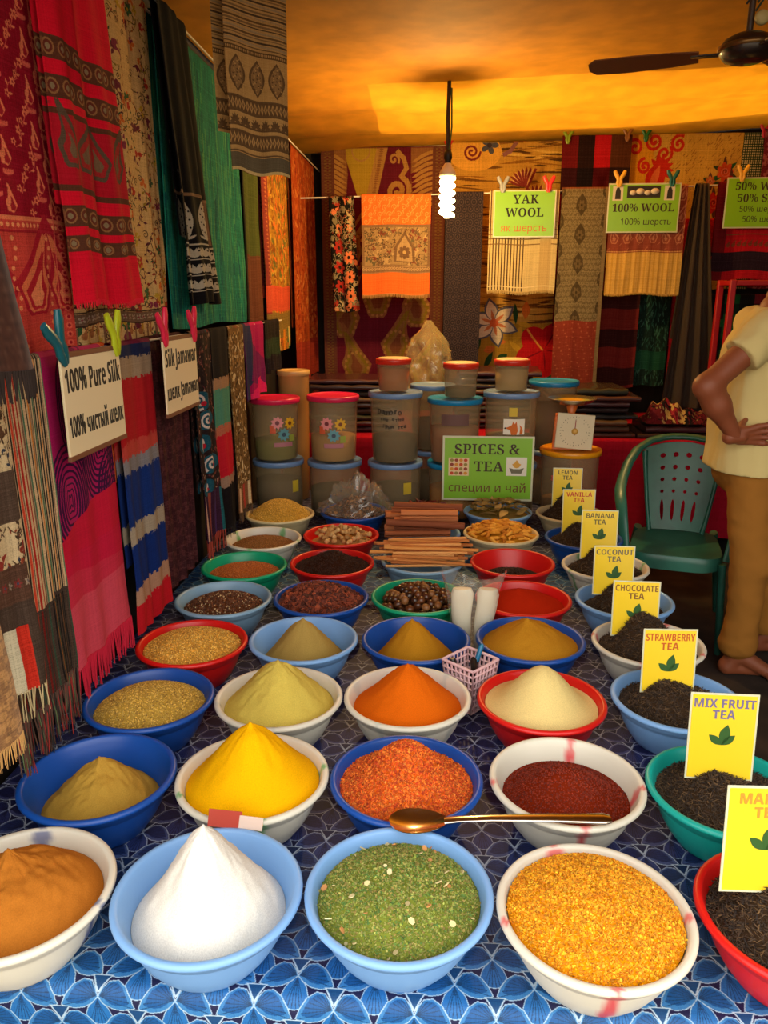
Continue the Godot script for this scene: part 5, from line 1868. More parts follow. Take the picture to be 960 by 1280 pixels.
func tub(label: String, at: Vector3, r: float, h: float, lid: Color, opt := {}) -> Node3D:
	var t := thing("storage_tub", label, "tub", at, opt.get("turn", 0.0))
	var taper: float = opt.get("taper", 0.90)
	var key := "tub_body" + str(opt.get("tone", ""))
	if not M.has(key):
		M[key] = clear(opt.get("tone", col(176, 152, 112)), opt.get("alpha", 0.44), 0.30)
	var rb := r * taper
	t.set_meta("size", Vector3(r, rb, h))
	obj("body", lathe_mesh([Vector2(0, 0.003), Vector2(rb * 0.92, 0.003), Vector2(rb, 0.008), Vector2(lerpf(rb, r, 0.5) * 0.985, h * 0.45), Vector2(r * 0.965, h - 0.030), Vector2(r * 0.99, h - 0.026), Vector2(r * 0.99, h - 0.016)], 48), M[key], t)
	var lm := plastic(lid, 0.32)
	var l := obj("lid", lathe_mesh([Vector2(r * 1.0, h - 0.026), Vector2(r * 1.035, h - 0.025), Vector2(r * 1.04, h - 0.006), Vector2(r * 1.02, h), Vector2(r * 0.97, h + 0.001), Vector2(r * 0.94, h - 0.004), Vector2(r * 0.90, h - 0.006), Vector2(0, h - 0.006)], 48), lm, t)
	if opt.has("lid_top"):
		obj("lid_panel", lathe_mesh([Vector2(r * 0.90, h - 0.007), Vector2(r * 0.90, h + 0.003), Vector2(r * 0.86, h + 0.0045), Vector2(0, h + 0.0045)], 40), plastic(opt.lid_top, 0.4), l)
	if opt.has("fill"):
		var fh: float = opt.fill * (h - 0.03)
		var rf: float = lerpf(rb, r * 0.965, opt.fill) * 0.965
		var c := obj("tub_contents", lathe_mesh([Vector2(0, 0.006), Vector2(rb * 0.90, 0.006), Vector2(rb * 0.955, 0.012), Vector2(rf, fh), Vector2(rf * 0.6, fh + 0.006), Vector2(0, fh + 0.012)], 40), powder_mat(opt.fill_tone, 0.4, 22.0))
		c.position = at
		tag(c, opt.says, opt.get("fill_kind", "spice"), "", "stuff")
	return t

# the radius of a tub's wall at a height
func tub_r(t: Node3D, y: float) -> float:
	var s: Vector3 = t.get_meta("size")
	var mid := (s.x + s.y) / 2 * 0.985
	if y < s.z * 0.45:
		return lerpf(s.y, mid, y / (s.z * 0.45)) + 0.0006
	return lerpf(mid, s.x * 0.965, (y - s.z * 0.45) / (s.z * 0.55 - 0.03)) + 0.0006

# a small sticker wrapped on a tub of radius r at height y and angle a (0 = towards the street)
func sticker(called: String, t: Node3D, r: float, y: float, a: float, w: float, h: float, m: Material, lift := 0.0012) -> MeshInstance3D:
	r = maxf(tub_r(t, y + h / 2), tub_r(t, y - h / 2))
	var st := st_new()
	var n := 8
	for i in n:
		var a0 := a + (float(i) / n - 0.5) * w / r
		var a1 := a + (float(i + 1) / n - 0.5) * w / r
		var rr := r + lift
		var p0 := Vector3(sin(a0) * rr, y - h / 2, cos(a0) * rr)
		var p1 := Vector3(sin(a1) * rr, y - h / 2, cos(a1) * rr)
		quad(st, p0, p0 + Vector3(0, h, 0), p1 + Vector3(0, h, 0), p1)
	return obj(called, done(st), m, t)

# a printed flower on the wall of a tub
func decal_flower(t: Node3D, r: float, y: float, a: float, size: float, petals: Color, core: Color) -> void:
	r = tub_r(t, y + size)
	var o := PackedVector2Array()
	for k in 36:
		var f := TAU * k / 36
		var q := size * (0.84 + 0.16 * cos(f * 9))
		o.append(Vector2(cos(f), sin(f)) * q)
	var xf := Transform3D(Basis(Vector3.UP, a), Vector3(sin(a) * (r + 0.001), y, cos(a) * (r + 0.001)))
	var f := obj("printed_flower", plate_mesh(o, 0.0012, xf), plastic(petals, 0.5), t)
	var c := PackedVector2Array()
	for k in 14:
		c.append(Vector2(cos(TAU * k / 14), sin(TAU * k / 14)) * size * 0.32)
	obj("flower_centre", plate_mesh(c, 0.0014, Transform3D(xf.basis, xf.origin + xf.basis.z * 0.0008)), plastic(core, 0.5), f)

func containers() -> void:
	var blue := col(110, 142, 186)
	var bright := col(20, 128, 180)
	var pink := col(220, 34, 84)
	var z := -3.87
	var yl := col(206, 176, 44)
	# lower row, on the cloth
	var lows := [[-0.814, 0.128, blue, "clouded tub with a pale blue lid under the pink lidded tub of herbs", 0.7, col(74, 62, 56), "dark spice showing through the clouded tub next to the scarves"],
		[-0.519, 0.136, blue, "clouded tub with a pale blue lid under the pink lidded tub of grains", 0.55, col(84, 70, 58), "greyish spice showing through the clouded tub behind the clear bag"],
		[-0.206, 0.136, blue, "clouded tub with a pale blue lid and a small yellow label", 0.6, col(70, 62, 54), "dark tea showing through the clouded tub with a yellow label"],
		[0.095, 0.132, bright, "clouded tub with a bright blue lid half full of orange powder", 0.6, col(222, 134, 24), "orange powder showing through the tub behind the green sign"],
		[0.378, 0.132, blue, "clouded tub with a blue lid hidden behind the green sign", 0.6, col(80, 60, 50), "dark spice in the tub hidden behind the green sign"]]
	for q in lows:
		tub(q[3], Vector3(q[0], TOP + 0.001, z), q[1], 0.288, q[2], {"fill": q[4], "fill_tone": q[5], "says": q[6], "taper": 0.93})
	var t: Node3D
	var y := TOP + 0.001 + 0.290
	t = tub("pink lidded clear tub with printed flowers, a third full of green herbs", Vector3(-0.822, y, z), 0.124, 0.316, pink, {"fill": 0.36, "fill_tone": col(124, 132, 44), "says": "green dried herbs showing through the pink lidded tub", "taper": 0.86})
	flower_print(t, 0.110, 0.50)
	t = tub("pink lidded clear tub with printed flowers, half full of tan grains", Vector3(-0.523, y, z), 0.128, 0.330, pink, {"fill": 0.42, "fill_tone": col(214, 154, 78), "says": "tan grains showing through the pink lidded tub", "taper": 0.88})
	flower_print(t, 0.117, 0.08)
	t = tub("blue lidded clear tub with black handwriting and dark tea", Vector3(-0.206, y, z), 0.132, 0.350, blue, {"fill": 0.40, "fill_tone": col(52, 46, 42), "says": "dark tea showing through the tub with black handwriting", "taper": 0.86})
	for k in 3:
		# written by hand round the wall, letter by letter
		var words: String = ["Damoro", "тне отна", "Грин теа"][k]
		var cap: float = [0.026, 0.019, 0.019][k]
		var y0: float = 0.262 - k * 0.036
		var rr := tub_r(t, y0 + 0.012) + 0.002
		for i in words.length():
			if words[i] == " ":
				continue
			var an := (-0.055 + 0.012 * k + i * cap * 0.82) / rr - 0.18
			var o := text("handwriting", words[i], cap, M.ink, t, Vector3(sin(an) * rr, y0 + 0.003 * sin(i * 2.1), cos(an) * rr), false, true)
			o.rotation = Vector3(-0.05, an, 0.08 * sin(i * 1.7))
	t = tub("bright blue lidded clear tub two thirds full of pinkish powder", Vector3(0.094, y, z), 0.134, 0.322, bright, {"fill": 0.60, "fill_tone": col(190, 106, 72), "says": "pinkish brown powder showing through the bright blue lidded tub", "taper": 0.86})
	sticker("paper_label", t, 0.127, 0.225, 0.0, 0.14, 0.055, mat(col(104, 72, 66), 0.7))
	t = tub("blue lidded clear tub with a yellow label and a picture of a fox", Vector3(0.372, y, z), 0.134, 0.356, blue, {"fill": 0.42, "fill_tone": col(150, 120, 82), "says": "sandy brown spice showing through the tub with the fox picture", "taper": 0.88})
	sticker("yellow_label", t, 0.128, 0.268, 0.0, 0.040, 0.042, mat(yl, 0.6))
	sticker("picture_card", t, 0.126, 0.196, 0.06, 0.105, 0.076, mat(col(232, 226, 208), 0.6))
	var fox := mat(col(206, 104, 24), 0.7)
	var xf := Transform3D(Basis(Vector3.UP, 0.06), Vector3(0.008, 0.190, tub_r(t, 0.235) + 0.002))
	obj("printed_fox", plate_mesh(PackedVector2Array([Vector2(-0.045, 0.002), Vector2(-0.03, 0.006), Vector2(-0.012, 0.016), Vector2(-0.006, 0.034), Vector2(0.002, 0.020), Vector2(0.010, 0.034), Vector2(0.014, 0.012), Vector2(0.018, -0.012), Vector2(0.012, -0.032), Vector2(-0.014, -0.032), Vector2(-0.020, -0.010)]), 0.001, xf), fox, t)
	obj("printed_fox_tail", plate_mesh(PackedVector2Array([Vector2(0.026, -0.030), Vector2(0.030, 0.000), Vector2(0.024, 0.016), Vector2(0.036, 0.006), Vector2(0.042, -0.012), Vector2(0.040, -0.030)]), 0.001, xf), fox, t)
	obj("printed_nose", plate_mesh(PackedVector2Array([Vector2(-0.050, 0.0), Vector2(-0.044, 0.006), Vector2(-0.040, 0.0), Vector2(-0.044, -0.004)]), 0.001, Transform3D(xf.basis, xf.origin + Vector3(0, 0, 0.0006))), M.ink, t)
	t = get_node("storage_tub_002")
	sticker("yellow_label", t, 0.131, 0.165, 0.55, 0.044, 0.060, mat(yl, 0.6))
	t = get_node("storage_tub")
	sticker("yellow_label", t, 0.124, 0.160, 0.95, 0.040, 0.060, mat(yl, 0.6))
	# behind them
	tub("clouded tub with a blue lid standing low behind the scale", Vector3(0.625, TOP + 0.001, -4.19), 0.125, 0.300, blue, {"fill": 0.6, "fill_tone": col(60, 44, 40), "says": "dark spice in the low tub behind the scale"})
	tub("bright blue lidded clear tub full of dark tea behind the scale", Vector3(0.625, TOP + 0.303, -4.19), 0.128, 0.365, bright, {"fill": 0.72, "fill_tone": col(44, 30, 30), "says": "dark tea showing through the tub behind the scale", "taper": 0.9})
	tub("clouded tub with a blue lid low in the second row of tubs", Vector3(-0.02, TOP + 0.001, -4.15), 0.120, 0.300, blue, {"fill": 0.6, "fill_tone": col(70, 50, 42), "says": "dark spice low in the second row of tubs"})
	tub("clouded tub with a dull blue lid peeping between two front tubs", Vector3(-0.02, TOP + 0.303, -4.15), 0.118, 0.345, blue, {"fill": 0.5, "fill_tone": col(90, 62, 50), "says": "brown spice in the tub peeping between two front tubs", "taper": 0.9})
	t = tub("tan stacked cups with a pale rim behind the pink lidded tub", Vector3(-0.775, TOP + 0.001, -4.16), 0.086, 0.715, col(214, 170, 104), {"tone": col(186, 134, 76), "alpha": 0.95, "taper": 0.80})
	# small jars on top
	var yt := [y + 0.3515, y + 0.3235, y + 0.3575]
	tub("small red lidded jar of orange-red powder on the handwritten tub", Vector3(-0.216, yt[0], z), 0.086, 0.160, col(206, 48, 30), {"fill": 0.86, "fill_tone": col(206, 96, 40), "says": "orange-red powder in the small jar", "lid_top": col(226, 196, 146), "taper": 0.86})
	tub("small red lidded jar with a little pepper on the bright blue lid", Vector3(0.118, yt[1], z), 0.086, 0.168, col(206, 44, 28), {"fill": 0.34, "fill_tone": col(96, 78, 52), "says": "pepper in the small jar on the bright blue lid", "lid_top": col(232, 204, 150), "taper": 0.9})
	tub("small red lidded jar of pale grains above the fox picture", Vector3(0.368, yt[2], z), 0.086, 0.152, col(206, 44, 28), {"fill": 0.88, "fill_tone": col(210, 172, 106), "says": "pale grains in the small jar above the fox picture", "lid_top": col(232, 204, 150), "taper": 0.9})
	# the yellow lidded tub that carries the scale
	t = tub("wide clear tub with a yellow lid carrying the weighing scale", Vector3(0.680, TOP + 0.001, -3.868), 0.148, 0.362, col(226, 150, 20), {"fill": 0.3, "fill_tone": col(150, 110, 70), "says": "brown spice in the yellow lidded tub", "taper": 0.9})
	decal_flower(t, 0.139, 0.23, -0.62, 0.030, col(206, 80, 70), col(60, 30, 30))
	decal_flower(t, 0.136, 0.15, -0.50, 0.026, col(60, 110, 100), col(30, 50, 50))
	scale_(Vector3(0.672, TOP + 0.364, -3.868))
	# the large green card before the tubs
	t = card("spices_sign", "green laminated card reading SPICES and TEA standing before the tubs", Vector3(0.257, 0.684, -3.716), 0.445, 0.322, col(128, 184, 40), 0.0, -0.03, 0.010)
	text("lettering", "SPICES &", 0.050, mat(col(58, 32, 12), 0.6), t, Vector3(-0.006, 0.096, 0.002), true, true, 0.34)
	text("lettering", "TEA", 0.050, mat(col(58, 32, 12), 0.6), t, Vector3(0.004, 0.010, 0.002), true, true)
	text("lettering", "специи и чай", 0.044, mat(col(104, 52, 16), 0.6), t, Vector3(0, -0.096, 0.002), false, false, 0.385)
	obj("picture", box_mesh(Vector3(0.100, 0.090, 0.0006), Vector3(-0.142, 0.008, 0.0020), 0.0002), mat(col(226, 196, 150), 0.6), t)
	for k in 16:
		var c := PackedVector2Array()
		for i in 10:
			c.append(Vector2(cos(TAU * i / 10) * 0.0095, sin(TAU * i / 10) * 0.0080))
		obj("printed_spice", plate_mesh(c, 0.0006, Transform3D(Basis.IDENTITY, Vector3(-0.176 + (k % 4) * 0.0225, -0.024 + (k / 4) * 0.0215, 0.0025))), mat([col(200, 70, 30), col(216, 140, 40), col(150, 60, 40), col(150, 130, 60)][(k * 7 + k / 4) % 4], 0.7), t)
	obj("picture", box_mesh(Vector3(0.100, 0.092, 0.0006), Vector3(0.140, 0.012, 0.0020), 0.0002), mat(col(230, 224, 206), 0.6), t)
	obj("printed_cup", plate_mesh(PackedVector2Array([Vector2(-0.036, 0.0), Vector2(-0.024, -0.028), Vector2(0.024, -0.028), Vector2(0.036, 0.0), Vector2(0.016, -0.006), Vector2(-0.016, -0.006)]), 0.0006, Transform3D(Basis.IDENTITY, Vector3(0.140, 0.006, 0.0025))), mat(col(112, 108, 84), 0.7), t)
	obj("printed_blossom", plate_mesh(PackedVector2Array([Vector2(0, 0.034), Vector2(0.012, 0.016), Vector2(0.022, 0.012), Vector2(0.012, -0.004), Vector2(0, -0.008), Vector2(-0.012, -0.004), Vector2(-0.022, 0.012), Vector2(-0.012, 0.016)]), 0.0006, Transform3D(Basis.IDENTITY, Vector3(0.140, 0.012, 0.0028))), mat(col(214, 160, 60), 0.7), t)

func flower_print(t: Node3D, r: float, a: float) -> void:
	decal_flower(t, r, 0.200, a - 0.22, 0.034, col(228, 140, 140), col(110, 30, 40))
	decal_flower(t, r, 0.196, a + 0.34, 0.032, col(222, 170, 30), col(120, 60, 20))
	decal_flower(t, r - 0.002, 0.140, a + 0.06, 0.034, col(90, 150, 160), col(40, 60, 80))
	sticker("printed_patch", t, r, 0.168, a - 0.42, 0.030, 0.040, mat(col(214, 90, 50), 0.6))
	sticker("printed_patch", t, r - 0.002, 0.120, a + 0.46, 0.030, 0.034, mat(col(150, 160, 60), 0.6))
	sticker("printed_band", t, r - 0.003, 0.088, a + 0.06, 0.100, 0.022, mat(col(176, 110, 120), 0.6))

func scale_(at: Vector3) -> void:
	var t := thing("weighing_scale", "orange kitchen scale with a square dial and a steel pan", "scale", at, -0.12)
	var body := plastic(col(206, 104, 36), 0.4)
	var st := st_new()
	plate(st, PackedVector2Array([Vector2(-0.085, 0), Vector2(0.085, 0), Vector2(0.075, 0.165), Vector2(-0.075, 0.165)]), 0.12, Transform3D(Basis.IDENTITY, Vector3(0, 0.0, -0.01)))
	obj("housing", done(st), body, t)
	var d := obj("dial_plate", box_mesh(Vector3(0.180, 0.172, 0.008), Vector3.ZERO, 0.002), plastic(col(206, 190, 150), 0.4), t)
	d.position = Vector3(0.018, 0.094, 0.062)
	d.rotation = Vector3(-0.10, -0.05, -0.05)
	for k in 32:
		var a := TAU * k / 32
		var l := 0.010 if k % 4 == 0 else 0.005
		obj("dial_mark", box_mesh(Vector3(0.002, l, 0.001), Vector3(sin(a) * 0.070, cos(a) * 0.070, 0.0044), 0.0002, Basis(Vector3.BACK, -a)), M.ink, d)
	for k in 8:
		var a := TAU * k / 8
		text("dial_number", str(k), 0.0075, M.ink, d, Vector3(sin(a) * 0.056, cos(a) * 0.056, 0.0044), false, false)
	obj("needle", box_mesh(Vector3(0.004, 0.075, 0.001), Vector3(0.0, 0.018, 0.006), 0.0004), mat(col(150, 40, 30), 0.5), d)
	obj("hub", lathe_mesh([Vector2(0, -0.001), Vector2(0.016, -0.001), Vector2(0.014, 0.003), Vector2(0, 0.004)], 20, Transform3D(Basis(Vector3.RIGHT, PI / 2), Vector3(0, 0, 0.006))), mat(col(206, 160, 70), 0.4), d)
	obj("stem", lathe_mesh([Vector2(0.022, 0.160), Vector2(0.018, 0.178), Vector2(0.030, 0.215), Vector2(0, 0.215)], 20), body, t)
	obj("pan", lathe_mesh([Vector2(0, 0.216), Vector2(0.055, 0.218), Vector2(0.095, 0.230), Vector2(0.116, 0.248), Vector2(0.121, 0.250), Vector2(0.119, 0.252), Vector2(0.094, 0.234), Vector2(0.054, 0.2215), Vector2(0, 0.2195)], 48), M.steel, t)

# ------------------------------------------------------------------ tea cards and what lies loose on the table

func tea_signs() -> void:
	var yellow := col(238, 202, 40)
	var leafm := mat(col(40, 84, 26), 0.6)
	var list := [
		["MANGO", "TEA", 0.548, -1.100, 0.742, col(222, 138, 40)], ["MIX FRUIT", "TEA", 0.598, -1.440, 0.722, col(110, 100, 140)], ["STRAWBERRY", "TEA", 0.600, -1.818, 0.694, col(190, 84, 20)], ["CHOCOLATE", "TEA", 0.596, -2.146, 0.698, col(130, 84, 30)],
		["COCONUT", "TEA", 0.604, -2.477, 0.698, col(110, 100, 80)], ["BANANA", "TEA", 0.622, -2.818, 0.727, col(110, 96, 46)], ["VANILLA", "TEA", 0.606, -3.168, 0.720, col(196, 50, 24)], ["LEMON", "TEA", 0.618, -3.545, 0.729, col(90, 80, 40)]]
	for q in list:
		var w := 0.136
		var h := 0.170 if q[4] < 0.71 else 0.190
		var t := card("tea_sign", "yellow card reading %s TEA standing in dark tea leaves" % q[0], Vector3(q[2], q[4] - h / 2, q[3]), w, h, yellow, 0.06 * sin(q[3] * 9), -0.10, 0.004)
		var ink := mat(q[5], 0.6)
		text("lettering", q[0], 0.0185, ink, t, Vector3(0, h / 2 - 0.022, 0.002), false, true, w - 0.014)
		text("lettering", q[1], 0.0185, ink, t, Vector3(0, h / 2 - 0.046, 0.002), false, true)
		var mark := Node3D.new()
		mark.name = "leaf_mark"
		mark.position = Vector3(0, h / 2 - 0.112, 0.002)
		t.add_child(mark)
		for k in 3:
			var o := PackedVector2Array()
			var len_: float = [0.046, 0.034, 0.034][k]
			for i in 8:
				var f := i / 7.0
				o.append(Vector2(f * len_, sin(f * PI) * len_ * 0.24).rotated([1.35, 0.70, 2.45][k]))
			for i in range(6, 0, -1):
				var f := i / 7.0
				o.append(Vector2(f * len_, -sin(f * PI) * len_ * 0.24).rotated([1.35, 0.70, 2.45][k]))
			obj("leaf", plate_mesh(o, 0.0008), leafm, mark)

func bark_mesh(length: float, r: float, turns: float) -> ArrayMesh:
	# a rolled strip of bark along x
	var st := st_new()
	var n := 14
	var seg := 6
	var rows := []
	for j in seg + 1:
		var x := (float(j) / seg - 0.5) * length
		var row := []
		for side in 2:
			for i in n + 1:
				var k := i if side == 0 else n - i
				var f := float(k) / n
				var a := f * turns * TAU
				var rr := r * (1.0 - 0.45 * f) - (0.0 if side == 0 else r * 0.18)
				rr *= 1 + 0.06 * sin(j * 2.1 + k)
				row.append(Vector3(x, cos(a) * rr, sin(a) * rr))
		rows.append(row)
	var m: int = rows[0].size()
	for j in seg:
		for i in m:
			quad(st, rows[j][i], rows[j + 1][i], rows[j + 1][(i + 1) % m], rows[j][(i + 1) % m])
	for e in [0, seg]:
		for i in n:
			quad(st, rows[e][i], rows[e][i + 1], rows[e][m - 2 - i], rows[e][m - 1 - i], 5)
	return done(st)

func lump_mesh(sd: int, lobes: Array) -> ArrayMesh:
	# a knobbly lump: lobes of (x, radius)
	var st := st_new()
	var prof := []
	var n := 12
	for i in n + 1:
		var x: float = lerpf(lobes[0][0] - lobes[0][1], lobes[-1][0] + lobes[-1][1], float(i) / n)
		var r := 0.0
		for l in lobes:
			var d: float = (x - l[0]) / l[1]
			if absf(d) < 1:
				r = maxf(r, l[1] * sqrt(1 - d * d))
		prof.append(Vector2(maxf(r, 0.0 if i == 0 or i == n else 0.002), x))
	lathe(st, prof, 9, Transform3D(Basis(Vector3.BACK, PI / 2) * Basis.from_euler(Vector3(0.1 * sd, sd, 0)), Vector3.ZERO))
	return done(st)

func pile(called: String, category: String, label: String, group: String, shapes: Array, mats: Array, x: float, z: float, r: float, base: float, dome: float, step: float, lay: float, jitter := 0.35) -> int:
	var n := 0
	var rows := int(ceil(r / step)) + 1
	for j in range(-rows, rows + 1):
		for i in range(-rows, rows + 1):
			var q := Vector2((i + (0.5 if posmod(j, 2) else 0.0)) * step, j * step * 0.88) + Vector2(rng.randf_range(-1, 1), rng.randf_range(-1, 1)) * step * jitter * 0.5
			if q.length() > r:
				continue
			var f := q.length() / r
			var o := obj(called, shapes[n % shapes.size()], mats[(n * 7 + j) % mats.size()])
			o.position = Vector3(x + q.x, base + dome * (1 - f * f) + rng.randf_range(0, step * 0.25), z + q.y)
			o.rotation = Vector3(rng.randf_range(-lay, lay), rng.randf() * TAU, rng.randf_range(-lay, lay))
			tag(o, label, category, group)
			n += 1
	return n

func small_things() -> void:
	# nutmegs in the sea green bowl
	var nut := lathe_mesh([Vector2(0, -0.0155), Vector2(0.006, -0.0145), Vector2(0.0115, -0.009), Vector2(0.0135, 0), Vector2(0.0120, 0.008), Vector2(0.0065, 0.0135), Vector2(0, 0.0150)], 14)
	var nm := [mat(col(74, 38, 20), 0.3), mat(col(96, 52, 26), 0.32), mat(col(54, 28, 16), 0.28), mat(col(132, 84, 44), 0.5)]
	heap("nutmeg_bed", -0.049, -2.445, 0.070, -0.004, powder_mat(col(84, 46, 24), 0.2), "lower nutmegs deep in the sea green bowl", {"shape": "dome"})
	pile("nutmeg", "nutmeg", "glossy brown nutmeg in the sea green bowl", "nutmegs in the green bowl", [nut], nm, -0.049, -2.445, 0.120, 0.492, 0.052, 0.0268, 1.6, 0.3)
	# ginger
	var gm := [mat(col(190, 146, 88), 0.9), mat(col(166, 122, 68), 0.9), mat(col(208, 170, 112), 0.9)]
	heap("ginger_bed", -0.396, -3.122, 0.080, -0.010, powder_mat(col(188, 146, 88), 0.2), "lower ginger pieces deep in the red bowl", {"shape": "dome"})
	pile("ginger_piece", "ginger", "pale knobbly dried ginger piece in the red bowl", "ginger pieces in the red bowl", [lump_mesh(1, [[-0.012, 0.010], [0.008, 0.012]]), lump_mesh(2, [[-0.014, 0.009], [0.002, 0.008], [0.016, 0.010]]), lump_mesh(3, [[-0.006, 0.011], [0.009, 0.008]])], gm, -0.396, -3.122, 0.118, 0.502, 0.034, 0.033, 0.5)
	# turmeric
	var tm := [mat(col(216, 146, 32), 0.85), mat(col(196, 124, 24), 0.85), mat(col(230, 166, 56), 0.85)]
	var tf := []
	for k in 3:
		var c := 0.006 + 0.004 * k
		tf.append(tube_mesh([Vector3(-0.024, 0, 0), Vector3(-0.014, 0.001, c * 0.6), Vector3(0, 0.002, c), Vector3(0.014, 0.001, c * 0.5), Vector3(0.024, 0, -0.002)], [0.003, 0.0065, 0.0075, 0.0065, 0.0035], 7))
	heap("turmeric_bed", 0.288, -3.190, 0.095, 0.022, powder_mat(col(214, 146, 36), 0.2), "lower turmeric roots deep in the cream bowl", {"shape": "dome"})
	pile("turmeric_root", "turmeric root", "dried orange-yellow turmeric finger in the cream bowl", "turmeric roots in the cream bowl", tf, tm, 0.288, -3.190, 0.135, 0.514, 0.044, 0.0240, 0.35, 0.8)
	# chillies
	var ch := []
	for k in 3:
		ch.append(tube_mesh([Vector3(-0.034, 0.003, 0), Vector3(-0.016, 0.004, 0.006 + k * 0.003), Vector3(0.008, 0.002, 0.009), Vector3(0.030, 0.006, 0), Vector3(0.042, 0.008, -0.004)], [0.003, 0.0075, 0.0065, 0.004, 0.001], 7))
	heap("chilli_bed", -0.042, -3.520, 0.085, -0.010, powder_mat(col(96, 15, 17), 0.2), "lower chillies deep in the deep blue bowl", {"shape": "dome"})
	pile("dried_chilli", "chilli", "wrinkled dark red dried chilli in the deep blue bowl", "dried chillies in the blue bowl", ch, [mat(col(98, 14, 16), 0.4), mat(col(72, 10, 14), 0.4), mat(col(120, 22, 20), 0.4)], -0.042, -3.520, 0.120, 0.510, 0.038, 0.036, 0.35, 0.8)
	# bay leaves
	var leaves := []
	for k in 2:
		var st := st_new()
		var rows := []
		for i in 9:
			var f := i / 8.0
			var w := 0.017 * sin(PI * minf(0.98, f * 0.92 + 0.06))
			var y := 0.008 * sin(f * PI * (1.0 + k)) + 0.003 * k
			rows.append([Vector3((f - 0.5) * 0.085, y + 0.004, -w), Vector3((f - 0.5) * 0.085, y, 0), Vector3((f - 0.5) * 0.085, y + 0.004, w)])
		for i in 8:
			for s in 2:
				quad(st, rows[i][s], rows[i + 1][s], rows[i + 1][s + 1], rows[i][s + 1])
				quad(st, rows[i][s] - Vector3(0, 0.0008, 0), rows[i][s + 1] - Vector3(0, 0.0008, 0), rows[i + 1][s + 1] - Vector3(0, 0.0008, 0), rows[i + 1][s] - Vector3(0, 0.0008, 0), 1)
		leaves.append(done(st))
	heap("bay_bed", 0.300, -3.545, 0.100, -0.004, powder_mat(col(162, 134, 70), 0.3), "lower bay leaves deep in the light blue bowl", {"shape": "dome"})
	pile("bay_leaf", "bay leaf", "dry olive brown bay leaf in the light blue bowl", "bay leaves in the light blue bowl", leaves, [mat(col(164, 134, 70), 0.7), mat(col(138, 116, 60), 0.7), mat(col(182, 150, 84), 0.7)], 0.300, -3.545, 0.122, 0.522, 0.034, 0.040, 0.40, 0.9)
	# cinnamon: thin quills and thick cassia, laid across their bowls
	var quill := [bark_mesh(0.315, 0.0068, 1.5), bark_mesh(0.270, 0.0060, 1.4), bark_mesh(0.34, 0.0072, 1.6)]
	var qm := [mat(col(210, 138, 66), 0.85), mat(col(194, 118, 54), 0.85), mat(col(224, 158, 88), 0.85), mat(col(178, 102, 46), 0.85)]
	var n := 0
	for layer in 5:
		var per := 11 - layer
		for k in per:
			var o := obj("cinnamon_quill", quill[n % 3], qm[(n * 3 + layer) % 4])
			o.position = Vector3(-0.042 + rng.randf_range(-0.035, 0.035), 0.5285 + layer * 0.0135, -2.820 + (k - (per - 1) / 2.0) * 0.0205 + rng.randf_range(-0.003, 0.003))
			o.rotation = Vector3(rng.randf() * 6, rng.randf_range(-0.16, 0.16), rng.randf_range(-0.03, 0.03))
			o.scale.x = rng.randf_range(0.72, 1.08)
			tag(o, "thin orange-brown cinnamon quill laid across a pale blue bowl", "cinnamon", "thin cinnamon quills")
			n += 1
	var cass := [bark_mesh(0.30, 0.0185, 0.85), bark_mesh(0.26, 0.0165, 0.8), bark_mesh(0.32, 0.0200, 0.9)]
	var cm := [mat(col(158, 86, 46), 0.85), mat(col(136, 70, 38), 0.85), mat(col(180, 104, 58), 0.85), mat(col(196, 116, 64), 0.85)]
	n = 0
	for layer in 3:
		var per := 5 - layer
		for k in per:
			var o := obj("cassia_bark", cass[n % 3], cm[(n * 3 + layer) % 4])
			o.position = Vector3(-0.048 + rng.randf_range(-0.03, 0.03), 0.542 + layer * 0.037, -3.180 + (k - (per - 1) / 2.0) * 0.052)
			o.rotation = Vector3(rng.randf() * 6, rng.randf_range(-0.17, 0.17), rng.randf_range(-0.03, 0.03))
			o.scale.x = rng.randf_range(0.75, 1.1)
			tag(o, "thick brown roll of cassia bark laid across a light blue bowl", "cassia bark", "thick cassia bark rolls")
			n += 1
	# the bagged spice in its bowl
	var h := heap("spice_heap", -0.380, -3.500, 0.100, 0.060, powder_mat(col(98, 60, 32), 0.3), "brown dried pods under the clear plastic bag", {"shape": "hill", "rough": 0.012})
	grains(h, "pods", 700, flake_mesh(), grain_mat(0.5), [col(110, 66, 34), col(74, 42, 24), col(156, 104, 56), col(54, 30, 18)], Vector2(0.012, 0.028), {"lay": 1.3})
	bag_dome(Vector3(-0.375, 0.528, -3.49))
	spoon()
	basket()
	packets()
	var env := thing("paper_packet", "torn red and white paper packet leaning on the yellow powder bowl", "packet", Vector3(-0.368, 0.535, -1.236), 0.06)
	env.rotation.x = -0.25
	obj("red_half", box_mesh(Vector3(0.064, 0.034, 0.0016), Vector3(-0.022, 0, 0), 0.0004, Basis(Vector3.BACK, -0.10)), mat(col(178, 62, 44), 0.6), env)
	obj("white_half", box_mesh(Vector3(0.046, 0.026, 0.0018), Vector3(0.028, -0.008, 0.0004), 0.0004, Basis(Vector3.BACK, -0.12)), mat(col(222, 196, 180), 0.6), env)

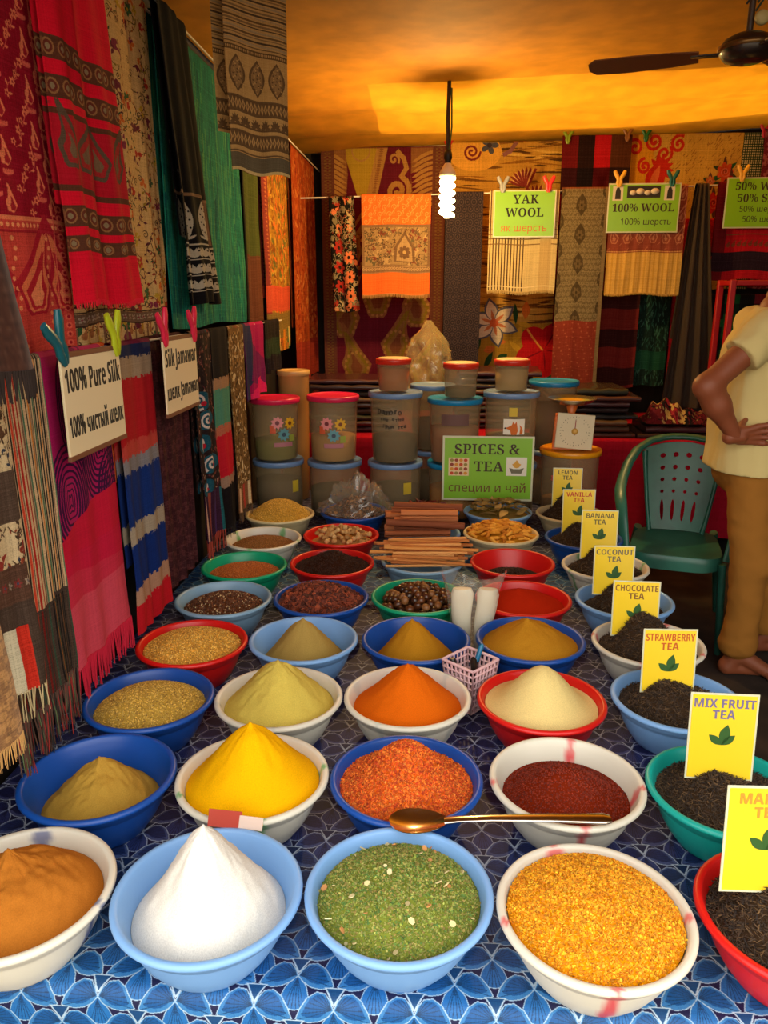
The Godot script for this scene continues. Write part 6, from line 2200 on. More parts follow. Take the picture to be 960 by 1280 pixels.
func bag_dome(at: Vector3) -> void:
	var t := thing("clear_bag", "crumpled clear plastic bag lying over brown dried pods", "bag", at)
	var st := st_new()
	var rows := []
	for j in 21:
		var f := j / 20.0
		var row := []
		for k in 44:
			var a := TAU * k / 44
			var n := noise.get_noise_3d(cos(a) * 230 * f + 40, f * 120, sin(a) * 230 * f) + 0.4 * noise.get_noise_3d(cos(a) * 700 * f, f * 300, sin(a) * 700 * f)
			var rr := 0.180 * f * (1 + 0.22 * n)
			var y := 0.150 * (1 - pow(f, 1.5)) + 0.075 * n * (1 - f * 0.6) + 0.010 * sin(a * 5 + f * 9)
			row.append(Vector3(cos(a) * rr + 0.045 * (1 - f), maxf(y, -0.004), sin(a) * rr * 0.85))
		rows.append(row)
	for j in 20:
		for k in 44:
			quad(st, rows[j][k], rows[j][(k + 1) % 44], rows[j + 1][(k + 1) % 44], rows[j + 1][k], 4294967295 if (j * 5 + k) % 4 == 0 else 0)
	obj("film", done(st), clear(col(220, 205, 180), 0.12, 0.05), t)

func spoon() -> void:
	var t := thing("serving_spoon", "long steel spoon with brass tint lying across the bowl rims", "spoon", Vector3(-0.020, 0.5235, -1.258), 0.07)
	var m := mat(col(206, 198, 184), 0.18, 1.0)
	var st := st_new()
	var rows := []
	for j in 11:
		var f := j / 10.0
		var row := []
		for k in 33:
			var a := TAU * (k % 32) / 32
			var x := cos(a) * 0.056 * f
			var wide := 0.036 * (1 - 0.18 * cos(a))
			row.append(Vector3(x, 0.010 * f * f, sin(a) * wide * f))
		rows.append(row)
	for j in 10:
		for k in 32:
			quad(st, rows[j][k], rows[j][k + 1], rows[j + 1][k + 1], rows[j + 1][k])
			quad(st, rows[j][k] - Vector3(0, 0.0016, 0), rows[j + 1][k] - Vector3(0, 0.0016, 0), rows[j + 1][k + 1] - Vector3(0, 0.0016, 0), rows[j][k + 1] - Vector3(0, 0.0016, 0), 1)
	for k in 32:
		quad(st, rows[10][k], rows[10][k + 1], rows[10][k + 1] - Vector3(0, 0.0016, 0), rows[10][k] - Vector3(0, 0.0016, 0), 2)
	obj("spoon_bowl", done(st), m, t)
	obj("handle", tube_mesh([Vector3(0.050, 0.0085, 0), Vector3(0.075, 0.012, 0), Vector3(0.14, 0.015, 0), Vector3(0.25, 0.015, 0), Vector3(0.355, 0.013, 0), Vector3(0.368, 0.0125, 0)], [0.010, 0.0095, 0.0100, 0.0125, 0.0160, 0.0120], 12, 0.36), m, t)

func basket() -> void:
	var t := thing("pen_basket", "small pink plastic lattice basket holding pens between the bowls", "basket", Vector3(0.106, TOP + 0.001, -1.932), PI / 4 + 0.06)
	var m := plastic(col(226, 186, 190), 0.45)
	var b := 0.040
	var tp := 0.054
	var h := 0.142
	obj("base", box_mesh(Vector3(b * 2, 0.003, b * 2), Vector3(0, 0.002, 0), 0.001), m, t)
	for s in 4:
		var st := st_new()
		var r := Basis(Vector3.UP, s * PI / 2)
		for k in 8:
			var f := (k / 7.0 - 0.5) * 2
			tube(st, [r * Vector3(f * b, 0.002, b), r * Vector3(f * tp, h, tp)], 0.0040, 4, 0.6)
		for k in 8:
			var f := k / 7.0
			var e := lerpf(b, tp, f)
			tube(st, [r * Vector3(-e, 0.003 + f * (h - 0.006), e), r * Vector3(e, 0.003 + f * (h - 0.006), e)], 0.0036 if k < 7 else 0.005, 4)
		obj("lattice_wall", done(st), m, t)
	var pens := [["black marker pen leaning in the pink basket", M.black, Vector3(0.012, 0.0, 0.02), Vector3(-0.045, 0.165, 0.045), 0.0075, col(18, 16, 15)], ["pen with a blue cap leaning in the pink basket", mat(col(24, 22, 24), 0.35), Vector3(-0.01, 0.0, -0.01), Vector3(0.050, 0.160, 0.0), 0.006, col(20, 110, 150)], ["cream pen with a black clip lying in the pink basket", plastic(col(222, 206, 160), 0.4), Vector3(-0.018, 0.0, -0.026), Vector3(-0.036, 0.134, -0.034), 0.008, col(30, 26, 22)]]
	for q in pens:
		var p := thing("marker_pen", q[0], "pen", t.position + Vector3(0, 0.009, 0), t.rotation.y)
		var a: Vector3 = q[2]
		var c: Vector3 = q[3]
		obj("barrel", tube_mesh([a, a.lerp(c, 0.72)], q[4], 10), q[1], p)
		obj("cap", tube_mesh([a.lerp(c, 0.70), a.lerp(c, 0.96), c], [q[4] * 1.2, q[4] * 1.2, q[4] * 0.7], 10), plastic(q[5], 0.3), p)

func packets() -> void:
	var x := 0.126
	var z := -2.282
	for k in 2:
		var st := st_new()
		var rows := []
		for j in 13:
			var f := j / 12.0
			var row := []
			for i in 21:
				var a := TAU * (i % 20) / 20
				var r := lerpf(0.024, 0.037, f) * (1.0 if f > 0.05 and f < 0.93 else 0.8) * (1 + 0.06 * sin(a * 3 + j * 0.7 + k))
				row.append(Vector3(cos(a) * r, 0.002 + f * 0.205, sin(a) * r * 0.55))
			rows.append(row)
		for j in 12:
			for i in 20:
				quad(st, rows[j][i], rows[j][i + 1], rows[j + 1][i + 1], rows[j + 1][i])
		st.set_smooth_group(3)
		for i in 20:
			for v in [rows[12][i], rows[12][i + 1], Vector3(0, 0.210, 0)]:
				st.add_vertex(v)
			for v in [rows[0][i], Vector3(0, 0.0, 0), rows[0][i + 1]]:
				st.add_vertex(v)
		var o := obj("white_packet", done(st), mat(col(222, 214, 190), 0.5))
		o.position = Vector3(x - 0.029 + k * 0.058, TOP + 0.004, z)
		o.rotation = Vector3(0, 0.2 * k, 0.03 - 0.13 * k)
		tag(o, ["upright white paper roll in the clear bag by the nutmegs", "slanting white paper roll in the clear bag by the paprika"][k], "packet")
	var t := thing("clear_bag", "open clear plastic bag round two white rolls between the bowls", "bag", Vector3(x, TOP + 0.001, z))
	var st := st_new()
	var rows := []
	for j in 15:
		var f := j / 14.0
		var row := []
		for i in 37:
			var a := TAU * (i % 36) / 36
			var r := lerpf(0.060, 0.104, f * f) * (1 + 0.14 * noise.get_noise_3d(cos(a) * 200, f * 330, sin(a) * 200 + 60))
			row.append(Vector3(cos(a) * r, 0.002 + f * (0.250 + 0.03 * sin(a * 2 + 1)), sin(a) * r * 0.50))
		rows.append(row)
	for j in 14:
		for i in 36:
			quad(st, rows[j][i], rows[j][i + 1], rows[j + 1][i + 1], rows[j + 1][i], 4294967295 if (i + j) % 5 == 0 else 0)
	obj("film", done(st), clear(col(230, 224, 205), 0.10, 0.05), t)

# ------------------------------------------------------------------ the lamp

func hanging_lamp() -> void:
	var at := Vector3(0.036, 2.006, -4.30)
	var t := thing("hanging_lamp", "lit compact fluorescent bulb hanging on a cable from the ceiling cloth", "lamp", at)
	obj("cable", tube_mesh([Vector3(0, 0.215, 0), Vector3(-0.004, 0.36, 0), Vector3(0, 0.556, 0)], 0.010, 8), mat(col(60, 48, 38), 0.7), t)
	obj("cable", tube_mesh([Vector3(0.006, 0.21, 0.012), Vector3(0.016, 0.32, 0.01), Vector3(0.012, 0.50, 0)], 0.005, 6), mat(col(70, 100, 50), 0.7), t)
	obj("holder", lathe_mesh([Vector2(0, 0.215), Vector2(0.014, 0.215), Vector2(0.020, 0.20), Vector2(0.022, 0.175), Vector2(0.016, 0.165), Vector2(0.015, 0.150)], 20), M.black, t)
	obj("ballast", lathe_mesh([Vector2(0.013, 0.155), Vector2(0.018, 0.148), Vector2(0.030, 0.128), Vector2(0.042, 0.108), Vector2(0.042, 0.086), Vector2(0.036, 0.082), Vector2(0.0, 0.082)], 24), plastic(col(225, 215, 195)), t)
	# the spiral tube of the bulb
	var glow := mat(col(255, 250, 236), 0.3)
	glow.emission_enabled = true
	glow.emission = Color(1.0, 0.90, 0.66)
	glow.emission_energy_multiplier = 9.0
	var pts := []
	for k in 97:
		var f := k / 96.0
		var a := f * TAU * 5.0
		pts.append(Vector3(cos(a) * 0.030, lerpf(0.080, -0.100, f), sin(a) * 0.030))
	obj("spiral_tube", tube_mesh(pts, 0.0125, 10), glow, t)
	obj("core_tube", tube_mesh([Vector3(0, 0.08, 0), Vector3(0, -0.02, 0), Vector3(0, -0.112, 0)], [0.02, 0.02, 0.014], 12), glow, t)
	var l := OmniLight3D.new()
	l.name = "lamp_light"
	l.position = Vector3(0, 0.015, 0)
	l.light_color = Color(1.0, 0.80, 0.46)
	l.light_energy = 0.75
	l.light_size = 0.03
	l.omni_range = 12.0
	l.omni_attenuation = 2.0
	l.shadow_enabled = true
	t.add_child(l)

# ------------------------------------------------------------------ the plastic chair

func chair_panel(u: float, v: float) -> Vector3:
	# the pierced back: u across -1..1, v up 0..1
	var w := lerpf(0.118, 0.172, pow(maxf(v, 0.0), 0.8))
	var x := u * w
	return Vector3(x, lerpf(0.430, 0.835, v) - 0.035 * u * u * v, -0.205 - 0.075 * v + 1.1 * x * x)

func chair_tile(st: SurfaceTool, u0: float, u1: float, v0: float, v1: float, hole: Vector2, thick: float) -> void:
	# a piece of the back with one hole (radii in u and v; zero = none)
	var n := 16
	var outer := []
	var inner := []
	var cu := (u0 + u1) / 2
	var cv := (v0 + v1) / 2
	for k in n:
		var a := TAU * k / n + PI / 4
		var d := Vector2(cos(a), sin(a))
		var q := d / maxf(absf(d.x), absf(d.y))
		outer.append(Vector2(cu + q.x * (u1 - u0) / 2, cv + q.y * (v1 - v0) / 2))
		inner.append(Vector2(cu + d.x * hole.x, cv + d.y * hole.y))
	var off := Vector3(0, 0, -thick)
	for k in n:
		var k1 := (k + 1) % n
		var a := chair_panel(outer[k].x, outer[k].y)
		var b := chair_panel(outer[k1].x, outer[k1].y)
		var c := chair_panel(inner[k1].x, inner[k1].y)
		var d := chair_panel(inner[k].x, inner[k].y)
		if hole == Vector2.ZERO:
			st.set_smooth_group(0)
			for v in [a, b, c]:
				st.add_vertex(v)
			for v in [a + off, c + off, b + off]:
				st.add_vertex(v)
		else:
			quad(st, a, b, c, d, 0)
			quad(st, a + off, d + off, c + off, b + off, 1)
			quad(st, d, c, c + off, d + off, 2)

func plastic_chair() -> void:
	var t := thing("plastic_chair", "dark green moulded plastic armchair with a pierced back behind the teas", "chair", Vector3(1.096, 0.0, -3.41), -0.28)
	var m := plastic(col(44, 110, 92), 0.38)
	m.albedo_texture = noise_tex(256, 0.012, 0.72, 1.12, 4)
	m.uv1_triplanar = true
	m.uv1_scale = Vector3.ONE * 1.4
	# seat: a dished plate with a turned-down rim
	var st := st_new()
	var rows := []
	for j in 12:
		var row := []
		for k in 49:
			var a := TAU * (k % 48) / 48
			var c := Vector2(signf(cos(a)) * pow(absf(cos(a)), 0.42), signf(sin(a)) * pow(absf(sin(a)), 0.42))
			var f := minf(1.0, j / 8.0)
			var wx := lerpf(0.198, 0.175, (1 - c.y) / 2)
			var x := c.x * f * wx
			var z := c.y * f * 0.215 - 0.005
			var y := 0.422 - 0.012 * (1 - f * f)
			if j == 9:
				y = 0.416
				x *= 1.02
				z *= 1.02
			elif j == 10:
				y = 0.395
				x *= 1.03
				z *= 1.03
			elif j == 11:
				y = 0.372 + 0.014 * cos(a * 2)
				x *= 1.03
				z *= 1.03
			row.append(Vector3(x, y, z))
		rows.append(row)
	for j in 11:
		for k in 48:
			quad(st, rows[j][k], rows[j][k + 1], rows[j + 1][k + 1], rows[j + 1][k], 0 if j < 8 else 1)
	obj("seat", done(st), m, t)
	# back: a grid of tiles with four rows of round holes over one row of slots
	st = st_new()
	var us := [-0.70, -0.35, 0.0, 0.35, 0.70]
	var vs := [0.06, 0.36, 0.50, 0.64, 0.78, 0.93]
	for i in 4:
		for j in 5:
			var hole := Vector2(0.060, 0.125) if j == 0 else Vector2(0.062, 0.024) * (0.75 + 0.11 * j)
			chair_tile(st, us[i], us[i + 1], vs[j], vs[j + 1], hole, 0.006)
	for j in 10:
		var v0 := 0.06 + 0.087 * j
		for s in [-1.0, 1.0]:
			for k in 3:
				var a: float = s * (0.70 + 0.10 * k)
				var b: float = s * (0.70 + 0.10 * (k + 1))
				chair_tile(st, minf(a, b), maxf(a, b), v0, v0 + 0.087, Vector2.ZERO, 0.006)
	for k in 10:
		chair_tile(st, -1 + 0.2 * k, -0.8 + 0.2 * k, -0.02, 0.06, Vector2.ZERO, 0.006)
		chair_tile(st, -1 + 0.2 * k, -0.8 + 0.2 * k, 0.93, 1.0, Vector2.ZERO, 0.006)
	obj("backrest", done(st), m, t)
	# raised edges of the back
	for s in [-1.0, 1.0]:
		var pts := []
		for k in 9:
			pts.append(chair_panel(s * 1.0, k / 8.0 * 1.0 - 0.03) + Vector3(0, 0, 0.004))
		obj("back_edge", tube_mesh(pts, [0.014, 0.013, 0.012, 0.012, 0.012, 0.012, 0.013, 0.015, 0.018], 8, 0.8), m, t)
	# the top rail runs down both sides into the arms and the front legs
	obj("top_rail", tube_mesh([Vector3(-0.10, 0.852, -0.272), Vector3(-0.05, 0.859, -0.279), Vector3(0, 0.861, -0.281), Vector3(0.05, 0.859, -0.279), Vector3(0.10, 0.852, -0.272)], 0.030, 10, 0.5), m, t)
	for s in [-1.0, 1.0]:
		var arm := [Vector3(s * 0.085, 0.855, -0.275), Vector3(s * 0.15, 0.838, -0.252), Vector3(s * 0.205, 0.800, -0.205), Vector3(s * 0.238, 0.745, -0.145), Vector3(s * 0.254, 0.690, -0.075), Vector3(s * 0.258, 0.655, 0.0), Vector3(s * 0.252, 0.632, 0.07), Vector3(s * 0.242, 0.600, 0.115), Vector3(s * 0.228, 0.530, 0.155), Vector3(s * 0.208, 0.410, 0.180)]
		obj("armrest", tube_mesh(arm, [0.030, 0.031, 0.032, 0.032, 0.031, 0.031, 0.030, 0.028, 0.025, 0.022], 10, 0.5), m, t)
		obj("leg", tube_mesh([Vector3(s * 0.190, 0.400, 0.186), Vector3(s * 0.202, 0.20, 0.200), Vector3(s * 0.212, 0.0, 0.214)], [0.026, 0.023, 0.021], 8, 0.7), m, t)
		obj("leg", tube_mesh([Vector3(s * 0.170, 0.425, -0.205), Vector3(s * 0.205, 0.20, -0.255), Vector3(s * 0.228, 0.0, -0.295)], [0.026, 0.023, 0.021], 8, 0.7), m, t)

# ------------------------------------------------------------------ the person: a smooth field round tapered bones, meshed as surface nets

# bones: [a, b, radius at a, radius at b, cut flat at b]
func nets(st: SurfaceTool, bones: Array, cell: float, k: float, wrinkle := 0.0, freq := Vector3.ONE, floor_y := -1e9, group := 0) -> void:
	var lo := Vector3.ONE * 1e9
	var hi := -lo
	for b in bones:
		var r: float = maxf(b[2], b[3]) + k + cell * 3
		for e in 2:
			lo = lo.min(b[e] - Vector3.ONE * r)
			hi = hi.max(b[e] + Vector3.ONE * r)
	var n := Vector3i(((hi - lo) / cell).ceil()) + Vector3i.ONE
	var d := PackedFloat32Array()
	d.resize(n.x * n.y * n.z)
	d.fill(1.0)
	for b in bones:
		var pa: Vector3 = b[0]
		var pb: Vector3 = b[1]
		var ab := pb - pa
		var l2 := maxf(ab.length_squared(), 1e-9)
		var dir := ab.normalized()
		var flat: bool = b.size() > 4 and b[4]
		var m: float = maxf(b[2], b[3]) + k + cell * 2
		var i0 := Vector3i(((pa.min(pb) - Vector3.ONE * m - lo) / cell).floor()).clamp(Vector3i.ZERO, n - Vector3i.ONE)
		var i1 := Vector3i(((pa.max(pb) + Vector3.ONE * m - lo) / cell).ceil()).clamp(Vector3i.ZERO, n - Vector3i.ONE)
		for z in range(i0.z, i1.z + 1):
			for y in range(i0.y, i1.y + 1):
				var at := (z * n.y + y) * n.x
				for x in range(i0.x, i1.x + 1):
					var p := lo + Vector3(x, y, z) * cell
					var t := clampf((p - pa).dot(ab) / l2, 0, 1)
					var v := p.distance_to(pa + ab * t) - lerpf(b[2], b[3], t)
					if v > k + cell * 2:
						continue
					if flat:
						v = maxf(v, (p - pb).dot(dir))
					var o := d[at + x]
					var h := maxf(k - absf(o - v), 0.0) / k if k > 0 else 0.0
					d[at + x] = minf(o, v) - h * h * k * 0.25
	for z in n.z:
		for y in n.y:
			var at := (z * n.y + y) * n.x
			for x in n.x:
				if d[at + x] > 0.06:
					continue
				var p := lo + Vector3(x, y, z) * cell
				if wrinkle > 0:
					d[at + x] += wrinkle * noise.get_noise_3dv(p * freq)
				if floor_y > -1e8:
					d[at + x] = maxf(d[at + x], floor_y - p.y)
	# one vertex in each cell that the surface crosses
	var vert := {}
	var step := [1, n.x, n.x * n.y]
	for z in n.z - 1:
		for y in n.y - 1:
			for x in n.x - 1:
				var at := (z * n.y + y) * n.x + x
				var inside := 0
				var c := [d[at], d[at + 1], d[at + n.x], d[at + n.x + 1], d[at + step[2]], d[at + step[2] + 1], d[at + step[2] + n.x], d[at + step[2] + n.x + 1]]
				for v in c:
					if v < 0:
						inside += 1
				if inside == 0 or inside == 8:
					continue
				var sum := Vector3.ZERO
				var cnt := 0
				for e in [[0, 1], [2, 3], [4, 5], [6, 7], [0, 2], [1, 3], [4, 6], [5, 7], [0, 4], [1, 5], [2, 6], [3, 7]]:
					var va: float = c[e[0]]
					var vb: float = c[e[1]]
					if (va < 0) != (vb < 0):
						var f := va / (va - vb)
						var a0 := Vector3(e[0] & 1, (e[0] >> 1) & 1, e[0] >> 2)
						var b0 := Vector3(e[1] & 1, (e[1] >> 1) & 1, e[1] >> 2)
						sum += a0.lerp(b0, f)
						cnt += 1
				vert[at] = lo + (Vector3(x, y, z) + sum / cnt) * cell
	st.set_smooth_group(group)
	for at in vert:
		for axis in 3:
			var other: int = at + step[axis]
			if other >= d.size() or (d[at] < 0) == (d[other] < 0):
				continue
			var s1: int = step[(axis + 1) % 3]
			var s2: int = step[(axis + 2) % 3]
			if not (vert.has(at - s1) and vert.has(at - s2) and vert.has(at - s1 - s2)):
				continue
			var q := [vert[at], vert[at - s1], vert[at - s1 - s2], vert[at - s2]]
			if d[at] >= 0:
				q.reverse()
			for i in [0, 1, 2, 0, 2, 3]:
				st.add_vertex(q[i])

func person() -> void:
	# stands in profile, facing along +x, right hand on the hip; joints in metres from the point between the feet
	var t := thing("person", "person in a cream T-shirt and khaki trousers, barefoot, hand on hip", "person", Vector3(1.262, 0.0, -3.065))
	var sh := Vector3(-0.085, 1.385, 0.180)      # right shoulder, towards the street
	var el := Vector3(-0.305, 1.190, 0.245)
	var wr := Vector3(-0.170, 1.005, 0.205)
	var sl := Vector3(0.00, 1.390, -0.185)
	var ell := Vector3(0.05, 1.10, -0.225)
	var wrl := Vector3(0.19, 0.90, -0.20)
	var hr := Vector3(-0.055, 0.88, 0.085)
	var kr := Vector3(-0.010, 0.485, 0.105)
	var ar := Vector3(-0.018, 0.085, 0.105)
	var hl := Vector3(-0.02, 0.88, -0.07)
	var kl := Vector3(0.13, 0.485, -0.07)
	var al := Vector3(0.175, 0.085, -0.12)
	var skin := mat(col(136, 72, 42), 0.55)
	skin.subsurf_scatter_enabled = true
	skin.subsurf_scatter_strength = 0.08
	var st := st_new()
	var chest := Vector3(-0.025, 1.25, 0)
	var neck0 := Vector3(0.005, 1.445, 0)
	var neck1 := Vector3(0.065, 1.56, 0)
	# trunk and limbs
	nets(st, [
		[Vector3(-0.05, 0.92, 0), Vector3(-0.045, 1.05, 0), 0.105, 0.095], [Vector3(-0.045, 1.05, 0), chest, 0.095, 0.11], [chest, neck0, 0.11, 0.06], [neck0, neck1, 0.056, 0.054],
		[Vector3(-0.03, 1.35, 0.08), sh, 0.060, 0.050], [Vector3(-0.01, 1.35, -0.08), sl, 0.060, 0.050],
		[sh, el, 0.052, 0.041], [el, el.lerp(wr, 0.35), 0.041, 0.043], [el.lerp(wr, 0.35), wr, 0.043, 0.027],
		[sl, ell, 0.050, 0.039], [ell, wrl, 0.040, 0.026],
		[hr, kr, 0.080, 0.056], [kr, ar, 0.054, 0.036], [hl, kl, 0.080, 0.056], [kl, al, 0.054, 0.036]], 0.0115, 0.035)
	# head: skull, jaw, nose, ears
	var hd := Vector3(0.100, 1.640, 0)
	nets(st, [
		[neck0 + Vector3(0.01, 0.05, 0), neck1, 0.055, 0.054], [hd + Vector3(-0.035, 0.028, 0), hd + Vector3(0.020, 0.036, 0), 0.085, 0.078], [hd + Vector3(0.030, -0.02, 0), hd + Vector3(0.052, -0.085, 0), 0.060, 0.036],
		[hd + Vector3(0.092, 0.012, 0), hd + Vector3(0.112, -0.022, 0), 0.010, 0.014], [hd + Vector3(0.088, -0.052, 0.014), hd + Vector3(0.088, -0.052, -0.014), 0.010, 0.010], [hd + Vector3(0.086, -0.064, 0.011), hd + Vector3(0.086, -0.064, -0.011), 0.010, 0.010], [hd + Vector3(0.070, 0.038, 0.035), hd + Vector3(0.070, 0.038, -0.035), 0.020, 0.020],
		[hd + Vector3(-0.012, 0.022, 0.080), hd + Vector3(-0.006, -0.018, 0.078), 0.013, 0.009], [hd + Vector3(-0.012, 0.022, -0.080), hd + Vector3(-0.006, -0.018, -0.078), 0.013, 0.009]], 0.006, 0.018, 0.0, Vector3.ONE, -1e9, 1)
	# right hand on the hip: palm, four fingers forward, thumb behind
	hand(st, wr, (Vector3(0.72, 0.07, -0.06)).normalized(), Vector3(0.12, -0.25, 0.96).normalized(), 1.0, 2)
	hand(st, wrl, Vector3(0.35, -0.92, 0.05).normalized(), Vector3(0.2, 0.1, -0.97).normalized(), -1.0, 3)
	# feet: heel, arch, ball and five toes
	for q in [[ar, Vector3(0.97, 0, 0.22).normalized()], [al, Vector3(0.98, 0, 0.14).normalized()]]:
		var a: Vector3 = q[0]
		var f: Vector3 = q[1]
		var side := Vector3(-f.z, 0, f.x)
		var heel := Vector3(a.x, 0.034, a.z) - f * 0.030
		var ball := Vector3(a.x, 0.026, a.z) + f * 0.135
		var bones := [[a + Vector3(0, 0.05, 0), a, 0.037, 0.036], [a, heel, 0.036, 0.034], [a + f * 0.02, ball + side * 0.012, 0.035, 0.024], [heel, ball - side * 0.022, 0.033, 0.024], [ball - side * 0.028, ball + side * 0.030, 0.024, 0.022]]
		for k in 5:
			var root_ := ball + side * (-0.036 + k * 0.018) + f * (0.008 - 0.004 * k)
			bones.append([root_, root_ + f * (0.040 - 0.005 * absf(k - (0.6 if side.z > 0 else 3.4))) - Vector3(0, 0.008, 0), 0.013, 0.0105])
		nets(st, bones, 0.005, 0.010, 0.0, Vector3.ONE, 0.0015, 4)
	obj("body", done(st), skin, t)
	# shirt
	st = st_new()
	nets(st, [
		[Vector3(-0.040, 0.78, 0.055), Vector3(-0.040, 1.02, 0.054), 0.146, 0.127], [Vector3(-0.040, 0.78, -0.055), Vector3(-0.040, 1.02, -0.054), 0.146, 0.127], [Vector3(-0.040, 1.02, 0.052), Vector3(-0.028, 1.28, 0.078), 0.126, 0.124], [Vector3(-0.040, 1.02, -0.052), Vector3(-0.028, 1.28, -0.078), 0.126, 0.124],
		[Vector3(-0.02, 1.30, 0), neck0 + Vector3(0, 0.006, 0), 0.122, 0.076, true], [Vector3(-0.04, 1.37, 0.07), sh, 0.080, 0.068], [Vector3(-0.02, 1.37, -0.07), sl, 0.080, 0.068],
		[sh, sh.lerp(el, 0.47), 0.070, 0.073, true], [sl, sl.lerp(ell, 0.47), 0.070, 0.073, true]], 0.010, 0.035, 0.010, Vector3(950, 320, 950), 0.848)
	obj("shirt", done(st), cloth_mat(plain_weave(col(214, 194, 132), 41), 0.2), t)
	# trousers
	st = st_new()
	nets(st, [
		[Vector3(-0.045, 0.92, 0.02), Vector3(-0.045, 0.84, 0.03), 0.094, 0.104], [Vector3(-0.045, 0.92, -0.02), Vector3(-0.045, 0.84, -0.03), 0.094, 0.104], [hr, kr, 0.088, 0.076], [kr, ar + Vector3(0, 0.025, 0), 0.072, 0.056, true], [hl, kl, 0.088, 0.076], [kl, al + Vector3(0, 0.025, 0), 0.076, 0.060, true],
		[ar + Vector3(0, 0.085, 0), ar + Vector3(0, 0.075, 0), 0.066, 0.066], [ar + Vector3(0, 0.055, 0), ar + Vector3(0, 0.05, 0), 0.065, 0.065], [al + Vector3(0, 0.085, 0), al + Vector3(0, 0.075, 0), 0.066, 0.066]], 0.010, 0.030, 0.011, Vector3(650, 1000, 650))
	obj("trousers", done(st), cloth_mat(plain_weave(col(158, 104, 42), 43), 0.1), t)
	# hair and eyes
	st = st_new()
	nets(st, [[hd + Vector3(-0.045, 0.045, 0), hd + Vector3(0.012, 0.060, 0), 0.084, 0.074], [hd + Vector3(-0.060, 0.0, 0), hd + Vector3(-0.062, -0.04, 0), 0.060, 0.046]], 0.007, 0.02, 0.006, Vector3(2500, 2500, 2500))
	obj("hair", done(st), mat(col(22, 18, 16), 0.5), t)
	for s in [-1.0, 1.0]:
		var e := obj("eye", lathe_mesh([Vector2(0, -0.011), Vector2(0.008, -0.008), Vector2(0.011, 0), Vector2(0.008, 0.008), Vector2(0, 0.011)], 14), mat(col(228, 220, 208), 0.2), t)
		e.position = hd + Vector3(0.084, 0.014, s * 0.031)
		var i := obj("iris", lathe_mesh([Vector2(0, -0.002), Vector2(0.005, -0.001), Vector2(0.004, 0.002), Vector2(0, 0.0025)], 12, Transform3D(Basis(Vector3.BACK, -PI / 2), Vector3(0.0105, 0, 0))), mat(col(36, 22, 14), 0.2), e)
		i.name = "iris"

func plain_weave(c: Color, sd: int) -> ImageTexture:
	var p := new_paint(128, 128, c)
	return fabric(p, true)

# a hand from the wrist along dir, back of the hand facing out; turn mirrors the thumb
func hand(st: SurfaceTool, w: Vector3, dir: Vector3, out: Vector3, turn: float, group: int) -> void:
	out = (out - dir * out.dot(dir)).normalized()
	var side := dir.cross(out) * turn      # towards the little finger
	var bones := [[w - dir * 0.02, w + dir * 0.02, 0.027, 0.026]]
	for k in 4:
		var s := (k - 1.5) * 0.020
		bones.append([w + dir * 0.015 + side * s * 0.6, w + dir * 0.078 + side * s, 0.016, 0.0115])
	for k in 4:
		var s := (k - 1.5) * 0.0215
		var spread := (k - 1.5) * 0.10
		var d := (dir + side * spread).normalized()
		var l: float = [0.070, 0.080, 0.075, 0.058][k]
		var a := w + dir * 0.080 + side * s
		var b := a + d * l * 0.45 + out * 0.006
		var c := b + (d - out * 0.20).normalized() * l * 0.30
		var e := c + (d - out * 0.45).normalized() * l * 0.25
		bones.append([a, b, 0.0105, 0.0092])
		bones.append([b, c, 0.0092, 0.0084])
		bones.append([c, e, 0.0084, 0.0070])
	var th := w + dir * 0.022 - side * 0.022 - out * 0.006
	var t1 := th - side * 0.010 + dir * 0.016 - out * 0.030
	var t2 := t1 - side * 0.006 + dir * 0.022 - out * 0.020
	bones.append([th, t1, 0.015, 0.0110])
	bones.append([t1, t2, 0.0110, 0.0085])
	nets(st, bones, 0.0034, 0.006, 0.0, Vector3.ONE, -1e9, group)

# ------------------------------------------------------------------ the fan

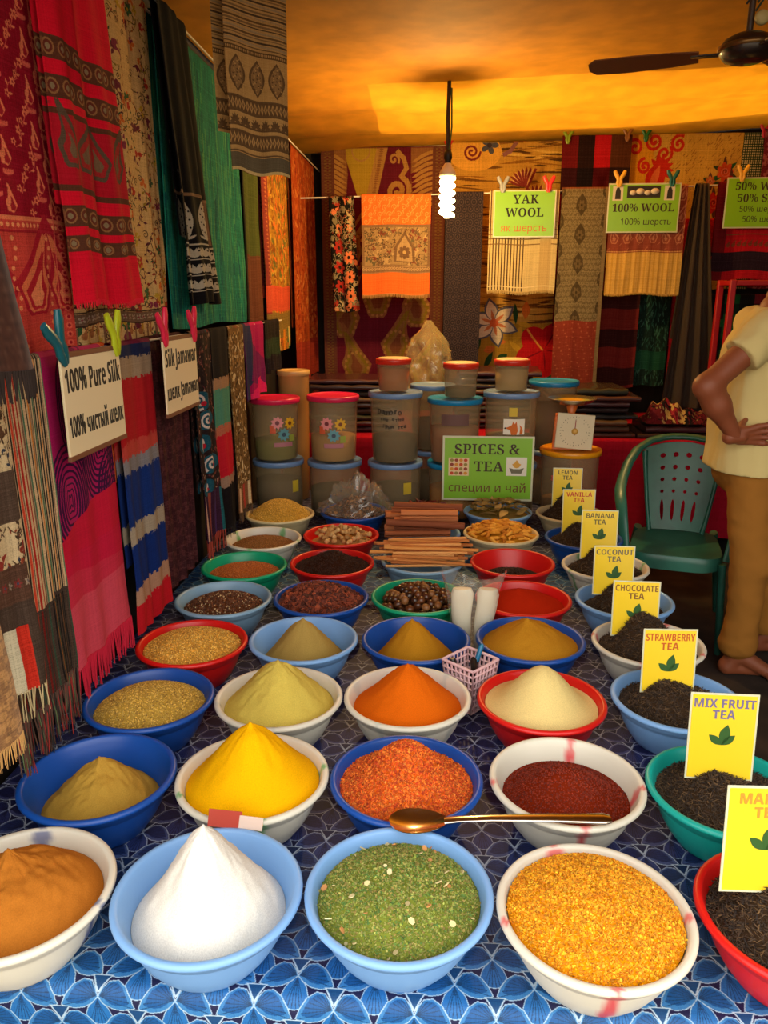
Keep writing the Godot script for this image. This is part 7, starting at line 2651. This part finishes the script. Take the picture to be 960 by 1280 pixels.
func ceiling_fan() -> void:
	var t := thing("ceiling_fan", "dark brown ceiling fan hanging under the golden cloth", "fan", Vector3(0.945, 2.243, -2.76))
	var dk := mat(col(30, 14, 10), 0.12)
	dk.clearcoat_enabled = true
	dk.clearcoat = 0.8
	obj("motor_housing", lathe_mesh([Vector2(0, -0.042), Vector2(0.040, -0.042), Vector2(0.066, -0.034), Vector2(0.082, -0.015), Vector2(0.084, 0.004), Vector2(0.070, 0.024), Vector2(0.046, 0.036), Vector2(0.022, 0.044), Vector2(0, 0.044)], 40), dk, t)
	obj("trim_ring", lathe_mesh([Vector2(0.080, 0.008), Vector2(0.088, 0.004), Vector2(0.088, -0.004), Vector2(0.080, -0.010)], 40), mat(col(120, 90, 50), 0.3, 0.7), t)
	obj("down_rod", tube_mesh([Vector3(0, 0.04, 0), Vector3(0, 0.16, 0), Vector3(0, 0.335, 0)], 0.010, 10), mat(col(70, 52, 40), 0.4), t)
	for k in 3:
		var st := st_new()
		for i in 4:
			tube(st, [Vector3(0.012 - 0.03 * k, 0.10 + 0.02 * k + i * 0.02, 0.01 * i), Vector3(0.04 - 0.04 * k, 0.15 + i * 0.02, 0.02), Vector3(0.01 - 0.02 * k, 0.30, 0.0)], 0.0035, 5)
		obj("wire", done(st), mat([col(30, 50, 30), col(40, 30, 24), col(60, 40, 30)][k], 0.6), t)
	obj("connector", lathe_mesh([Vector2(0, -0.012), Vector2(0.018, -0.012), Vector2(0.022, 0), Vector2(0.018, 0.012), Vector2(0, 0.012)], 20, Transform3D(Basis(Vector3.RIGHT, PI / 2), Vector3(0.024, 0.075, 0.025))), mat(col(196, 180, 120), 0.5), t)
	for k in 3:
		var a := PI + 0.30 + TAU * k / 3
		var b := Node3D.new()
		b.name = "blade_arm"
		b.rotation.y = -a
		t.add_child(b, true)
		obj("bracket", box_mesh(Vector3(0.10, 0.006, 0.03), Vector3(0.115, -0.012, 0), 0.002), dk, b)
		var o := PackedVector2Array([Vector2(0.14, -0.035), Vector2(0.22, -0.048), Vector2(0.36, -0.056), Vector2(0.46, -0.050), Vector2(0.48, -0.02), Vector2(0.48, 0.02), Vector2(0.46, 0.045), Vector2(0.34, 0.048), Vector2(0.22, 0.042), Vector2(0.14, 0.032)])
		obj("blade", plate_mesh(o, 0.004, Transform3D(Basis(Vector3.RIGHT, -PI / 2 + 0.2), Vector3(0, -0.012, 0))), mat(col(112, 66, 36), 0.4), b)
